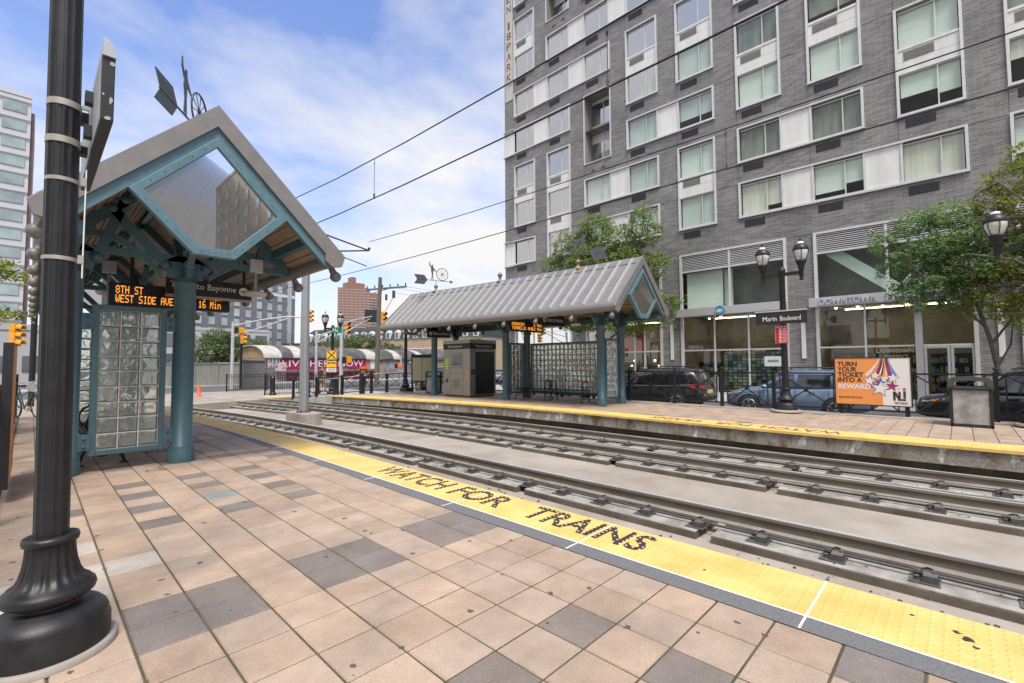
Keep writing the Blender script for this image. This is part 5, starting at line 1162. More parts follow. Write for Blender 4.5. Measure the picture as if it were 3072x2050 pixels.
put('screen', MB().bx(x0-.034, x0-.03, 15.92, 16.44, 1.38, 1.90), carglass, t)
b = MB()
for y in (15.72, 16.62): b.bx(x0-.003, x0, y-.006, y+.006, .08, 2.1)
for z in (1.05, 1.28): b.bx(x0-.003, x0, 15.73, 16.61, z-.005, z+.005)
for k in range(9): b.bx(x0-.006, x0, 15.95, 16.42, .38+k*.045, .395+k*.045)
put('door_lines', b, ptac, t)['kind'] = 'stuff'
put('notice', MB().bx(x0-.004, x0, 16.75, 16.98, 1.22, 1.70), M('lime notice', (.42, .62, .06), .6), t); put('notice', MB().bx(x0-.004, x0, 15.36, 15.52, .82, 1.20), M('salmon notice', (.70, .28, .16), .6), t)
put('notice', MB().bx(x0+.06, x0+.30, y0-.005, y0, .98, 1.22), M('navy notice', (.03, .05, .16), .6), t); put('card_slot', MB().bx(x0-.01, x0, 16.78, 16.92, .62, .78), blackm, t)

# ---- benches with looped arms
def bench(label, x, y0, y1, z=0, g='black slatted benches with looped arms'):
    t = thing('bench', label, 'bench', (x, (y0+y1)/2, z), g)
    b = MB()
    for k in range(9): u = x-.22+k*.055; b.bx(u-.02, u+.02, y0, y1, z+.43, z+.45)
    n = int((y1-y0)/.09)
    put('seat', b, black, t)
    for y in (y0+.05, y1-.05):
        b = MB(); b.tube([(x-.24, y, z+.45), (x-.20, y, z+.22), (x-.26, y, z+.015)], .02, 8); b.tube([(x+.24, y, z+.45), (x+.20, y, z+.22), (x+.26, y, z+.015)], .02, 8); b.bx(x-.30, x-.20, y-.05, y+.05, z, z+.015); b.bx(x+.20, x+.30, y-.05, y+.05, z, z+.015)
        b.tube([(x+.14*math.cos(a), y, z+.26+.14*math.sin(a)) for a in lin(0, 2*math.pi, 17)[:-1]], .014, 6, True)
        put('leg', b, black, t)
        b = MB()
        for dy in (-.05, 0, .05): b.tube([(x+.19*math.cos(a), y+dy, z+.60+.19*math.sin(a)) for a in lin(-1.2, math.pi+1.2, 17)], .012, 6)
        put('armrest', b, black, t)
    return t
bench('black slatted bench with looped arms under the long shelter, nearer the ticket kiosk', 14.3, 11.75, 13.4)
bench('black slatted bench with looped arms under the long shelter, nearer the end panel', 14.35, 10.0, 11.62)
bench('black slatted bench with looped arms behind the block panel of the left shelter', .78, 9.2, 10.8)

# ---- hanging signs and displays
def hang_sign(label, x0, x1, y, z0, z1, g=None):
    t = thing('direction_sign', label, 'sign', ((x0+x1)/2, y, (z0+z1)/2), g)
    put('sign_panel', MB().bx(x0, x1, y-.05, y+.05, z0, z1), blackm, t, .004)
    b = MB()
    for x in (x0+.12, x1-.12): b.bx(x-.02, x+.02, y-.02, y+.02, z1, z1+.6)
    put('hanger', b, blackm, t)
    return t
def round_arrow(t, c, r, ex, flip=1):
    ex = Vector(ex); UZ = Vector((0, 0, 1)); n = ex.cross(UZ)
    b = MB(); b.prism([(r*math.cos(k*.2618), r*math.sin(k*.2618)) for k in range(24)], c, ex, UZ, .002); d = put('arrow_disc', b, M_disc, t)
    b = MB(); b.prism([(flip*p[0]*r, p[1]*r) for p in ([(-.6, -.13), (.1, -.13), (-.12, -.45), (.12, -.45), (.62, 0), (.12, .45), (-.12, .45), (.1, .13), (-.6, .13)][::flip])], Vector(c)+n*.002, ex, UZ, .0015); put('arrow', b, blackm, d)
M_disc = M('pale sign disc', (.72, .69, .60), .6)
t = hang_sign('black hanging sign with white lettering and round arrow, right of the near teal column', 1.53, 2.82, 9.5, 2.66, 2.95)
text('lettering', 'Trains to Bayonne', (1.58, 9.4485, 2.745), (1, 0, 0), (0, 0, 1), .98, .135, white_t, t, .002); round_arrow(t, (2.68, 9.449, 2.805), .075, (1, 0, 0))
put('bottom_rail', MB().bx(1.53, 2.82, 9.43, 9.57, 2.625, 2.66), M('tan rail', (.42, .36, .28), .6), t)
def led_sign(label, x0, x1, y, z0, z1):
    t = thing('departure_display', label, 'display', ((x0+x1)/2, y, (z0+z1)/2), 'amber departure displays')
    put('display_case', MB().bx(x0, x1, y-.10, y+.10, z0, z1), blackm, t, .01); put('display_face', MB().bx(x0+.07, x1-.05, y-.103, y-.10, z0+.05, z1-.05), M('display face', (.025, .022, .020), .3), t)
    b = MB()
    for x in (x0+.3, x1-.3): b.bx(x-.025, x+.025, y-.02, y+.02, z1, z1+.7)
    put('hanger', b, blackm, t); return t
FONT = {'0': '01110100011001110101110011000101110', '1': '00100011000010000100001000010001110', '2': '01110100010000100110010001000011111', '6': '01110100001000011110100011000101110', '8': '01110100011000101110100011000101110',
 'A': '01110100011000111111100011000110001', 'B': '11110100011000111110100011000111110', 'D': '11110100011000110001100011000111110', 'E': '11111100001000011110100001000011111', 'H': '10001100011000111111100011000110001', 'I': '01110001000010000100001000010001110', 'K': '10001100101010011000101001001010001', 'L': '10000100001000010000100001000011111', 'M': '10001110111010110101100011000110001', 'N': '10001110011010110011100011000110001', 'O': '01110100011000110001100011000101110', 'S': '01111100001000001110000010000111110', 'T': '11111001000010000100001000010000100', 'V': '10001100011000110001100010101000100', 'W': '10001100011000110101101011010101010', 'i': '00100000000110000100001000010001110', 'n': '00000000001011011001100011000110001'}
def dots(t, s, x, y, z, px_, pz_=None):
    pz_ = pz_ or px_
    b = MB(); cx = x
    for ch in s+' ':
        if ch == ' ' and b.v: put('led_text', b, amber, t); b = MB()
        if ch in FONT:
            for k, v in enumerate(FONT[ch]):
                if v == '1': i, j = k % 5, k//5; b.bx(cx+i*px_, cx+i*px_+px_*.98, y-.002, y, z+(6-j)*pz_, z+(6-j)*pz_+pz_*.98)
        cx += px_*6
    return cx
t = led_sign('amber departure display hanging in the left shelter, above the glass block panel', .84, 2.58, 10.0, 2.46, 2.83)
dots(t, '8TH ST', .93, 9.895, 2.655, .0100, .0185); dots(t, 'WEST SIDE AVE', .93, 9.895, 2.505, .0100, .0185); dots(t, '16 Min', 2.08, 9.895, 2.505, .0100, .0185); dots(t, '6 Min', 2.145, 9.895, 2.655, .0100, .0185)
t = led_sign('amber departure display hanging under the long shelter across the tracks', 12.23, 14.17, 12.0, 2.68, 3.06)
dots(t, 'HOBOKEN', 12.35, 11.895, 2.89, .0165); dots(t, 'TONNELLE AVE', 12.35, 11.895, 2.74, .0165); dots(t, '6 Min', 13.58, 11.895, 2.89, .0165); dots(t, '12 Min', 13.48, 11.895, 2.74, .0165)
for (lab, x0, x1, y, z0, z1) in (('black hanging sign with left arrow above the ticket kiosk end of the long shelter', 12.2, 13.47, 17.0, 2.66, 2.98), ('black hanging sign with left arrow near the end column of the long shelter', 12.95, 14.3, 11.0, 2.88, 3.27)):
    t = hang_sign(lab, x0, x1, y, z0, z1, 'signs for trains hanging in the long shelter'); h = z1-z0
    text('lettering', 'Trains to Hoboken', (x0+.29, y-.0515, z0+h*.34), (1, 0, 0), (0, 0, 1), (x1-x0)*.72, h*.40, white_t, t, .002); round_arrow(t, (x0+.16, y-.051, z0+h*.5), h*.24, (1, 0, 0), -1)
for (x, y, z, lab) in ((2.62, 8.6, 2.62, 'white dish shaped lamp hanging from the left shelter roof, by the direction sign'), (13.05, 9.5, 2.75, 'white dish shaped lamp hanging near the gable of the long shelter'), (12.55, 18.3, 2.75, 'white dish shaped lamp hanging at the kiosk end of the long shelter'), (.95, 11.2, 2.75, 'white dish shaped lamp deep inside the left shelter')):
    t = thing('pendant_lamp', lab, 'lamp', (x, y, z), 'dish lamps hanging in the shelters')
    b = MB(); b.lathe([(.05, .0), (.16, .015), (.185, .045), (.18, .075), (.10, .10), (.04, .11)], (x, y, z), 24); put('dish', b, M_dish, t) if 'M_dish' in globals() else None
M_dish = M('off white dish', (.52, .50, .46), .45)
for o in [o for o in bpy.data.objects if o.name.startswith('pendant_lamp')]:
    x, y, z = o.location
    b = MB(); b.lathe([(.05, .0), (.16, .015), (.185, .045), (.18, .075), (.10, .10), (.04, .11)], (x, y, z), 24); put('dish', b, M_dish, o)
    b = MB(); b.cyl((x, y, z+.1), (x, y, z+.42), .028, n=10); put('stem', b, steel, o); b = MB(); b.bx(x-.10, x+.10, y-.06, y+.06, z+.42, z+.64); put('junction_box', b, silver, o, .008)
    b = MB(); b.tube([(x, y, z+.64), (x+.02, y, z+.78), (x+.08, y, z+.85), (x+.1, y, z+.95)], .012, 6); put('conduit', b, blackm, o)

# ---- leaf litter by the near column
b = MB(); c = Vector((1.28, 8.12, 0)); rr = random.Random(4)
for k in range(14):
    a = rr.uniform(0, 6.28); r_ = rr.uniform(.02, .07); p = c+Vector((rr.gauss(0, .06), rr.gauss(0, .04), rr.uniform(.01, .07)))
    b.add([p, p+Vector((math.cos(a)*r_, math.sin(a)*r_, rr.uniform(-.02, .04))), p+Vector((math.cos(a+.8)*r_, math.sin(a+.8)*r_, rr.uniform(-.02, .05)))], [(0, 1, 2)])
tag(put('dead_leaf', b, M('dead leaf', (.33, .22, .09), .8, var=.5, sc=20), None, 0, tuple(c)), 'crumpled brown and yellow leaf lying by the near teal column', 'leaf')
# ================================================================== OVERHEAD LINE
def mast():
    c = (6.85, 17.0, -.645)
    t = thing('overhead_line_mast', 'grey steel overhead line mast on a concrete block between the two tracks', 'mast', c)
    b = MB(); n = 24
    pr = [(.42*math.cos(a)*1.0, .95*math.sin(a)) for a in lin(0, 2*math.pi, n+1)[:-1]]
    b.prism([(max(-.36, min(.36, p[0]*1.4)), p[1]) for p in pr], (c[0], c[1], -.66), (1, 0, 0), (0, 1, 0), .42); put('footing', b, conc, t, .015)
    b = MB(); b.lathe([(.165, -.235), (.16, .5), (.125, 6.85)], (c[0], c[1], 0), 12, sm=False); put('mast_tube', b, steel, t)
    b = MB(); b.lathe([(.27, -.235), (.27, -.215)], (c[0], c[1], 0), 4); 
    for k in range(8): a = k*math.pi/4; b.cyl((c[0]+.22*math.cos(a), c[1]+.22*math.sin(a), -.24), (c[0]+.22*math.cos(a), c[1]+.22*math.sin(a), -.15), .02, n=6)
    put('base_plate', b, clipm, t)
    for xe, z, s_ in ((9.35, 5.75, 1), (5.30, 5.55, -1)):
        b = MB(); b.tube([(c[0]+s_*.1, c[1], 6.45), (xe, c[1], z+.30)], .03, 6); b.tube([(c[0]+s_*.1, c[1], 5.6), (xe, c[1], z+.30)], .03, 6); b.tube([(c[0]+s_*.9, c[1], 5.72), (xe-s_*.1, c[1], 5.40)], .02, 6); b.sph((xe, c[1], z+.38), .06, 8, 6); b.sph((c[0]+s_*.25, c[1], 6.5), .06, 8, 6); put('cantilever', b, clipm, t)
    return t
mast()
wire = M('dark wire', (.02, .02, .022), .5, .4)
def wire_(label, pts, r=.011):
    c = pts[len(pts)//2]; b = MB(); b.tube(pts, r, 5); return tag(put('overhead_wire', b, wire, None, 0, tuple(c)), label, 'wire', 'overhead wires')
def run(x, zf, y0=-22, y1=17, n=14): return [(x+S(y)*.5, y, zf(y)) for y in lin(y0, y1, n)]
wire_('uppermost black overhead wire, crossing the sky to the top of the brick block', run(5.17, lambda y: 5.93+.0032*(y-3.5)**2*.9), .012)
wire_('second black overhead wire, running up to the dark hanging clamps', run(5.17, lambda y: 5.09+.0016*(y-4)**2), .013)
wire_('third black overhead wire from the top, ending at the bracket above the tracks', run(9.52, lambda y: 6.12+.0024*max(0, y-0)**1.9*.55), .012)
wire_('lowest black overhead wire, just over the roof of the long shelter', run(9.52, lambda y: 5.32, -22, 40, 20), .013)
for (x, y, za, zb_) in ((5.17, 9.2, 5.15, 6.02), (9.52, 3.2, 5.32, 6.13), (5.17, 3.2, 5.09, 5.93)):
    b = MB(); b.cyl((x, y, za), (x, y, zb_), .006, n=5); b.cyl((x, y, za-.02), (x, y, za+.09), .02, n=8); b.tube([(x, y, zb_-.05), (x+.02, y+.03, zb_-.09), (x, y, zb_-.14), (x-.02, y-.03, zb_-.09)], .007, 5, True)
    tag(put('wire_dropper', b, clipm, None, 0, (x, y, za)), 'thin vertical dropper with dark clamp between '+{9.2: 'the two upper wires in the open sky', 3.2: 'two wires before the brick block'}[y]+(' lower down' if x > 9 else ''), 'wire clamp')

# ================================================================== STREET SIGNALS AND UTILITY POLE
def signal_head(b, c, face, s=1.0):
    """three lens head; returns lens builder"""
    d = Vector((math.cos(face), math.sin(face), 0)); e = Vector((-d.y, d.x, 0)); C = Vector(c); lens = MB()
    for k in range(3):
        z = C.z+k*.36*s; p = Vector((C.x, C.y, z))
        vs = [p+d*x+e*y+Vector((0, 0, w)) for w in (.01*s, .34*s) for (x, y) in ((-.12*s, -.18*s), (.12*s, -.18*s), (.12*s, .18*s), (-.12*s, .18*s))]
        b.add(vs, [(3, 2, 1, 0), (4, 5, 6, 7), (0, 1, 5, 4), (1, 2, 6, 5), (2, 3, 7, 6), (3, 0, 4, 7)])
        q = p+d*.12*s+Vector((0, 0, .175*s)); sec = []
        for x in (0, .24*s): sec.append([q+d*x+e*(.155*s*math.cos(a))+Vector((0, 0, .155*s*math.sin(a)-x*.18)) for a in lin(-.35, math.pi+.35, 11)])
        b.loft(sec, closed=False, cap=False)
        lens.cyl(q-d*.01, q+d*.02, .14*s, n=14)
    return lens
lensm = M('dark signal lens', (.03, .035, .03), .2, var=.2); greenl = emis('green signal', (.05, .8, .45), .5)
pole_g = M('pale grey pole', (.52, .53, .54), .45, .3, var=.1)
def signal(label, c, face, s=1.0, pole=None, arm=None, group='yellow traffic signals'):
    t = thing('traffic_signal', label, 'traffic light', c, group)
    b = MB(); l_ = signal_head(b, c, face, s); put('signal_head', b, sigy, t); put('lens', l_, lensm, t)
    if pole: b = MB(); b.cyl(pole[0], pole[1], pole[2], n=10); put('signal_pole', b, black if len(pole) > 3 else pole_g, t)
    return t
signal('yellow traffic signal on a black post, left of the arched shed', (10.95, 38.7, 3.05), R(-15), .88, ((11.0, 39.0, -.3), (11.0, 39.0, 3.2), .09, 'k'))
signal('yellow traffic signal hanging from the mast arm between the lamp posts and the wooden pole', (15.55, 31.2, 3.6), R(-88), .85)
signal('yellow traffic signal on the front of the leaning wooden utility pole', (17.3, 29.3, 4.25), R(-88), .88)
signal('yellow traffic signal at the far left edge, under the overhanging branch', (-.52, 30.5, 2.35), R(-40), .95)
signal('yellow traffic signal half hidden behind the grey overhead line mast', (14.0, 34.0, 4.55), R(-60), .85)
def mast_arm(label, base, top, arms, g='pale signal mast arms'):
    t = thing('signal_mast', label, 'signal mast', base, g)
    b = MB(); b.cyl(base, (base[0], base[1], top), .13, .10, n=12); put('mast_tube', b, pole_g, t)
    for pts in arms: b = MB(); b.tube(pts, .05, 8); put('mast_arm', b, pole_g, t)
    return t
mast_arm('pale signal mast whose double arm sweeps right to the grey overhead line mast', (10.15, 38.0, -.3), 4.6, [[(10.15, 38.0, 4.3), (11.6, 36.9, 4.75), (13.2, 35.9, 5.05), (14.2, 35.2, 5.0)], [(10.15, 38.0, 3.5), (11.8, 36.8, 4.25), (13.3, 35.8, 4.95)]])
mast_arm('pale signal mast with double arm carrying a dark square sign back', (14.0, 28.9, -.3), 4.6, [[(14.0, 28.9, 4.1), (15.3, 29.4, 4.5), (16.7, 29.9, 4.85)], [(14.0, 28.9, 3.4), (15.4, 29.5, 4.1), (16.6, 29.9, 4.7)]])
mast_arm('slim pale mast between the shed banner and the walking man', (16.9, 39.5, -.3), 4.3, [[(16.9, 39.5, 3.9), (18.5, 38.5, 4.5), (19.2, 38.1, 4.7)], [(16.9, 39.5, 3.3), (18.3, 38.7, 4.2)]])
t = thing('square_sign', 'black back of a square sign on the signal mast arm, beside the wooden pole', 'sign', (16.7, 30.0, 4.4))
b = MB(); e = Vector((.72, -.69, 0)); b.add([Vector((16.65, 30.0, z))+e*u+Vector((.69, .72, 0))*d for d in (0, .08) for (u, z) in ((-.42, 4.45), (.42, 4.45), (.42, 5.35), (-.42, 5.35))], [(3, 2, 1, 0), (4, 5, 6, 7), (0, 1, 5, 4), (1, 2, 6, 5), (2, 3, 7, 6), (3, 0, 4, 7)]); put('sign_back', b, blackm, t, .02)
# pedestrian signal boxes
for (c, lab) in (((10.35, 37.6, 3.75), 'yellow cased pedestrian signal beside the mast arm joint, left of the teal column'), ((14.15, 28.7, 1.55), 'yellow cased pedestrian signal on the pale mast, right of the crossing sign'), ((23.5, 37.5, 1.1), 'small pedestrian signal with red hand on a white post, behind the wooden pole')):
    t = thing('pedestrian_signal', lab, 'pedestrian signal', c, None); b = MB(); b.bx(c[0]+.02, c[0]+.42, c[1]-.15, c[1]+.15, c[2], c[2]+.42); put('signal_case', b, sigy, t, .03)
    b = MB(); b.bx(c[0]-.26, c[0]-.0, c[1]-.20, c[1]-.12, c[2]-.02, c[2]+.40); put('signal_visor', b, blackm, t)
    if c[0] > 20: b = MB(); b.cyl((c[0]+.5, c[1], -.3), (c[0]+.5, c[1], 2.3), .06, n=8); put('signal_pole', b, pole_g, t); b = MB(); b.bx(c[0]+.08, c[0]+.34, c[1]-.17, c[1]-.15, c[2]+.1, c[2]+.34); put('red_hand', b, emis('red hand', (1, .08, .03), .8), t)
# rail crossing sign, one way sign, street name plates
t = thing('crossing_sign', 'yellow rail crossing sign with black X above a double arrow plate', 'sign', (12.05, 26.05, 1.6))
e = Vector((.695, -.719, 0)); nrm = Vector((-.719, -.695, 0)); C0 = Vector((12.1, 26.1, 0))+nrm*.12
yel = M('sign yellow', (.80, .47, .02), .5, var=.04)
def plate(b, u0, u1, z0, z1, d=.0, th=.01): return b.add([C0+e*u+nrm*(d+dd)+Vector((0, 0, z)) for dd in (0, th) for (u, z) in ((u0, z0), (u1, z0), (u1, z1), (u0, z1))], [(3, 2, 1, 0), (4, 5, 6, 7), (0, 1, 5, 4), (1, 2, 6, 5), (2, 3, 7, 6), (3, 0, 4, 7)])
put('plate', plate(MB(), -.28, .28, 1.72, 2.28), yel, t); put('plate', plate(MB(), -.28, .28, 1.30, 1.66), yel, t)
b = MB(); 
for s_ in (-1, 1): b.bar(C0+e*(-.23*s_)+nrm*.013+Vector((0, 0, 1.78)), C0+e*(.23*s_)+nrm*.013+Vector((0, 0, 2.22)), .05, .006, nrm)
b.bar(C0+e*-.2+nrm*.013+Vector((0, 0, 1.55)), C0+e*.2+nrm*.013+Vector((0, 0, 1.55)), .05, .006, nrm)
for s_ in (-1, 1): b.add([C0+e*(s_*.25)+nrm*.014+Vector((0, 0, 1.55)), C0+e*(s_*.15)+nrm*.014+Vector((0, 0, 1.62)), C0+e*(s_*.15)+nrm*.014+Vector((0, 0, 1.48))], [(0, 1, 2), (2, 1, 0)])
for k in (-1, 1): b.add([C0+e*u+nrm*.013+Vector((0, 0, z)) for u, z in ((-.25, 2.0+k*.25-.01), (.25, 2.0+k*.25-.01), (.25, 2.0+k*.25+.01), (-.25, 2.0+k*.25+.01))], [(0, 1, 2, 3), (3, 2, 1, 0)])
put('crossing_symbol', b, blackm, t); put('white_plate', plate(MB(), -.28, .28, 1.02, 1.25), whitep := M('sign white', (.72, .72, .70), .5, var=.04), t)
b = MB(); b.bar(C0+e*-.18+nrm*.014+Vector((0, 0, 1.19)), C0+e*.02+nrm*.014+Vector((0, 0, 1.19)), .03, .004, nrm); put('arrow', b, blackm, t); text('lettering', 'USE', C0+e*.06+nrm*.011+Vector((0, 0, 1.155)), e, (0, 0, 1), .16, .07, blackm, t, .003); text('lettering', 'CROSSWALK', C0+e*-.24+nrm*.011+Vector((0, 0, 1.05)), e, (0, 0, 1), .48, .07, blackm, t, .003)
t = thing('street_name_sign', 'green street name plate below the twin lanterns near the crossing sign', 'sign', (12.3, 26.2, 3.4)); C0 = Vector((12.2, 26.25, 0))+nrm*.12
grn = M('street sign green', (.01, .16, .09), .5); put('plate', plate(MB(), -.02, .55, 3.28, 3.62), grn, t); text('lettering', 'Ma', C0+e*.03+nrm*.011+Vector((0, 0, 3.36)), e, (0, 0, 1), .3, .18, whitep, t, .003)
t = thing('one_way_sign', 'small black and white one way plate left of the notice board', 'sign', (13.9, 21.2, 1.55)); C0 = Vector((13.75, 21.0, 0))
put('plate', plate(MB(), .12, .62, 1.42, 1.66), blackm, t); put('white_arrow', plate(MB(), .15, .59, 1.46, 1.62, .011, .003), whitep, t); text('lettering', 'ONE WAY', C0+e*.2+nrm*.015+Vector((0, 0, 1.49)), e, (0, 0, 1), .34, .10, blackm, t, .002)
t = thing('notice_board', 'double notice board with pale poster sheets beside the ticket kiosk', 'notice board', (14.2, 20.1, .9)); C0 = Vector((14.05, 20.0, 0))
put('board_frame', plate(MB(), -.52, .52, .55, 1.95, 0, .05), blackm, t); put('poster_sheet', plate(MB(), -.48, -.01, .60, 1.78, .051, .004), M('pale map sheet', (.50, .50, .34), .6, var=.12, sc=9), t); put('poster_sheet', plate(MB(), .01, .48, .60, 1.78, .051, .004), bpy.data.materials['pale map sheet'], t)
b = MB(); 
for u in (-.5, .5): p = C0+e*u; b.bx(p.x-.04, p.x+.04, p.y-.04, p.y+.04, 0, 2.0)
put('board_post', b, blackm, t)
# crossing gate with yellow arm and orange plate
t = thing('crossing_marker', 'short dark post with orange and black plate and yellow arms, right of the walking man', 'marker post', (13.6, 25.2, -.2)); C0 = Vector((13.6, 25.2, 0))
b = MB(); b.cyl((13.6, 25.2, -.3), (13.6, 25.2, 1.35), .07, n=10); put('post', b, black, t); put('plate', plate(MB(), -.22, .22, .75, 1.2, .08, .02), blackm, t); put('plate', plate(MB(), -.22, .22, 1.2, 1.34, .08, .02), M('orange plate', (.7, .13, .03), .5), t); text('lettering', 'LOOK', C0+e*-.13+nrm*.10+Vector((0, 0, 1.03)), e, (0, 0, 1), .26, .09, orp, t, .003); text('lettering', 'BOTH', C0+e*-.13+nrm*.10+Vector((0, 0, .90)), e, (0, 0, 1), .26, .09, orp, t, .003); text('lettering', 'WAYS', C0+e*-.13+nrm*.10+Vector((0, 0, .79)), e, (0, 0, 1), .26, .08, orp, t, .003)
b = MB(); b.bar(C0+e*-.95+Vector((0, 0, .55)), C0+e*-.1+Vector((0, 0, 1.0)), .05, .03); b.bar(C0+e*-.6+Vector((0, 0, .75)), C0+e*.3+Vector((0, 0, .95)), .05, .03); put('yellow_arm', b, yel, t)
# wooden utility pole
c = (19.66, 34.2)
t = thing('utility_pole', 'leaning wooden utility pole with crossarm, insulators and cables', 'utility pole', (*c, -.3)); wood = M('weathered pole wood', (.135, .12, .105), .85, var=.25, sc=9, stretch=(1, 1, .15))
b = MB(); b.cyl((c[0]-.06, c[1]+.05, -.3), (c[0]+.12, c[1]-.1, 8.6), .21, .15, n=12); put('pole_shaft', b, wood, t)
b = MB(); b.bar((c[0]-.75, c[1]+.6, 7.55), (c[0]+1.7, c[1]-1.6, 7.85), .12, .14); b.bar((c[0]-.3, c[1]+.2, 7.3), (c[0]+.8, c[1]-.8, 7.75), .05); put('crossarm', b, wood, t)
b = MB()
for k in range(6):
    f = k/5; p = Vector((c[0]-.7+2.3*f, c[1]+.55-2.1*f, 7.65+.28*f)); b.lathe([(.03, 0), (.07, .05), (.04, .1), (.07, .15), (.03, .22)], tuple(p), 8)
b.cyl((c[0]+.9, c[1]-.9, 6.9), (c[0]+.9, c[1]-.9, 7.5), .12, n=10); b.cyl((c[0]+.45, c[1]-.5, 6.7), (c[0]+.45, c[1]-.5, 7.2), .09, n=10); put('insulator', b, clipm, t)['kind'] = 'stuff'
b = MB(); b.tube([(c[0]+.9, c[1]-.9, 7.0), (c[0]+.5, c[1]-.5, 6.0), (c[0]+.1, c[1]-.2, 5.2), (c[0]+.15, c[1]-.25, 4.2)], .02, 5); b.tube([(c[0]-.3, c[1]+.1, 5.2), (c[0]+.2, c[1]-.4, 4.8), (c[0]+.9, c[1]-.9, 5.5)], .016, 5); put('cable', b, wire, t)
b = MB(); b.tube([(c[0]+.1, c[1]-.1, 4.3), (c[0]+1.0, c[1]-.8, 4.75), (c[0]+2.2, c[1]-1.7, 4.85)], .04, 6); b.sph((c[0]+2.4, c[1]-1.85, 4.83), .14, 10, 6, .5); put('street_light_arm', b, steel, t)
for k, (dz, zz_, lb) in enumerate(((0, 7.9, 'topmost'), (.3, 7.72, 'middle'), (.1, 7.35, 'lowest'))):
    P = Vector((c[0]+1.4-.3*k, c[1]-1.35+.25*k, zz_)); Q = P+Vector((34, -2+k, .6)); tag(put('power_line', MB().tube([P.lerp(Q, f)+Vector((0, 0, -2.2*f*(1-f))) for f in lin(0, 1, 12)], .012, 4), wire, None, 0, tuple(P)), lb+' thin power line leaving the wooden utility pole towards the right', 'power line', 'power lines from the wooden pole')

# ================================================================== BACKGROUND BUILDINGS
# arched market shed with pink banner
shed_o = Vector((16.36, 50.1, 0)); sd = Vector((.995, .10, 0)).normalized(); sn = Vector((-.10, .995, 0)).normalized(); UZ = Vector((0, 0, 1))
plyw = M('weathered plywood', (.44, .29, .18), .8, var=.3, sc=2); roofw = M('torn white roofing', (.52, .50, .46), .8, var=.25, sc=1.5, col2=(.34, .32, .29)); roofd = M('tar paper', (.055, .055, .058), .8, var=.4, sc=1.3, col2=(.16, .155, .15)); pink = M('magenta banner', (.42, .014, .125), .55, var=.1, sc=1.2)
shed = thing('market_shed', 'long low shed with arched patched roof and a magenta lettered banner', 'shed', tuple(shed_o))
Ls, Wd = 25.5, 6.7; G = lambda u, d, z: tuple(shed_o+sd*u+sn*d+UZ*z)
b = MB(); b.quad(G(0, .0, -.3), G(Ls, 0, -.3), G(Ls, 0, 2.2), G(0, 0, 2.2)); b.quad(G(0, Wd, -.3), G(0, 0, -.3), G(0, 0, 2.2), G(0, Wd, 2.2)); put('wall', b, plyw, shed)
arcp = [(Wd/2-(Wd/2+.25)*math.cos(a), 2.2+1.35*math.sin(a)) for a in lin(0.0, math.pi, 15)]
b = MB(); b.add([G(-.02, d, z-.05) for d, z in arcp], [tuple(range(15))]); put('gable_infill', b, plyw, shed)
seg = [0, 1.5, 2.7, 3.9, 5.6, 6.4, 8.5, 11.5, 13.2, 15.5, 16.6, 19.5, 20.5, Ls+.2]
for i in range(len(seg)-1):
    b = MB(); bow = [0, 0, .02, .0, -.05, -.03, -.10, -.12, -.10, -.15, -.12, -.18, -.1, -.1][i]
    b.loft([[G(u-.3 if i == 0 and u == 0 else u, d, z+bow+.05*math.sin(u*1.3)*(i > 3)) for d, z in arcp]+[G(u-.3 if i == 0 and u == 0 else u, d, z+bow-.10+.05*math.sin(u*1.3)*(i > 3)) for d, z in reversed(arcp)] for u in lin(seg[i], seg[i+1], 3)]); put('roof_sheet', b, roofw if i in (0, 2, 7, 9, 11) else roofd, shed)
b = MB(); b.loft([[G(u, -.02-.05*abs(math.sin(u*2.1)), 1.0+.03*math.sin(u*3)), G(u, -.03-.04*abs(math.sin(u*1.7+1)), 2.12)] for u in lin(1.4, 11.6, 30)], closed=False, cap=False); bn = put('banner', b, pink, shed)
b = MB(); b.quad(G(.18, -.06, 1.05), G(1.38, -.06, 1.05), G(1.38, -.06, 2.12), G(.18, -.06, 2.12)); put('banner_end', b, whitep, bn); b = MB()
b.quad(G(.05, -.055, .98), G(1.5, -.055, .98), G(1.5, -.055, 2.18), G(.05, -.055, 2.18)); put('banner_border', b, pink, bn)
text('lettering', '333', G(.28, -.07, 1.62), sd, UZ, 1.0, .45, blackm, bn, .01); text('lettering', 'LIT', G(.68, -.07, 1.47), sd, UZ, .2, .10, blackm, bn, .01); text('lettering', 'GRAND', G(.25, -.07, 1.12), sd, UZ, 1.06, .28, blackm, bn, .01)
text('lettering', 'LIVE', G(1.6, -.09, 1.22), sd, UZ, 2.5, .72, whitep, bn, .02); text('lettering', 'HERE', G(4.6, -.09, 1.22), sd, UZ, 2.9, .72, whitep, bn, .02); text('lettering', 'NOW', G(7.95, -.09, 1.22), sd, UZ, 3.2, .72, whitep, bn, .02)
b = MB(); b.bar(G(.8, -.5, .78), G(13, -.5, .75), .9, .06, (0, 0, 1)); b.bar(G(2, -.55, .92), G(11.5, -.6, .86), .5, .03); put('sagging_awning', b, roofd, shed)
wp = M('pasted white posters', (.55, .52, .52), .7, var=.2, sc=4, col2=(.50, .16, .30), thr=(.50, .62))
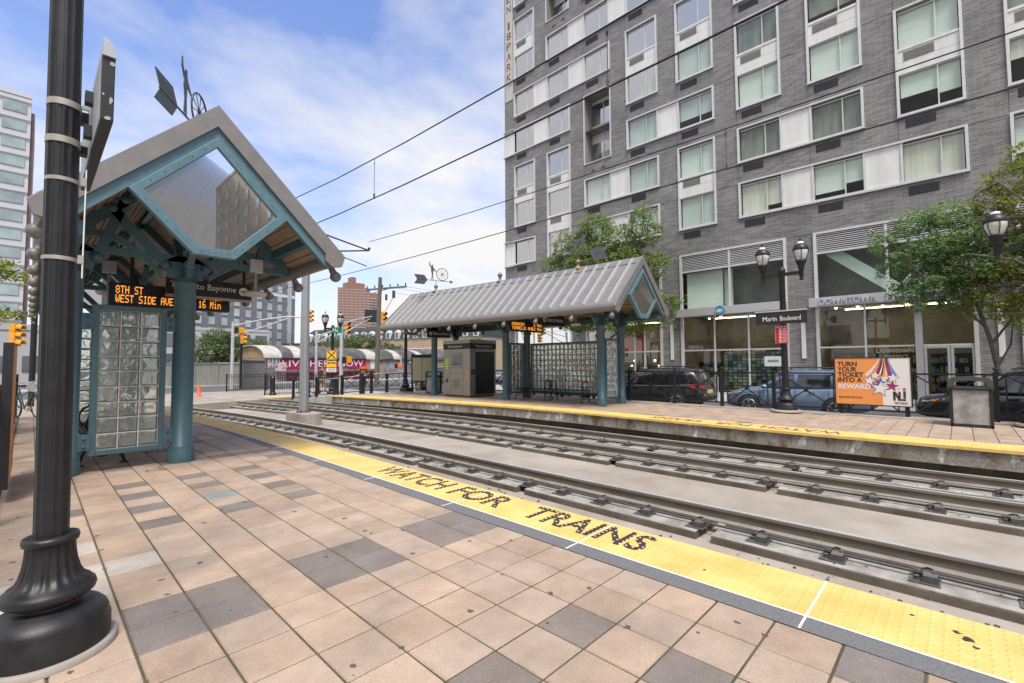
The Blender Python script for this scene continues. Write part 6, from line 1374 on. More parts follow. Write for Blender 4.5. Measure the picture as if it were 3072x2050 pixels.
b = MB(); b.quad(G(-4.2, .4, -.3), G(2.0, -.15, -.3), G(2.0, -.15, 1.7), G(-4.2, .4, 1.7)); hw = put('hoarding', b, wp, shed); text('lettering', 'LIVEHERENOW', G(-4.0, .25, 1.3), (sd*6.2-sn*.55), UZ, 2.6, .36, pink, hw, .01); text('lettering', '201.430.1777', G(-1.2, .0, 1.34), (sd*6.2-sn*.55), UZ, 2.2, .24, blackm, hw, .01); text('lettering', '333', G(-1.6, .0, .62), (sd*6.2-sn*.55), UZ, .9, .5, blackm, hw, .01)
b = MB(); b.quad(G(-3.6, .27, -.2), G(-2.4, .16, -.2), G(-2.4, .16, 1.2), G(-3.6, .27, 1.2)); put('blue_poster', b, lil, hw)
b = MB(); b.quad(G(1.5, -.03, -.3), G(13, -.03, -.3), G(13, -.03, .6), G(1.5, -.03, .6)); put('pink_skirting', b, M('pink posters', (.42, .03, .14), .7, var=.3, sc=2, col2=(.55, .45, .45), thr=(.55, .65)), shed)
b = MB(); b.quad(G(13.8, -.04, -.3), G(20, -.04, -.3), G(20, -.04, 1.9), G(13.8, -.04, 1.9)); put('mural', b, M('faded mural', (.16, .15, .18), .7, col2=(.42, .38, .36), sc=1.2), shed)
b = MB(); b.quad(G(12.2, -.05, .9), G(13.3, -.05, .9), G(13.3, -.05, 2.0), G(12.2, -.05, 2.0)); put('white_poster', b, whitep, shed)
t = thing('electrical_cabinet', 'grey electrical cabinet standing before the shed hoarding', 'cabinet', (12.2, 40.0, -.24)); greyc = M('grey cabinet', (.17, .17, .17), .5, var=.08)
b = MB(); b.bx(11.3, 12.9, 39.6, 40.4, -.3, 1.75); b.bx(11.2, 13.0, 39.5, 40.5, 1.75, 1.85); put('cabinet_body', b, greyc, t, .01); b = MB(); b.bx(12.9, 13.7, 39.7, 40.4, -.3, 1.25); put('side_cabinet', b, greyc, t, .01)
t = thing('construction_fence', 'pale screened construction fence in front of the far grey block', 'fence', (7.5, 47, -.3)); b = MB(); b.add([(4.5, 46.2, -.3), (14.6, 45.4, -.3), (14.6, 45.4, 1.6), (4.5, 46.2, 1.6), (4.5, 46.26, -.3), (14.6, 45.46, -.3), (14.6, 45.46, 1.6), (4.5, 46.26, 1.6)], [(0, 1, 2, 3), (7, 6, 5, 4), (3, 2, 6, 7)]); put('screen', b, M('grey green mesh screen', (.24, .245, .21), .8, var=.15, sc=2, stretch=(3, 3, .4)), t)
b = MB()
for k in range(7): x = 4.6+k*1.63; y = 46.15-k*.13; b.cyl((x, y, -.3), (x, y, 1.75), .03, n=6)
b.bar((4.5, 46.12, 1.62), (14.6, 45.34, 1.62), .04); put('fence_post', b, steel, t)

def block(name, label, O, e, n, W, D, Z, fl, wall, rows, cols_, wy, wz, wmat, cat='building', zbase=-.5, margin=.0, roofm=None, cap=.6, lines=None, skip=None, side=None, balcony=False):
    """far slab block: O corner, e along facade, n into depth; windows are parts sharing one mesh"""
    O, e, n = Vector(O), Vector(e).normalized(), Vector(n).normalized(); t = thing(name, label, cat, tuple(O))
    c = [O, O+e*W, O+e*W+n*D, O+n*D]; b = MB(); b.add([(*p[:2], zbase) for p in c]+[(*p[:2], Z) for p in c], [(0, 1, 5, 4), (1, 2, 6, 5), (2, 3, 7, 6), (3, 0, 4, 7)]); put('wall', b, wall, t)
    b = MB(); b.add([(*(p-(n*.1))[:2], Z) for p in c]+[(*(p-(n*.1))[:2], Z+cap) for p in c], [(0, 1, 5, 4), (1, 2, 6, 5), (2, 3, 7, 6), (3, 0, 4, 7), (4, 5, 6, 7)]); put('roof', b, roofm or wall, t)
    proto = None
    for i in range(cols_):
        for j in range(rows):
            if skip and skip(i, j): continue
            u = margin+(W-2*margin)*(i+.5)/cols_; z = fl*(j+.32)+zbase+.4
            if z+wz > Z: continue
            p = O+e*u-n*.12
            if proto is None:
                b = MB(); b.add([p-e*wy/2+UZ*z, p+e*wy/2+UZ*z, p+e*wy/2+UZ*(z+wz), p-e*wy/2+UZ*(z+wz), p-e*wy/2+UZ*z+n*.2, p+e*wy/2+UZ*z+n*.2, p+e*wy/2+UZ*(z+wz)+n*.2, p-e*wy/2+UZ*(z+wz)+n*.2], [(0, 1, 2, 3), (0, 4, 5, 1), (1, 5, 6, 2), (2, 6, 7, 3), (3, 7, 4, 0)]); proto = put('window', b, wmat, t); p0, z0 = p, z
            else:
                o = bpy.data.objects.new('window', proto.data); COL.objects.link(o); o.parent = t; o.location = (p.x-p0.x, p.y-p0.y, z-z0)
    if lines:
        b = MB()
        for z, h in lines: b.add([c_-n*.15+UZ*zz_ for c_ in (O, O+e*W) for zz_ in (z, z+h)], [(0, 2, 3, 1)])
        put('string_course', b, whitepan, t)
    return t
def winmat(name, c): return M(name, c, .12, var=.35, sc=.25, spec=.9, coat=.5)
wlight = winmat('bright far windows', (.42, .47, .48)); wdark = winmat('dark far windows', (.10, .12, .13)); wgreen = winmat('pale green far windows', (.30, .38, .36))
dgrey = brickmat('far grey brick', (.15, .15, .16), (.20, .20, .21), (.24, .24, .24), .6, .2)
az = R(67.4); e2 = Vector((math.sin(az), math.cos(az), 0)); n2 = Vector((-e2.y, e2.x, 0)); n2 = n2 if n2.dot(Vector((.5, .8, 0))) > 0 else -n2
c2 = Vector((60.6, 158.8, 0))
t = block('apartment_block', 'dark grey far apartment block with white window bands, right of the teal column', c2-e2*46, e2, n2, 46, 16, 30.2, 2.95, dgrey, 11, 12, 1.7, 2.1, wlight, lines=((23.2, 1.0),), margin=.6)
b = MB()
for k in range(1): u = c2-e2*(1.6+8.3*k)-n2*.2; b.add([u-e2*1.6+UZ*(-1), u+UZ*(-1), u+UZ*30, u-e2*1.6+UZ*30], [(0, 1, 2, 3)])
put('metal_pier', b, silver, t)
wt = M('white tower panels', (.56, .55, .57), .5, var=.05, sc=.3)
t = block('apartment_tower', 'white panelled apartment tower at the left edge with stacked green windows', (-26.0, 109, 0), (1, 0, 0), (0, 1, 0), 24.8, 18, 45.6, 3.0, wt, 15, 7, 2.7, 1.75, wgreen, margin=.1)
put('brick_side', MB().bx(-1.18, -.75, 109.6, 127, -.5, 43.5), brickmat('tower side brick', (.20, .12, .095), (.24, .15, .12), (.3, .25, .22), .6, .2), t)
for k in range(15):
    b = MB(); b.bx(-26, -1.2, 108.78, 108.9, 3*k+.32*3+1.7, 3*k+.32*3+1.85); put('panel_line', b, ptacg, t)
rbrick = brickmat('red tower brick', (.25, .125, .09), (.30, .155, .115), (.30, .20, .16), .9, .3)
az = R(118); e3 = Vector((math.sin(az), math.cos(az), 0)); n3 = Vector((-e3.y, e3.x, 0)); n3 = n3 if n3.y > 0 else -n3
tw = block('brick_tower', 'red brick high rise with pale floor lines far behind the shed', (227.5, 480, 0), Vector((.86, -.50, 0)), Vector((.50, .86, 0)), 33, 26, 84, 2.95, rbrick, 28, 7, 1.5, 1.1, wdark, lines=tuple((2.95*k, .22) for k in range(2, 29)), margin=1)
O3 = Vector((227.5, 480, 0))+Vector((.86, -.50, 0))*33
b = MB(); e4 = Vector((1.0, -.05, 0)).normalized(); n4 = Vector((.05, 1, 0)).normalized(); c4 = [O3, O3+e4*13, O3+e4*13+n4*20, O3+n4*20]
b.add([(*p[:2], -1) for p in c4]+[(*p[:2], 80) for p in c4], [(0, 1, 5, 4), (1, 2, 6, 5), (2, 3, 7, 6), (3, 0, 4, 7), (4, 5, 6, 7)]); put('wing', b, rbrick, tw)
b = MB(); c5 = Vector((244, 470, 0)); b.bx(237, 256, 474, 488, 84, 91); b.bx(241, 246, 475, 484, 91, 97); put('plant_room', b, rbrick, tw)
b = MB()
for k in range(24):
    for s_ in range(3): p = O3+e4*(2+4.4*s_)-n4*.6; b.bx(p.x-1.6, p.x+1.6, p.y-.5, p.y+.5, 4+3*k, 5.0+3*k)
put('balcony', b, wlight, tw)['kind'] = 'stuff'
# mansard terrace
tan = M('tan render', (.46, .34, .215), .8, var=.08, sc=.4); slate = M('dark slate mansard', (.05, .052, .058), .6, var=.25, sc=.8)
A = Vector((61.0, 150, 0)); B_ = Vector((80, 88, 0)); e5 = (B_-A).normalized(); n5 = Vector((-e5.y, e5.x, 0)); n5 = n5 if n5.x > 0 else -n5
t = block('terrace_row', 'long tan terrace with dark mansard roof and white dormers behind the shed', A, e5, n5, (B_-A).length, 12, 8.2, 3.0, tan, 3, 26, 1.2, 1.5, wlight, cap=.25, roofm=whitepan, lines=((5.6, .25),), cat='terrace')
W5 = (B_-A).length; sec = []
b = MB(); sec = [[A+e5*u+n5*d+UZ*z for d, z in ((-.2, 8.4), (1.3, 11.6), (3.0, 12.6), (12, 12.6), (12, 8.4))] for u in (-.2, W5+.2)]; b.loft(sec, sm=False); put('mansard_roof', b, slate, t)
pd = None
for k in range(20):
    u = 1.5+k*(W5-3)/19; p = A+e5*u
    if pd is None: b = MB(); b.add([p+e5*x+n5*d+UZ*z for d in (-.35, 1.3) for (x, z) in ((-.75, 8.6), (.75, 8.6), (.75, 10.5), (0, 11.1), (-.75, 10.5))], [(0, 1, 2, 3, 4), (0, 5, 6, 1), (1, 6, 7, 2), (2, 7, 8, 3), (3, 8, 9, 4), (4, 9, 5, 0)]); pd = put('dormer', b, whitepan, t); p0 = p
    else: o = bpy.data.objects.new('dormer', pd.data); COL.objects.link(o); o.parent = t; o.location = p-p0
    if k == 0: b = MB(); b.add([p+e5*x-n5*.37+UZ*z for (x, z) in ((-.5, 8.8), (.5, 8.8), (.5, 10.3), (-.5, 10.3))], [(0, 1, 2, 3)]); pg = put('dormer_glass', b, wdark, pd)
    else: q = bpy.data.objects.new('dormer_glass', pg.data); COL.objects.link(q); q.parent = o
rb = brickmat('low red brick', (.22, .10, .075), (.27, .13, .1), (.25, .2, .17), .5, .15)
block('brick_building', 'low red brick building with dark cornice left of the terrace', (44.0, 123, 0), Vector((.9, -.42, 0)), Vector((.42, .9, 0)), 14, 10, 6.4, 3.0, rb, 2, 5, 1.5, 1.5, wlight, cap=.5, roofm=ptac)
block('brick_building', 'red brick building behind the ticket kiosk, seen under the long shelter roof', (58, 52, 0), Vector((.72, -.69, 0)), Vector((.69, .72, 0)), 16, 10, 10.5, 3.1, brickmat('kiosk side brick', (.36, .16, .12), (.42, .2, .15), (.35, .25, .2), .5, .15), 4, 6, 1.4, 1.7, wlight, cap=.4, roofm=ptacg, lines=((6.2, .4),))
block('grey_building', 'low pale grey building at the left, behind the bicycle', (-12.0, 70, 0), (1, 0, 0), (0, 1, 0), 13.5, 12, 5.2, 3.2, M('pale grey render', (.42, .42, .42), .7, var=.05), 3, 5, 1.6, 1.6, wdark)
block('dark_building', 'dark low building wing between left shelter and far grey block', (10.5, 112, 0), (1, -.1, 0), (.1, 1, 0), 26, 14, 8.5, 4.0, M('pale panel wall', (.40, .40, .42), .6, var=.06), 2, 8, 2.2, 2.6, wdark)
# street side across from the camera's back: brown blocks that the windows mirror
block('brown_building', 'brown apartment block behind the viewpoint, seen only in reflections', (26, -45, 0), (0, -1, 0), (1, 0, 0), 52, 14, 38, 3.0, brickmat('brown brick', (.20, .14, .095), (.26, .19, .13), (.25, .22, .18), .4, .12), 12, 9, 1.8, 1.7, wdark, zbase=-.3)
block('beige_building', 'beige block across the street behind the viewpoint', (-22, -30, 0), (0, 1, 0), (-1, 0, 0), 36, 14, 20, 3.0, M('beige render', (.30, .26, .21), .7, var=.08), 6, 11, 1.7, 1.7, wdark, zbase=-.3)
# ================================================================== CARS
def car(name, label, loc, rz, body, Lc=4.6, Wc=1.82, Hc=1.68, wb=2.66, kind='suv', wheel_r=.345, rails=True):
    """local: x forward, y left, z up from the road"""
    t = thing(name, label, 'car', (0, 0, 0), 'cars parked behind the railing')
    hL, hW = Lc/2, Wc/2; xf, xr = wb/2+.02, -wb/2+.02
    # lower body: stations from rear to front (x, z_low, z_belt, half width at belt)
    st = [(-hL, .42, .78, .70), (-hL+.06, .34, .92, .86), (-hL+.22, .28, 1.02, .94), (-hL+.7, .24, 1.03, .985), (-.6, .22, 1.00, 1.0), (.4, .22, .985, 1.0), (hL-1.25, .24, .98, .99), (hL-.7, .26, .92, .96), (hL-.25, .28, .82, .88), (hL-.05, .32, .72, .76), (hL, .40, .62, .60)]
    secs = []
    for x, zl, zb_, w in st:
        w *= hW; secs.append([(x, -w*.90, zl), (x, -w*1.0, zl+.14), (x, -w*1.0, (zl+zb_)/2), (x, -w*.975, zb_-.10), (x, -w*.90, zb_), (x, -w*.5, zb_+.035), (x, 0, zb_+.045), (x, w*.5, zb_+.035), (x, w*.90, zb_), (x, w*.975, zb_-.10), (x, w*1.0, (zl+zb_)/2), (x, w*1.0, zl+.14), (x, w*.90, zl)])
    bo = put('body', MB().loft(secs), body, t)
    # cabin
    cs = [(-hL+.10, 1.0, .80, .80), (-hL+.42, Hc-.10, .80, .68), (-hL+.95, Hc-.02, .92, .70), (-.2, Hc, .93, .71), (.42, Hc-.05, .93, .69), (hL-1.32, 1.0, .90, .80)]
    secs = []
    for x, zt, wb_, wt_ in cs: secs.append([(x, -wb_*hW, .97), (x, -(wb_*.45+wt_*.55)*hW, .97+(zt-.97)*.6), (x, -wt_*hW, max(.98, zt-.05)), (x, -wt_*hW*.85, zt), (x, 0, zt+.02*(zt > 1.2)), (x, wt_*hW*.85, zt), (x, wt_*hW, max(.98, zt-.05)), (x, (wb_*.45+wt_*.55)*hW, .97+(zt-.97)*.6), (x, wb_*hW, .97)])
    put('cabin', MB().loft(secs), body, t)
    zt = Hc-.16
    for s_ in (-1, 1):
        def flank(x, z):
            x = min(max(x, cs[0][0]), cs[-1][0])
            for (xa, za, wa, ta), (xb, zb2, wb2, tb) in zip(cs, cs[1:]):
                if xa <= x <= xb: f = (x-xa)/(xb-xa); zt_, w_, t_ = za+(zb2-za)*f, wa+(wb2-wa)*f, ta+(tb-ta)*f; break
            zt_ = max(zt_, z+.06); g_ = (z-.97)/max(.05, zt_-.05-.97); y = (w_+(w_*.45+t_*.55-w_)*g_/.6) if g_ < .6 else (w_*.45+t_*.55)+(t_-(w_*.45+t_*.55))*(g_-.6)/.4
            return y*hW
        def sidept(x, f): z = 1.045+(zt-1.045)*f; return (x, s_*(flank(x, z)+.012), z)
        for poly in ([(-hL+.52, 0), (-hL+1.0, 0), (-hL+1.0, 1), (-hL+.72, .95)], [(-hL+1.06, 0), (-.20, 0), (-.20, 1), (-hL+1.06, 1)], [(-.10, 0), (.86, 0), (.46, 1), (-.10, 1)]):
            gw = MB(); nn, mm = 6, 6; ids = []
            for i in range(nn):
                for j in range(mm):
                    f = j/(mm-1); h_ = i/(nn-1); xb_ = poly[0][0]+(poly[1][0]-poly[0][0])*h_; xt_ = poly[3][0]+(poly[2][0]-poly[3][0])*h_; ft = poly[3][1]+(poly[2][1]-poly[3][1])*h_
                    gw.v.append(sidept(xb_+(xt_-xb_)*f, f*ft))
            for i in range(nn-1):
                for j in range(mm-1): gw.f.append([i*mm+j, (i+1)*mm+j, (i+1)*mm+j+1, i*mm+j+1]); gw.sm.append(True)
            put('side_window', gw, carglass, t)
        b = MB(); b.tube([sidept(x, f) for x, f in ((.88, -.04), (-hL+.5, -.04), (-hL+.68, .98))], .009, 5); put('window_trim', b, chrome, t)
        for x in (.42, -.62): b = MB(); b.bx(x-.10, x+.10, s_*(hW+.005)-.015, s_*(hW+.005)+.015, .84, .875); put('door_handle', b, body, t)
        b = MB()
        for x in (.98, -.15, -.15-.95): b.bx(x-.005, x+.005, s_*(hW*.997)-.004, s_*(hW*.997)+.004, .36, .96)
        put('door_line', b, blackm, t)
        b = MB(); b.sph((.78, s_*(hW+.09), 1.03), .11, 10, 7, .75); put('mirror', b, body, t)
        b = MB(); b.loft([[(hL-.62, s_*hW*.86, .74), (hL-.62, s_*hW*.93, .82), (hL-.62, s_*hW*.72, .87)], [(hL-.12, s_*hW*.66, .67), (hL-.10, s_*hW*.86, .70), (hL-.16, s_*hW*.64, .79)]], cap=True)
        for v in range(len(b.v)): pass
        put('headlight', b, lampglass, t)
        b = MB(); b.bx(hL-.48, hL-.33, s_*hW*.93-.02, s_*hW*.93+.0, .735, .79); put('indicator', b, M_amb, t)
        b = MB(); b.loft([[(-hL+.44, s_*hW*.985, .90), (-hL+.44, s_*hW*.985, 1.01), (-hL+.30, s_*hW*.90, 1.02), (-hL+.30, s_*hW*.90, .88)], [(-hL+.08, s_*hW*.905, .84), (-hL+.10, s_*hW*.90, .99), (-hL+.02, s_*hW*.52, .98), (-hL+.0, s_*hW*.52, .86)]], sm=False); put('tail_light', b, redl, t)
        for x in (xf, xr):
            y = s_*hW
            b = MB(); b.cyl((x, y-s_*.30, wheel_r), (x, y+s_*.004, wheel_r), wheel_r*1.16, n=24); put('wheel_arch', b, blackm, t)
            b = MB(); b.lathe([(wheel_r*.62, -.09), (wheel_r*.95, -.10), (wheel_r, -.06), (wheel_r, .06), (wheel_r*.95, .10), (wheel_r*.62, .09)], (0, 0, 0), 28)
            b.v = [(x+v[0], y-s_*.07+v[2], wheel_r+v[1]) for v in b.v]; w = put('wheel', b, tyre, t)
            b = MB(); yo = y+s_*.012; C = Vector((x, yo, wheel_r))
            b.tube([C+Vector((math.cos(a)*wheel_r*.63, 0, math.sin(a)*wheel_r*.63)) for a in lin(0, 2*math.pi, 25)[:-1]], .02, 6, True)
            for k in range(5):
                a = k*2*math.pi/5+.3
                for da in (-.16, .16): b.bar(C+Vector((math.cos(a)*.05, 0, math.sin(a)*.05)), C+Vector((math.cos(a+da)*wheel_r*.62, 0, math.sin(a+da)*wheel_r*.62)), .035, .03, (0, 1, 0))
            b.cyl(C-Vector((0, s_*.03, 0)), C+Vector((0, s_*.015, 0)), .06, n=12); put('rim', b, rimm, w)
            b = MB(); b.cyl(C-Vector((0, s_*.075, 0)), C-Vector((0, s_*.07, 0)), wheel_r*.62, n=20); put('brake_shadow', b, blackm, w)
    put('rear_window', MB().add([(-hL+.165, -.62*hW, 1.08), (-hL+.165, .62*hW, 1.08), (-hL+.395, .58*hW, Hc-.17), (-hL+.395, -.58*hW, Hc-.17)], [(3, 2, 1, 0)]), carglass, t)
    put('windscreen', MB().add([(hL-1.38, -.74*hW, 1.055), (hL-1.38, .74*hW, 1.055), (.50, .60*hW, Hc-.085), (.50, -.60*hW, Hc-.085)], [(0, 1, 2, 3)]), carglass, t)
    put('rear_bumper', MB().bx(-hL-.02, -hL+.2, -.80*hW, .80*hW, .38, .56), blackm, t, .04); put('number_plate', MB().bx(-hL-.022, -hL+.02, -.26, .26, .66, .80), M_plate, t)
    put('grille', MB().bx(hL-.10, hL+.005, -.45*hW, .45*hW, .42, .60), blackm, t, .03)
    if rails:
        for s_ in (-1, 1): b = MB(); b.tube([(-hL+.7, s_*hW*.66, Hc-.02), (-hL+.8, s_*hW*.66, Hc+.06), (.2, s_*hW*.66, Hc+.07), (.35, s_*hW*.66, Hc+.0)], .018, 6); put('roof_rail', b, blackm, t)
    t.location = loc; t.rotation_euler = (0, 0, rz); return t
M_amb = M('amber lens', (.70, .20, .02), .2, coat=1); M_plate = M('yellow plate', (.62, .55, .25), .5)
def paint(name, c): return M(name, c, .28, .35, var=.05, sc=1, coat=1.0)
RD = -.42; CX = 18.9
pb = paint('dusty blue car paint', (.15, .215, .315)); pg = paint('charcoal car paint', (.022, .023, .026)); pk = paint('black car paint', (.010, .011, .014))
# +Y is towards the left of the picture
car('parked_car', 'dusty blue crossover parked behind the railing, half hidden by the lamp post', (CX-.02, 4.18, RD), R(90), pb, 4.4, 1.80, 1.62, 2.60)
car('parked_car', 'charcoal crossover showing its red tail lamp, parked beyond the end panel of the long shelter', (CX, 9.55, RD), R(90), pg, 4.65, 1.84, 1.66, 2.72)
car('parked_car', 'glossy black crossover parked behind the litter bin at the right', (CX-.02, -1.40, RD), R(90), pk, 4.7, 1.85, 1.62, 2.72)
car('parked_car', 'pale silver car parked behind the glass block wall of the long shelter', (CX, 15.2, RD), R(90), paint('silver car paint', (.42, .46, .50)), 4.5, 1.80, 1.48, 2.62, rails=False)
car('parked_car', 'dark car beside the litter bin, left of the ticket kiosk', (18.6, 24.2, -.34), R(90), pg, 4.5, 1.82, 1.62, 2.62)
# street bench on the pavement
t = thing('street_bench', 'slatted grey street bench on the pavement before the card racks', 'bench', (23.6, 9.6, -.26)); b = MB()
for k in range(4): b.bx(23.4+k*.11, 23.48+k*.11, 8.7, 10.5, .18, .21)
for k in range(4): b.bx(23.84, 23.87, 8.7, 10.5, .30+k*.11, .38+k*.11)
put('seat', b, greyc, t); b = MB()
for y in (8.7, 10.5): b.tube([(23.35, y, -.26), (23.38, y, .30), (23.45, y, .38), (23.7, y, .38)], .025, 6); b.tube([(23.8, y, -.26), (23.88, y, .75)], .025, 6)
put('leg', b, steel, t)

# ================================================================== BICYCLE
def bicycle(label, c, rz):
    t = thing('bicycle', label, 'bicycle', (0, 0, 0))
    for x in (-.52, .52):
        b = MB(); b.tube([(x+.33*math.cos(a), 0, .35+.33*math.sin(a)) for a in lin(0, 2*math.pi, 29)[:-1]], .018, 7, True); w = put('wheel', b, tyre, t)
        b = MB(); b.tube([(x+.305*math.cos(a), 0, .35+.305*math.sin(a)) for a in lin(0, 2*math.pi, 29)[:-1]], .008, 5, True)
        for k in range(14): a = k*math.pi/7; b.cyl((x, .0, .35), (x+.30*math.cos(a), 0, .35+.30*math.sin(a)), .003, n=4)
        put('rim', b, steel, w)
    tealb = M('bicycle mint paint', (.05, .15, .15), .4, coat=.6); b = MB()
    for p, q in (((-.52, 0, .35), (-.08, 0, .30)), ((-.08, 0, .30), (-.22, 0, .82)), ((-.52, 0, .35), (-.2, 0, .75)), ((-.08, 0, .30), (.36, 0, .78)), ((-.19, 0, .62), (.34, 0, .84)), ((.33, 0, .95), (.52, 0, .35))): b.cyl(p, q, .018, n=8)
    put('frame', b, tealb, t); b = MB(); b.loft([[(-.36, -.09, .88), (-.36, .09, .88), (-.36, .09, .92), (-.36, -.09, .92)], [(-.06, -.02, .89), (-.06, .02, .89), (-.06, .02, .93), (-.06, -.02, .93)]]); put('saddle', b, blackm, t)
    b = MB(); b.tube([(.24, -.28, 1.02), (.34, -.1, 1.03), (.34, .1, 1.03), (.24, .28, 1.02)], .014, 7); put('handlebar', b, steel, t)
    b = MB()
    for k in range(5): f = k/4; w = .15+.03*f; z = .80+.22*f; b.tube([(.42-.02*f, -w, z), (.72+.03*f, -w, z), (.72+.03*f, w, z), (.42-.02*f, w, z)], .006, 5, True)
    for k in range(9): y = -.16+.04*k; b.cyl((.73, y*.95, .80), (.75, y*1.1, 1.02), .005, n=4); b.cyl((.42+.034*k, -.15, .80), (.41+.036*k, -.18, 1.02), .005, n=4); b.cyl((.42+.034*k, .15, .80), (.41+.036*k, .18, 1.02), .005, n=4)
    put('basket', b, M('white basket wire', (.70, .70, .70), .5), t)
    b = MB(); b.tube([(-.08+.09*math.cos(a), .05, .30+.09*math.sin(a)) for a in lin(0, 6.28, 17)[:-1]], .008, 5, True); b.cyl((-.08, .05, .3), (.02, .10, .18), .01, n=5); b.cyl((-.08, -.05, .3), (-.18, -.10, .42), .01, n=5); put('crank', b, blackm, t)
    t.location = c; t.rotation_euler = (R(6), 0, rz); return t
bicycle('mint bicycle with a white wire basket leaning on the left railing', (-.02, 18.3, .02), R(-62))

# ================================================================== PEDESTRIAN
def skin_chain(name, pts, edges, mat, parent, sub=2, root=0):
    me = bpy.data.meshes.new(name); me.from_pydata([p[:3] for p in pts], edges, []); o = bpy.data.objects.new(name, me); COL.objects.link(o)
    o.parent = parent
    m = o.modifiers.new('skin', 'SKIN'); m.use_smooth_shade = True
    for k, p in enumerate(pts): me.skin_vertices[0].data[k].radius = (p[3], p[4] if len(p) > 4 else p[3])
    me.skin_vertices[0].data[root].use_root = True
    s_ = o.modifiers.new('sub', 'SUBSURF'); s_.levels = 1; s_.render_levels = sub
    me.materials.append(mat); return o
def person(label, c, rz):
    t = thing('person', label, 'person', (0, 0, 0)); sk = M('skin', (.42, .24, .165), .55, var=.06)
    # x = facing direction, y = left
    P = [(0, 0, .94, .13, .16), (0, 0, 1.12, .11, .15), (.01, 0, 1.33, .12, .18), (.02, 0, 1.46, .07, .08), (.04, 0, 1.54, .055), (.05, 0, 1.61, .075, .07), (.06, 0, 1.68, .095, .078), (.05, 0, 1.745, .07, .06),
         (.02, .17, 1.42, .06), (-.02, .235, 1.14, .045), (.14, .22, .94, .034), (.19, .215, .87, .032, .02), (.02, -.17, 1.42, .06), (-.06, -.235, 1.15, .045), (.06, -.25, .93, .034), (.10, -.25, .86, .032, .02),
         (.0, .095, .86, .095), (.10, .10, .50, .06), (-.02, .10, .30, .055), (-.10, .10, .09, .04), (.02, .10, .035, .035, .03), (.0, -.095, .86, .095), (.14, -.095, .51, .06), (.20, -.095, .30, .055), (.22, -.095, .09, .04), (.36, -.095, .035, .035, .03)]
    E_ = [(0, 1), (1, 2), (2, 3), (3, 4), (4, 5), (5, 6), (6, 7), (2, 8), (8, 9), (9, 10), (10, 11), (2, 12), (12, 13), (13, 14), (14, 15), (0, 16), (16, 17), (17, 18), (18, 19), (19, 20), (0, 21), (21, 22), (22, 23), (23, 24), (24, 25)]
    for k, (b0, y) in enumerate(((11, .215), (15, -.25))):
        bx_, bz_ = P[b0][0], P[b0][2]
        for i, (dx, dy, dl) in enumerate(((.03, .012, .075), (.015, .014, .085), (-.002, .012, .078), (-.018, .008, .062), (.045, -.02 if y > 0 else .02, .04))):
            n0 = len(P); P += [(bx_+dx*.6, y+dy*.5, bz_-.04, .011), (bx_+dx, y+dy*(.3 if i < 4 else 1), bz_-.04-dl*.6, .0095), (bx_+dx+.012, y+dy*.1, bz_-.04-dl, .008)]; E_ += [(b0, n0), (n0, n0+1), (n0+1, n0+2)]
    bd = skin_chain('body', P, E_, sk, t)
    Ps = [(0, 0, .92, .15, .19), (0, 0, 1.12, .135, .18), (.01, 0, 1.34, .145, .205), (.02, 0, 1.47, .09, .10), (.02, .18, 1.42, .08), (-.0, .22, 1.25, .07), (.02, -.18, 1.42, .08), (-.02, -.22, 1.25, .07)]
    skin_chain('shirt', Ps, [(0, 1), (1, 2), (2, 3), (2, 4), (4, 5), (2, 6), (6, 7)], M('grey olive shirt', (.17, .165, .14), .85, var=.2, sc=12), bd)
    Pt = [(0, 0, .95, .14, .175), (0, .10, .84, .115), (.08, .105, .56, .09), (0, -.10, .84, .115), (.11, -.10, .57, .09)]
    skin_chain('shorts', Pt, [(0, 1), (1, 2), (0, 3), (3, 4)], M('khaki shorts', (.36, .29, .20), .85, var=.1), bd)
    b = MB(); b.lathe([(.10, 1.70), (.103, 1.74), (.085, 1.79), (.03, 1.815)], (.045, 0, 0), 16); b.bx(.10, .22, -.07, .07, 1.70, 1.715); put('cap', b, M('dark cap', (.05, .05, .05), .8), bd)
    b = MB()
    for y in (-.03, .03): b.sph((.148, y, 1.685), .012, 8, 6)
    put('eye', b, M('eyes', (.03, .025, .02), .3), bd); b = MB(); b.sph((.158, 0, 1.655), .018, 8, 6, 1.3); b.bx(.13, .146, -.025, .025, 1.612, 1.62); put('face_detail', b, sk, bd)
    b = MB(); b.bx(-.26, -.12, -.14, .14, 1.08, 1.42); put('backpack', b, M('dark backpack', (.03, .032, .03), .8), bd, .04)
    for x, y in ((.0, .10), (.33, -.095)): b = MB(); b.bx(x-.09 if y > 0 else x-.13, x+.13 if y > 0 else x+.09, y-.045, y+.045, .0, .075); put('shoe', b, blackm, bd, .025)
    t.location = c; t.rotation_euler = (0, 0, rz); return t
person('person in grey shirt, khaki shorts and cap with a backpack, walking past the bollards', (13.5, 30.6, -.335), R(35))

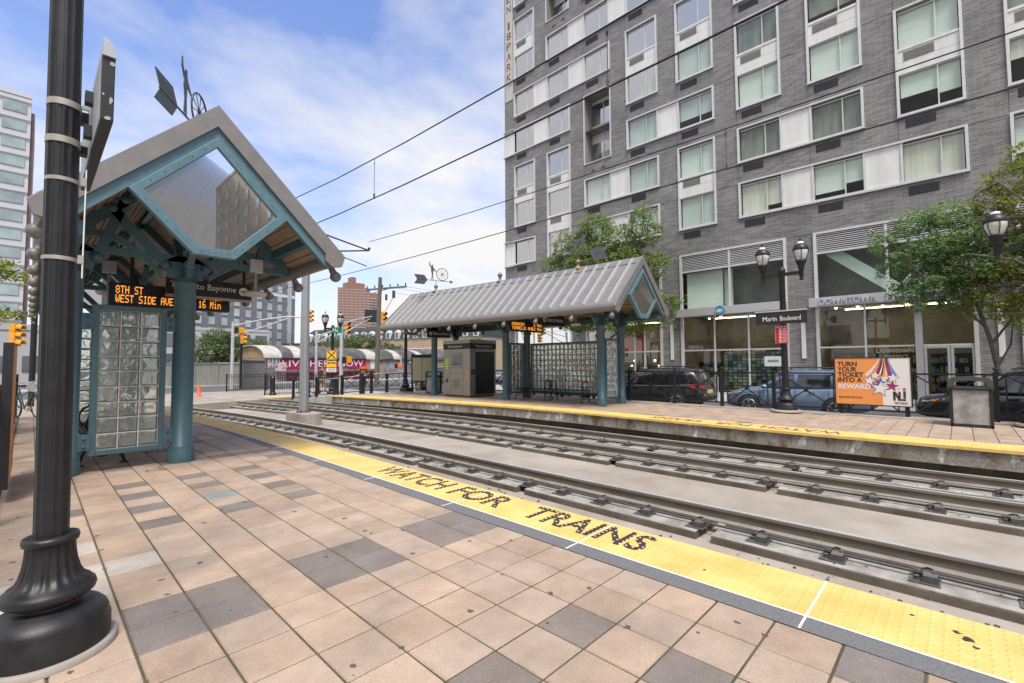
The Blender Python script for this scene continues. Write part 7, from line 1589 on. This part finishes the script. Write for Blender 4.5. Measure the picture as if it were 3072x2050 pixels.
# ================================================================== TREES
def tree(label, base, trunk, limbs, clumps, n, lm, size=.09, seed_=1, cat='tree', r0=.11, group=None, branch=True, flat=.6):
    rr = random.Random(seed_); t = thing('tree', label, cat, base, group)
    b = MB(); m = len(trunk); b.tube(trunk, [r0*(1-.55*k/(m-1)) for k in range(m)], 10)
    for L_ in limbs: b.tube(L_, [r0*.5*(1-.75*k/(len(L_)-1)) for k in range(len(L_))], 7)
    if branch:
        for (c, r, z) in [(Vector(q[0]), q[1], q[2]) for q in clumps]:
            src = min([Vector(p) for L_ in limbs+[trunk] for p in L_], key=lambda p: (p-c).length+.6*max(0, p.z-c.z))
            for k in range(5):
                d = Vector((rr.gauss(0, 1), rr.gauss(0, 1), rr.gauss(.2, .6))).normalized(); q = c+Vector((d.x*r*.75, d.y*r*.75, d.z*z*.75)); mid = src.lerp(q, .5)+Vector((rr.gauss(0, .08), rr.gauss(0, .08), .08)); b.tube([src, mid, q], [r0*.16, r0*.10, r0*.035], 5)
    put('trunk', b, bark, t)
    tot = sum(q[1]**2*q[2] for q in clumps); b = MB(); vs, fs = b.v, b.f
    for (c, r, z) in clumps:
        c = Vector(c); k_ = int(n*(r*r*z)/tot)
        tw = []
        for k in range(max(6, k_//14)):
            while True:
                d = Vector((rr.uniform(-1, 1), rr.uniform(-1, 1), rr.uniform(-1, 1)))
                if .15 < d.length < 1: break
            d = d.normalized()*(d.length**.45); tw.append(c+Vector((d.x*r, d.y*r, d.z*z)))
        for p in tw:
            ax = Vector((rr.gauss(0, 1), rr.gauss(0, 1), rr.gauss(-.15, .45))).normalized(); ln = size*rr.uniform(2.5, 5.0)
            for k in range(14):
                q = p+ax*(ln*(k/13-.3))+Vector((rr.gauss(0, size*.55), rr.gauss(0, size*.55), rr.gauss(0, size*.45)))
                a = Vector((rr.gauss(0, 1), rr.gauss(0, 1), rr.gauss(0, flat))).normalized(); e_ = a.orthogonal().normalized(); e_ = (e_+a.cross(e_)*rr.uniform(-1, 1)).normalized()
                s1, s2 = size*rr.uniform(.45, .8), size*rr.uniform(.18, .32); i0 = len(vs)
                vs += [tuple(q-a*s1), tuple(q+e_*s2), tuple(q+a*s1), tuple(q-e_*s2)]; fs.append([i0, i0+1, i0+2, i0+3]); b.sm.append(False)
    put('crown', b, lm, t); return t
lA = leafmat('elm leaves', (0.102, 0.166, 0.032), (0.192, 0.275, 0.067), (0.320, 0.397, 0.109)); lB = leafmat('locust leaves', (0.128, 0.224, 0.077), (0.237, 0.365, 0.141), (0.371, 0.499, 0.218)); lC = leafmat('yellowing leaves', (0.141, 0.198, 0.033), (0.262, 0.320, 0.059), (0.448, 0.435, 0.083)); lD = leafmat('distant leaves', (0.077, 0.115, 0.038), (0.141, 0.192, 0.064), (0.218, 0.256, 0.102))
# tree behind the long shelter
X = 22.6
def cl(y, z, r, zr, x=X): return ((x, y, z), r, zr)
tree('leafy street tree rising behind the long shelter roof, in front of the brick block', (X, 14.6, -.26), [(X, 14.6, -.26), (X+.05, 14.6, 1.5), (X-.05, 14.5, 3.0), (X, 14.6, 4.6)],
     [[(X, 14.5, 3.0), (X-.3, 15.6, 4.8), (X-.4, 16.8, 6.6), (X-.4, 17.8, 8.2)], [(X, 14.5, 3.2), (X+.2, 13.4, 5.4), (X+.1, 12.5, 7.4), (X, 11.9, 9.0)], [(X, 14.6, 4.6), (X-.1, 14.6, 7.2), (X-.1, 14.4, 9.4)], [(X, 14.4, 2.6), (X-.6, 12.6, 3.6), (X-.8, 10.9, 4.4)], [(X, 14.6, 3.6), (X, 17.0, 5.2), (X, 19.0, 6.6)]],
     [cl(14.9, 9.3, .95, .8), cl(13.4, 8.4, .9, .8), cl(12.0, 9.1, .62, .85), cl(11.4, 8.2, .55, .7), cl(16.0, 8.4, 1.0, .9), cl(17.4, 8.8, .55, .85), cl(18.0, 7.6, .8, .7), cl(19.3, 6.9, .75, .4), cl(20.3, 6.9, .4, .22), cl(15.0, 7.2, 1.5, 1.2), cl(13.0, 6.7, 1.3, 1.1), cl(17.0, 6.4, 1.1, .9), cl(11.3, 6.6, .8, .7), cl(12.2, 5.0, 1.1, .9), cl(15.0, 5.2, 1.5, 1.0), cl(11.0, 4.3, .8, .55), cl(10.2, 4.7, .45, .3), cl(13.0, 3.6, 1.1, .6), cl(16.0, 4.0, 1.3, .7), cl(10.9, 3.5, .5, .35)],
     44000, lA, .135, 3, r0=.13)
X = 22.3
tree('fine leaved pale green street tree in front of the right shop door', (X, -1.0, -.26), [(X, -1.0, -.26), (X, -.95, 1.0), (X, -.78, 2.2), (X, -.55, 3.2), (X, -.2, 4.4)],
     [[(X, -.7, 2.6), (X-.2, .1, 3.6), (X-.4, .9, 4.6), (X-.4, 1.6, 5.8)], [(X, -.2, 4.4), (X, .2, 5.4), (X, .5, 6.4)], [(X, -.8, 2.0), (X-.1, -1.5, 3.2), (X, -2.2, 4.6)], [(X, -.9, 1.2), (X+.1, -1.25, 2.0), (X+.1, -1.35, 2.9)]],
     [cl(1.75, 6.0, .62, .42), cl(.9, 6.6, .75, .42), cl(.1, 6.7, .8, .42), cl(1.7, 5.0, .5, .4), cl(1.0, 5.3, .85, .6), cl(.2, 5.5, .9, .6), cl(-.6, 5.8, .8, .6), cl(1.2, 4.1, .65, .45), cl(.5, 4.3, .8, .5), cl(-.4, 4.6, .9, .6), cl(.8, 3.55, .55, .32), cl(-.2, 3.6, .6, .35), cl(-1.4, 4.8, .8, .7), cl(-2.2, 5.2, .8, .8), cl(1.9, 5.5, .3, .2), cl(2.25, 6.4, .3, .2)],
     27000, lB, .095, 5, r0=.085, flat=.35)
X = 19.4
tree('yellow green street tree leaning in at the right edge above the black car', (X, -3.4, -.26), [(X, -3.4, -.26), (X, -3.2, 2.0), (X-.1, -2.9, 3.6), (X-.2, -2.6, 5.2), (X, -2.4, 7.0)],
     [[(X, -3.1, 2.6), (X-.3, -2.0, 3.6), (X-.4, -1.2, 4.3), (X-.4, -.3, 4.6)], [(X-.1, -2.9, 3.6), (X-.2, -1.9, 5.4), (X-.2, -1.0, 6.6)]],
     [cl(-1.6, 7.6, .8, .55), cl(-.95, 6.9, .6, .5), cl(-2.0, 6.6, .9, .6), cl(-1.2, 6.0, .75, .45), cl(-.55, 6.1, .4, .3), cl(-1.9, 5.4, .8, .5), cl(-.7, 4.6, .7, .42), cl(.0, 4.45, .5, .3), cl(-1.5, 4.4, .9, .5), cl(-.3, 3.9, .6, .32), cl(-1.0, 3.6, .8, .42), cl(-1.8, 3.3, .7, .4), cl(-2.4, 4.6, .9, 1.2), cl(-1.4, 2.9, .5, .3), cl(-1.9, 2.5, .6, .35), cl(-.6, 3.1, .5, .25), cl(-1.9, 8.2, .6, .5)],
     17000, lC, .105, 8, r0=.12)
tree('small bushy tree behind the screened fence, left of the arched shed', (14.5, 58, -.3), [(14.5, 58, -.3), (14.5, 58, 2.2)], [], [((13.2, 58, 2.6), 2.2, 1.7), ((15.5, 58, 3.0), 2.0, 1.7), ((14.2, 58, 4.2), 1.6, 1.2), ((16.6, 58, 2.0), 1.4, 1.5)], 5000, lD, .32, 9)
tree('round green tree above the middle of the shed roof, before the terrace', (34.5, 68, -.3), [(34.5, 68, -.3), (34.5, 68, 3.0)], [], [((33.0, 68, 3.8), 2.6, 1.6), ((35.6, 67, 4.6), 2.6, 1.7), ((38, 66, 3.6), 2.4, 1.4), ((40.5, 65, 3.2), 2.0, 1.2)], 6000, lD, .36, 12)
tree('yellowish bush above the shed roof, left of the slim pale mast', (26.5, 66, -.3), [(26.5, 66, -.3), (26.5, 66, 2.6)], [], [((25.5, 66, 2.9), 1.8, 1.0), ((28.0, 65.5, 3.0), 1.8, 1.0)], 2500, lC, .3, 14)
tree('small dark tree on the far block side, over the arched shed end', (22, 76, -.3), [(22, 76, -.3), (22, 76, 3)], [], [((21.5, 76, 4.2), 2.4, 1.5), ((24, 76, 3.8), 1.8, 1.2)], 2500, lD, .36, 16)
tree('leafy branch tips hanging in at the far left edge, over the yellow signal', (-1.9, 14.2, -.1), [(-1.9, 14.2, -.1), (-1.85, 14.2, 2.5), (-1.6, 14.0, 3.6)], [[(-1.7, 14.1, 3.2), (-1.0, 13.9, 3.3), (-.35, 13.8, 3.35)], [(-1.8, 14.1, 2.6), (-1.1, 13.9, 2.55), (-.35, 13.7, 2.48)]],
     [((-.25, 13.8, 3.32), .24, .13), ((-.62, 13.8, 3.4), .36, .22), ((-.22, 13.7, 2.50), .22, .07), ((-.55, 13.8, 2.5), .32, .11), ((-1.4, 14.1, 3.6), .7, .5)], 4000, lC, .085, 17, r0=.06)
tree('slender yellow tree seen between kiosk and block wall under the long shelter', (30, 33.5, -.3), [(30, 33.5, -.3), (30, 33.5, 2.2)], [], [((30, 33.4, 2.6), .9, 1.3), ((30.6, 33, 1.6), .7, .9)], 1800, lC, .2, 19)
lp = thing('lamp_post', 'slim dark post with square box at the left, beyond the bicycle', 'post', (.05, 26.8, -.3)); b = MB(); b.cyl((.05, 26.8, -.3), (.05, 26.8, 4.6), .10, n=12); put('shaft', b, black, lp)
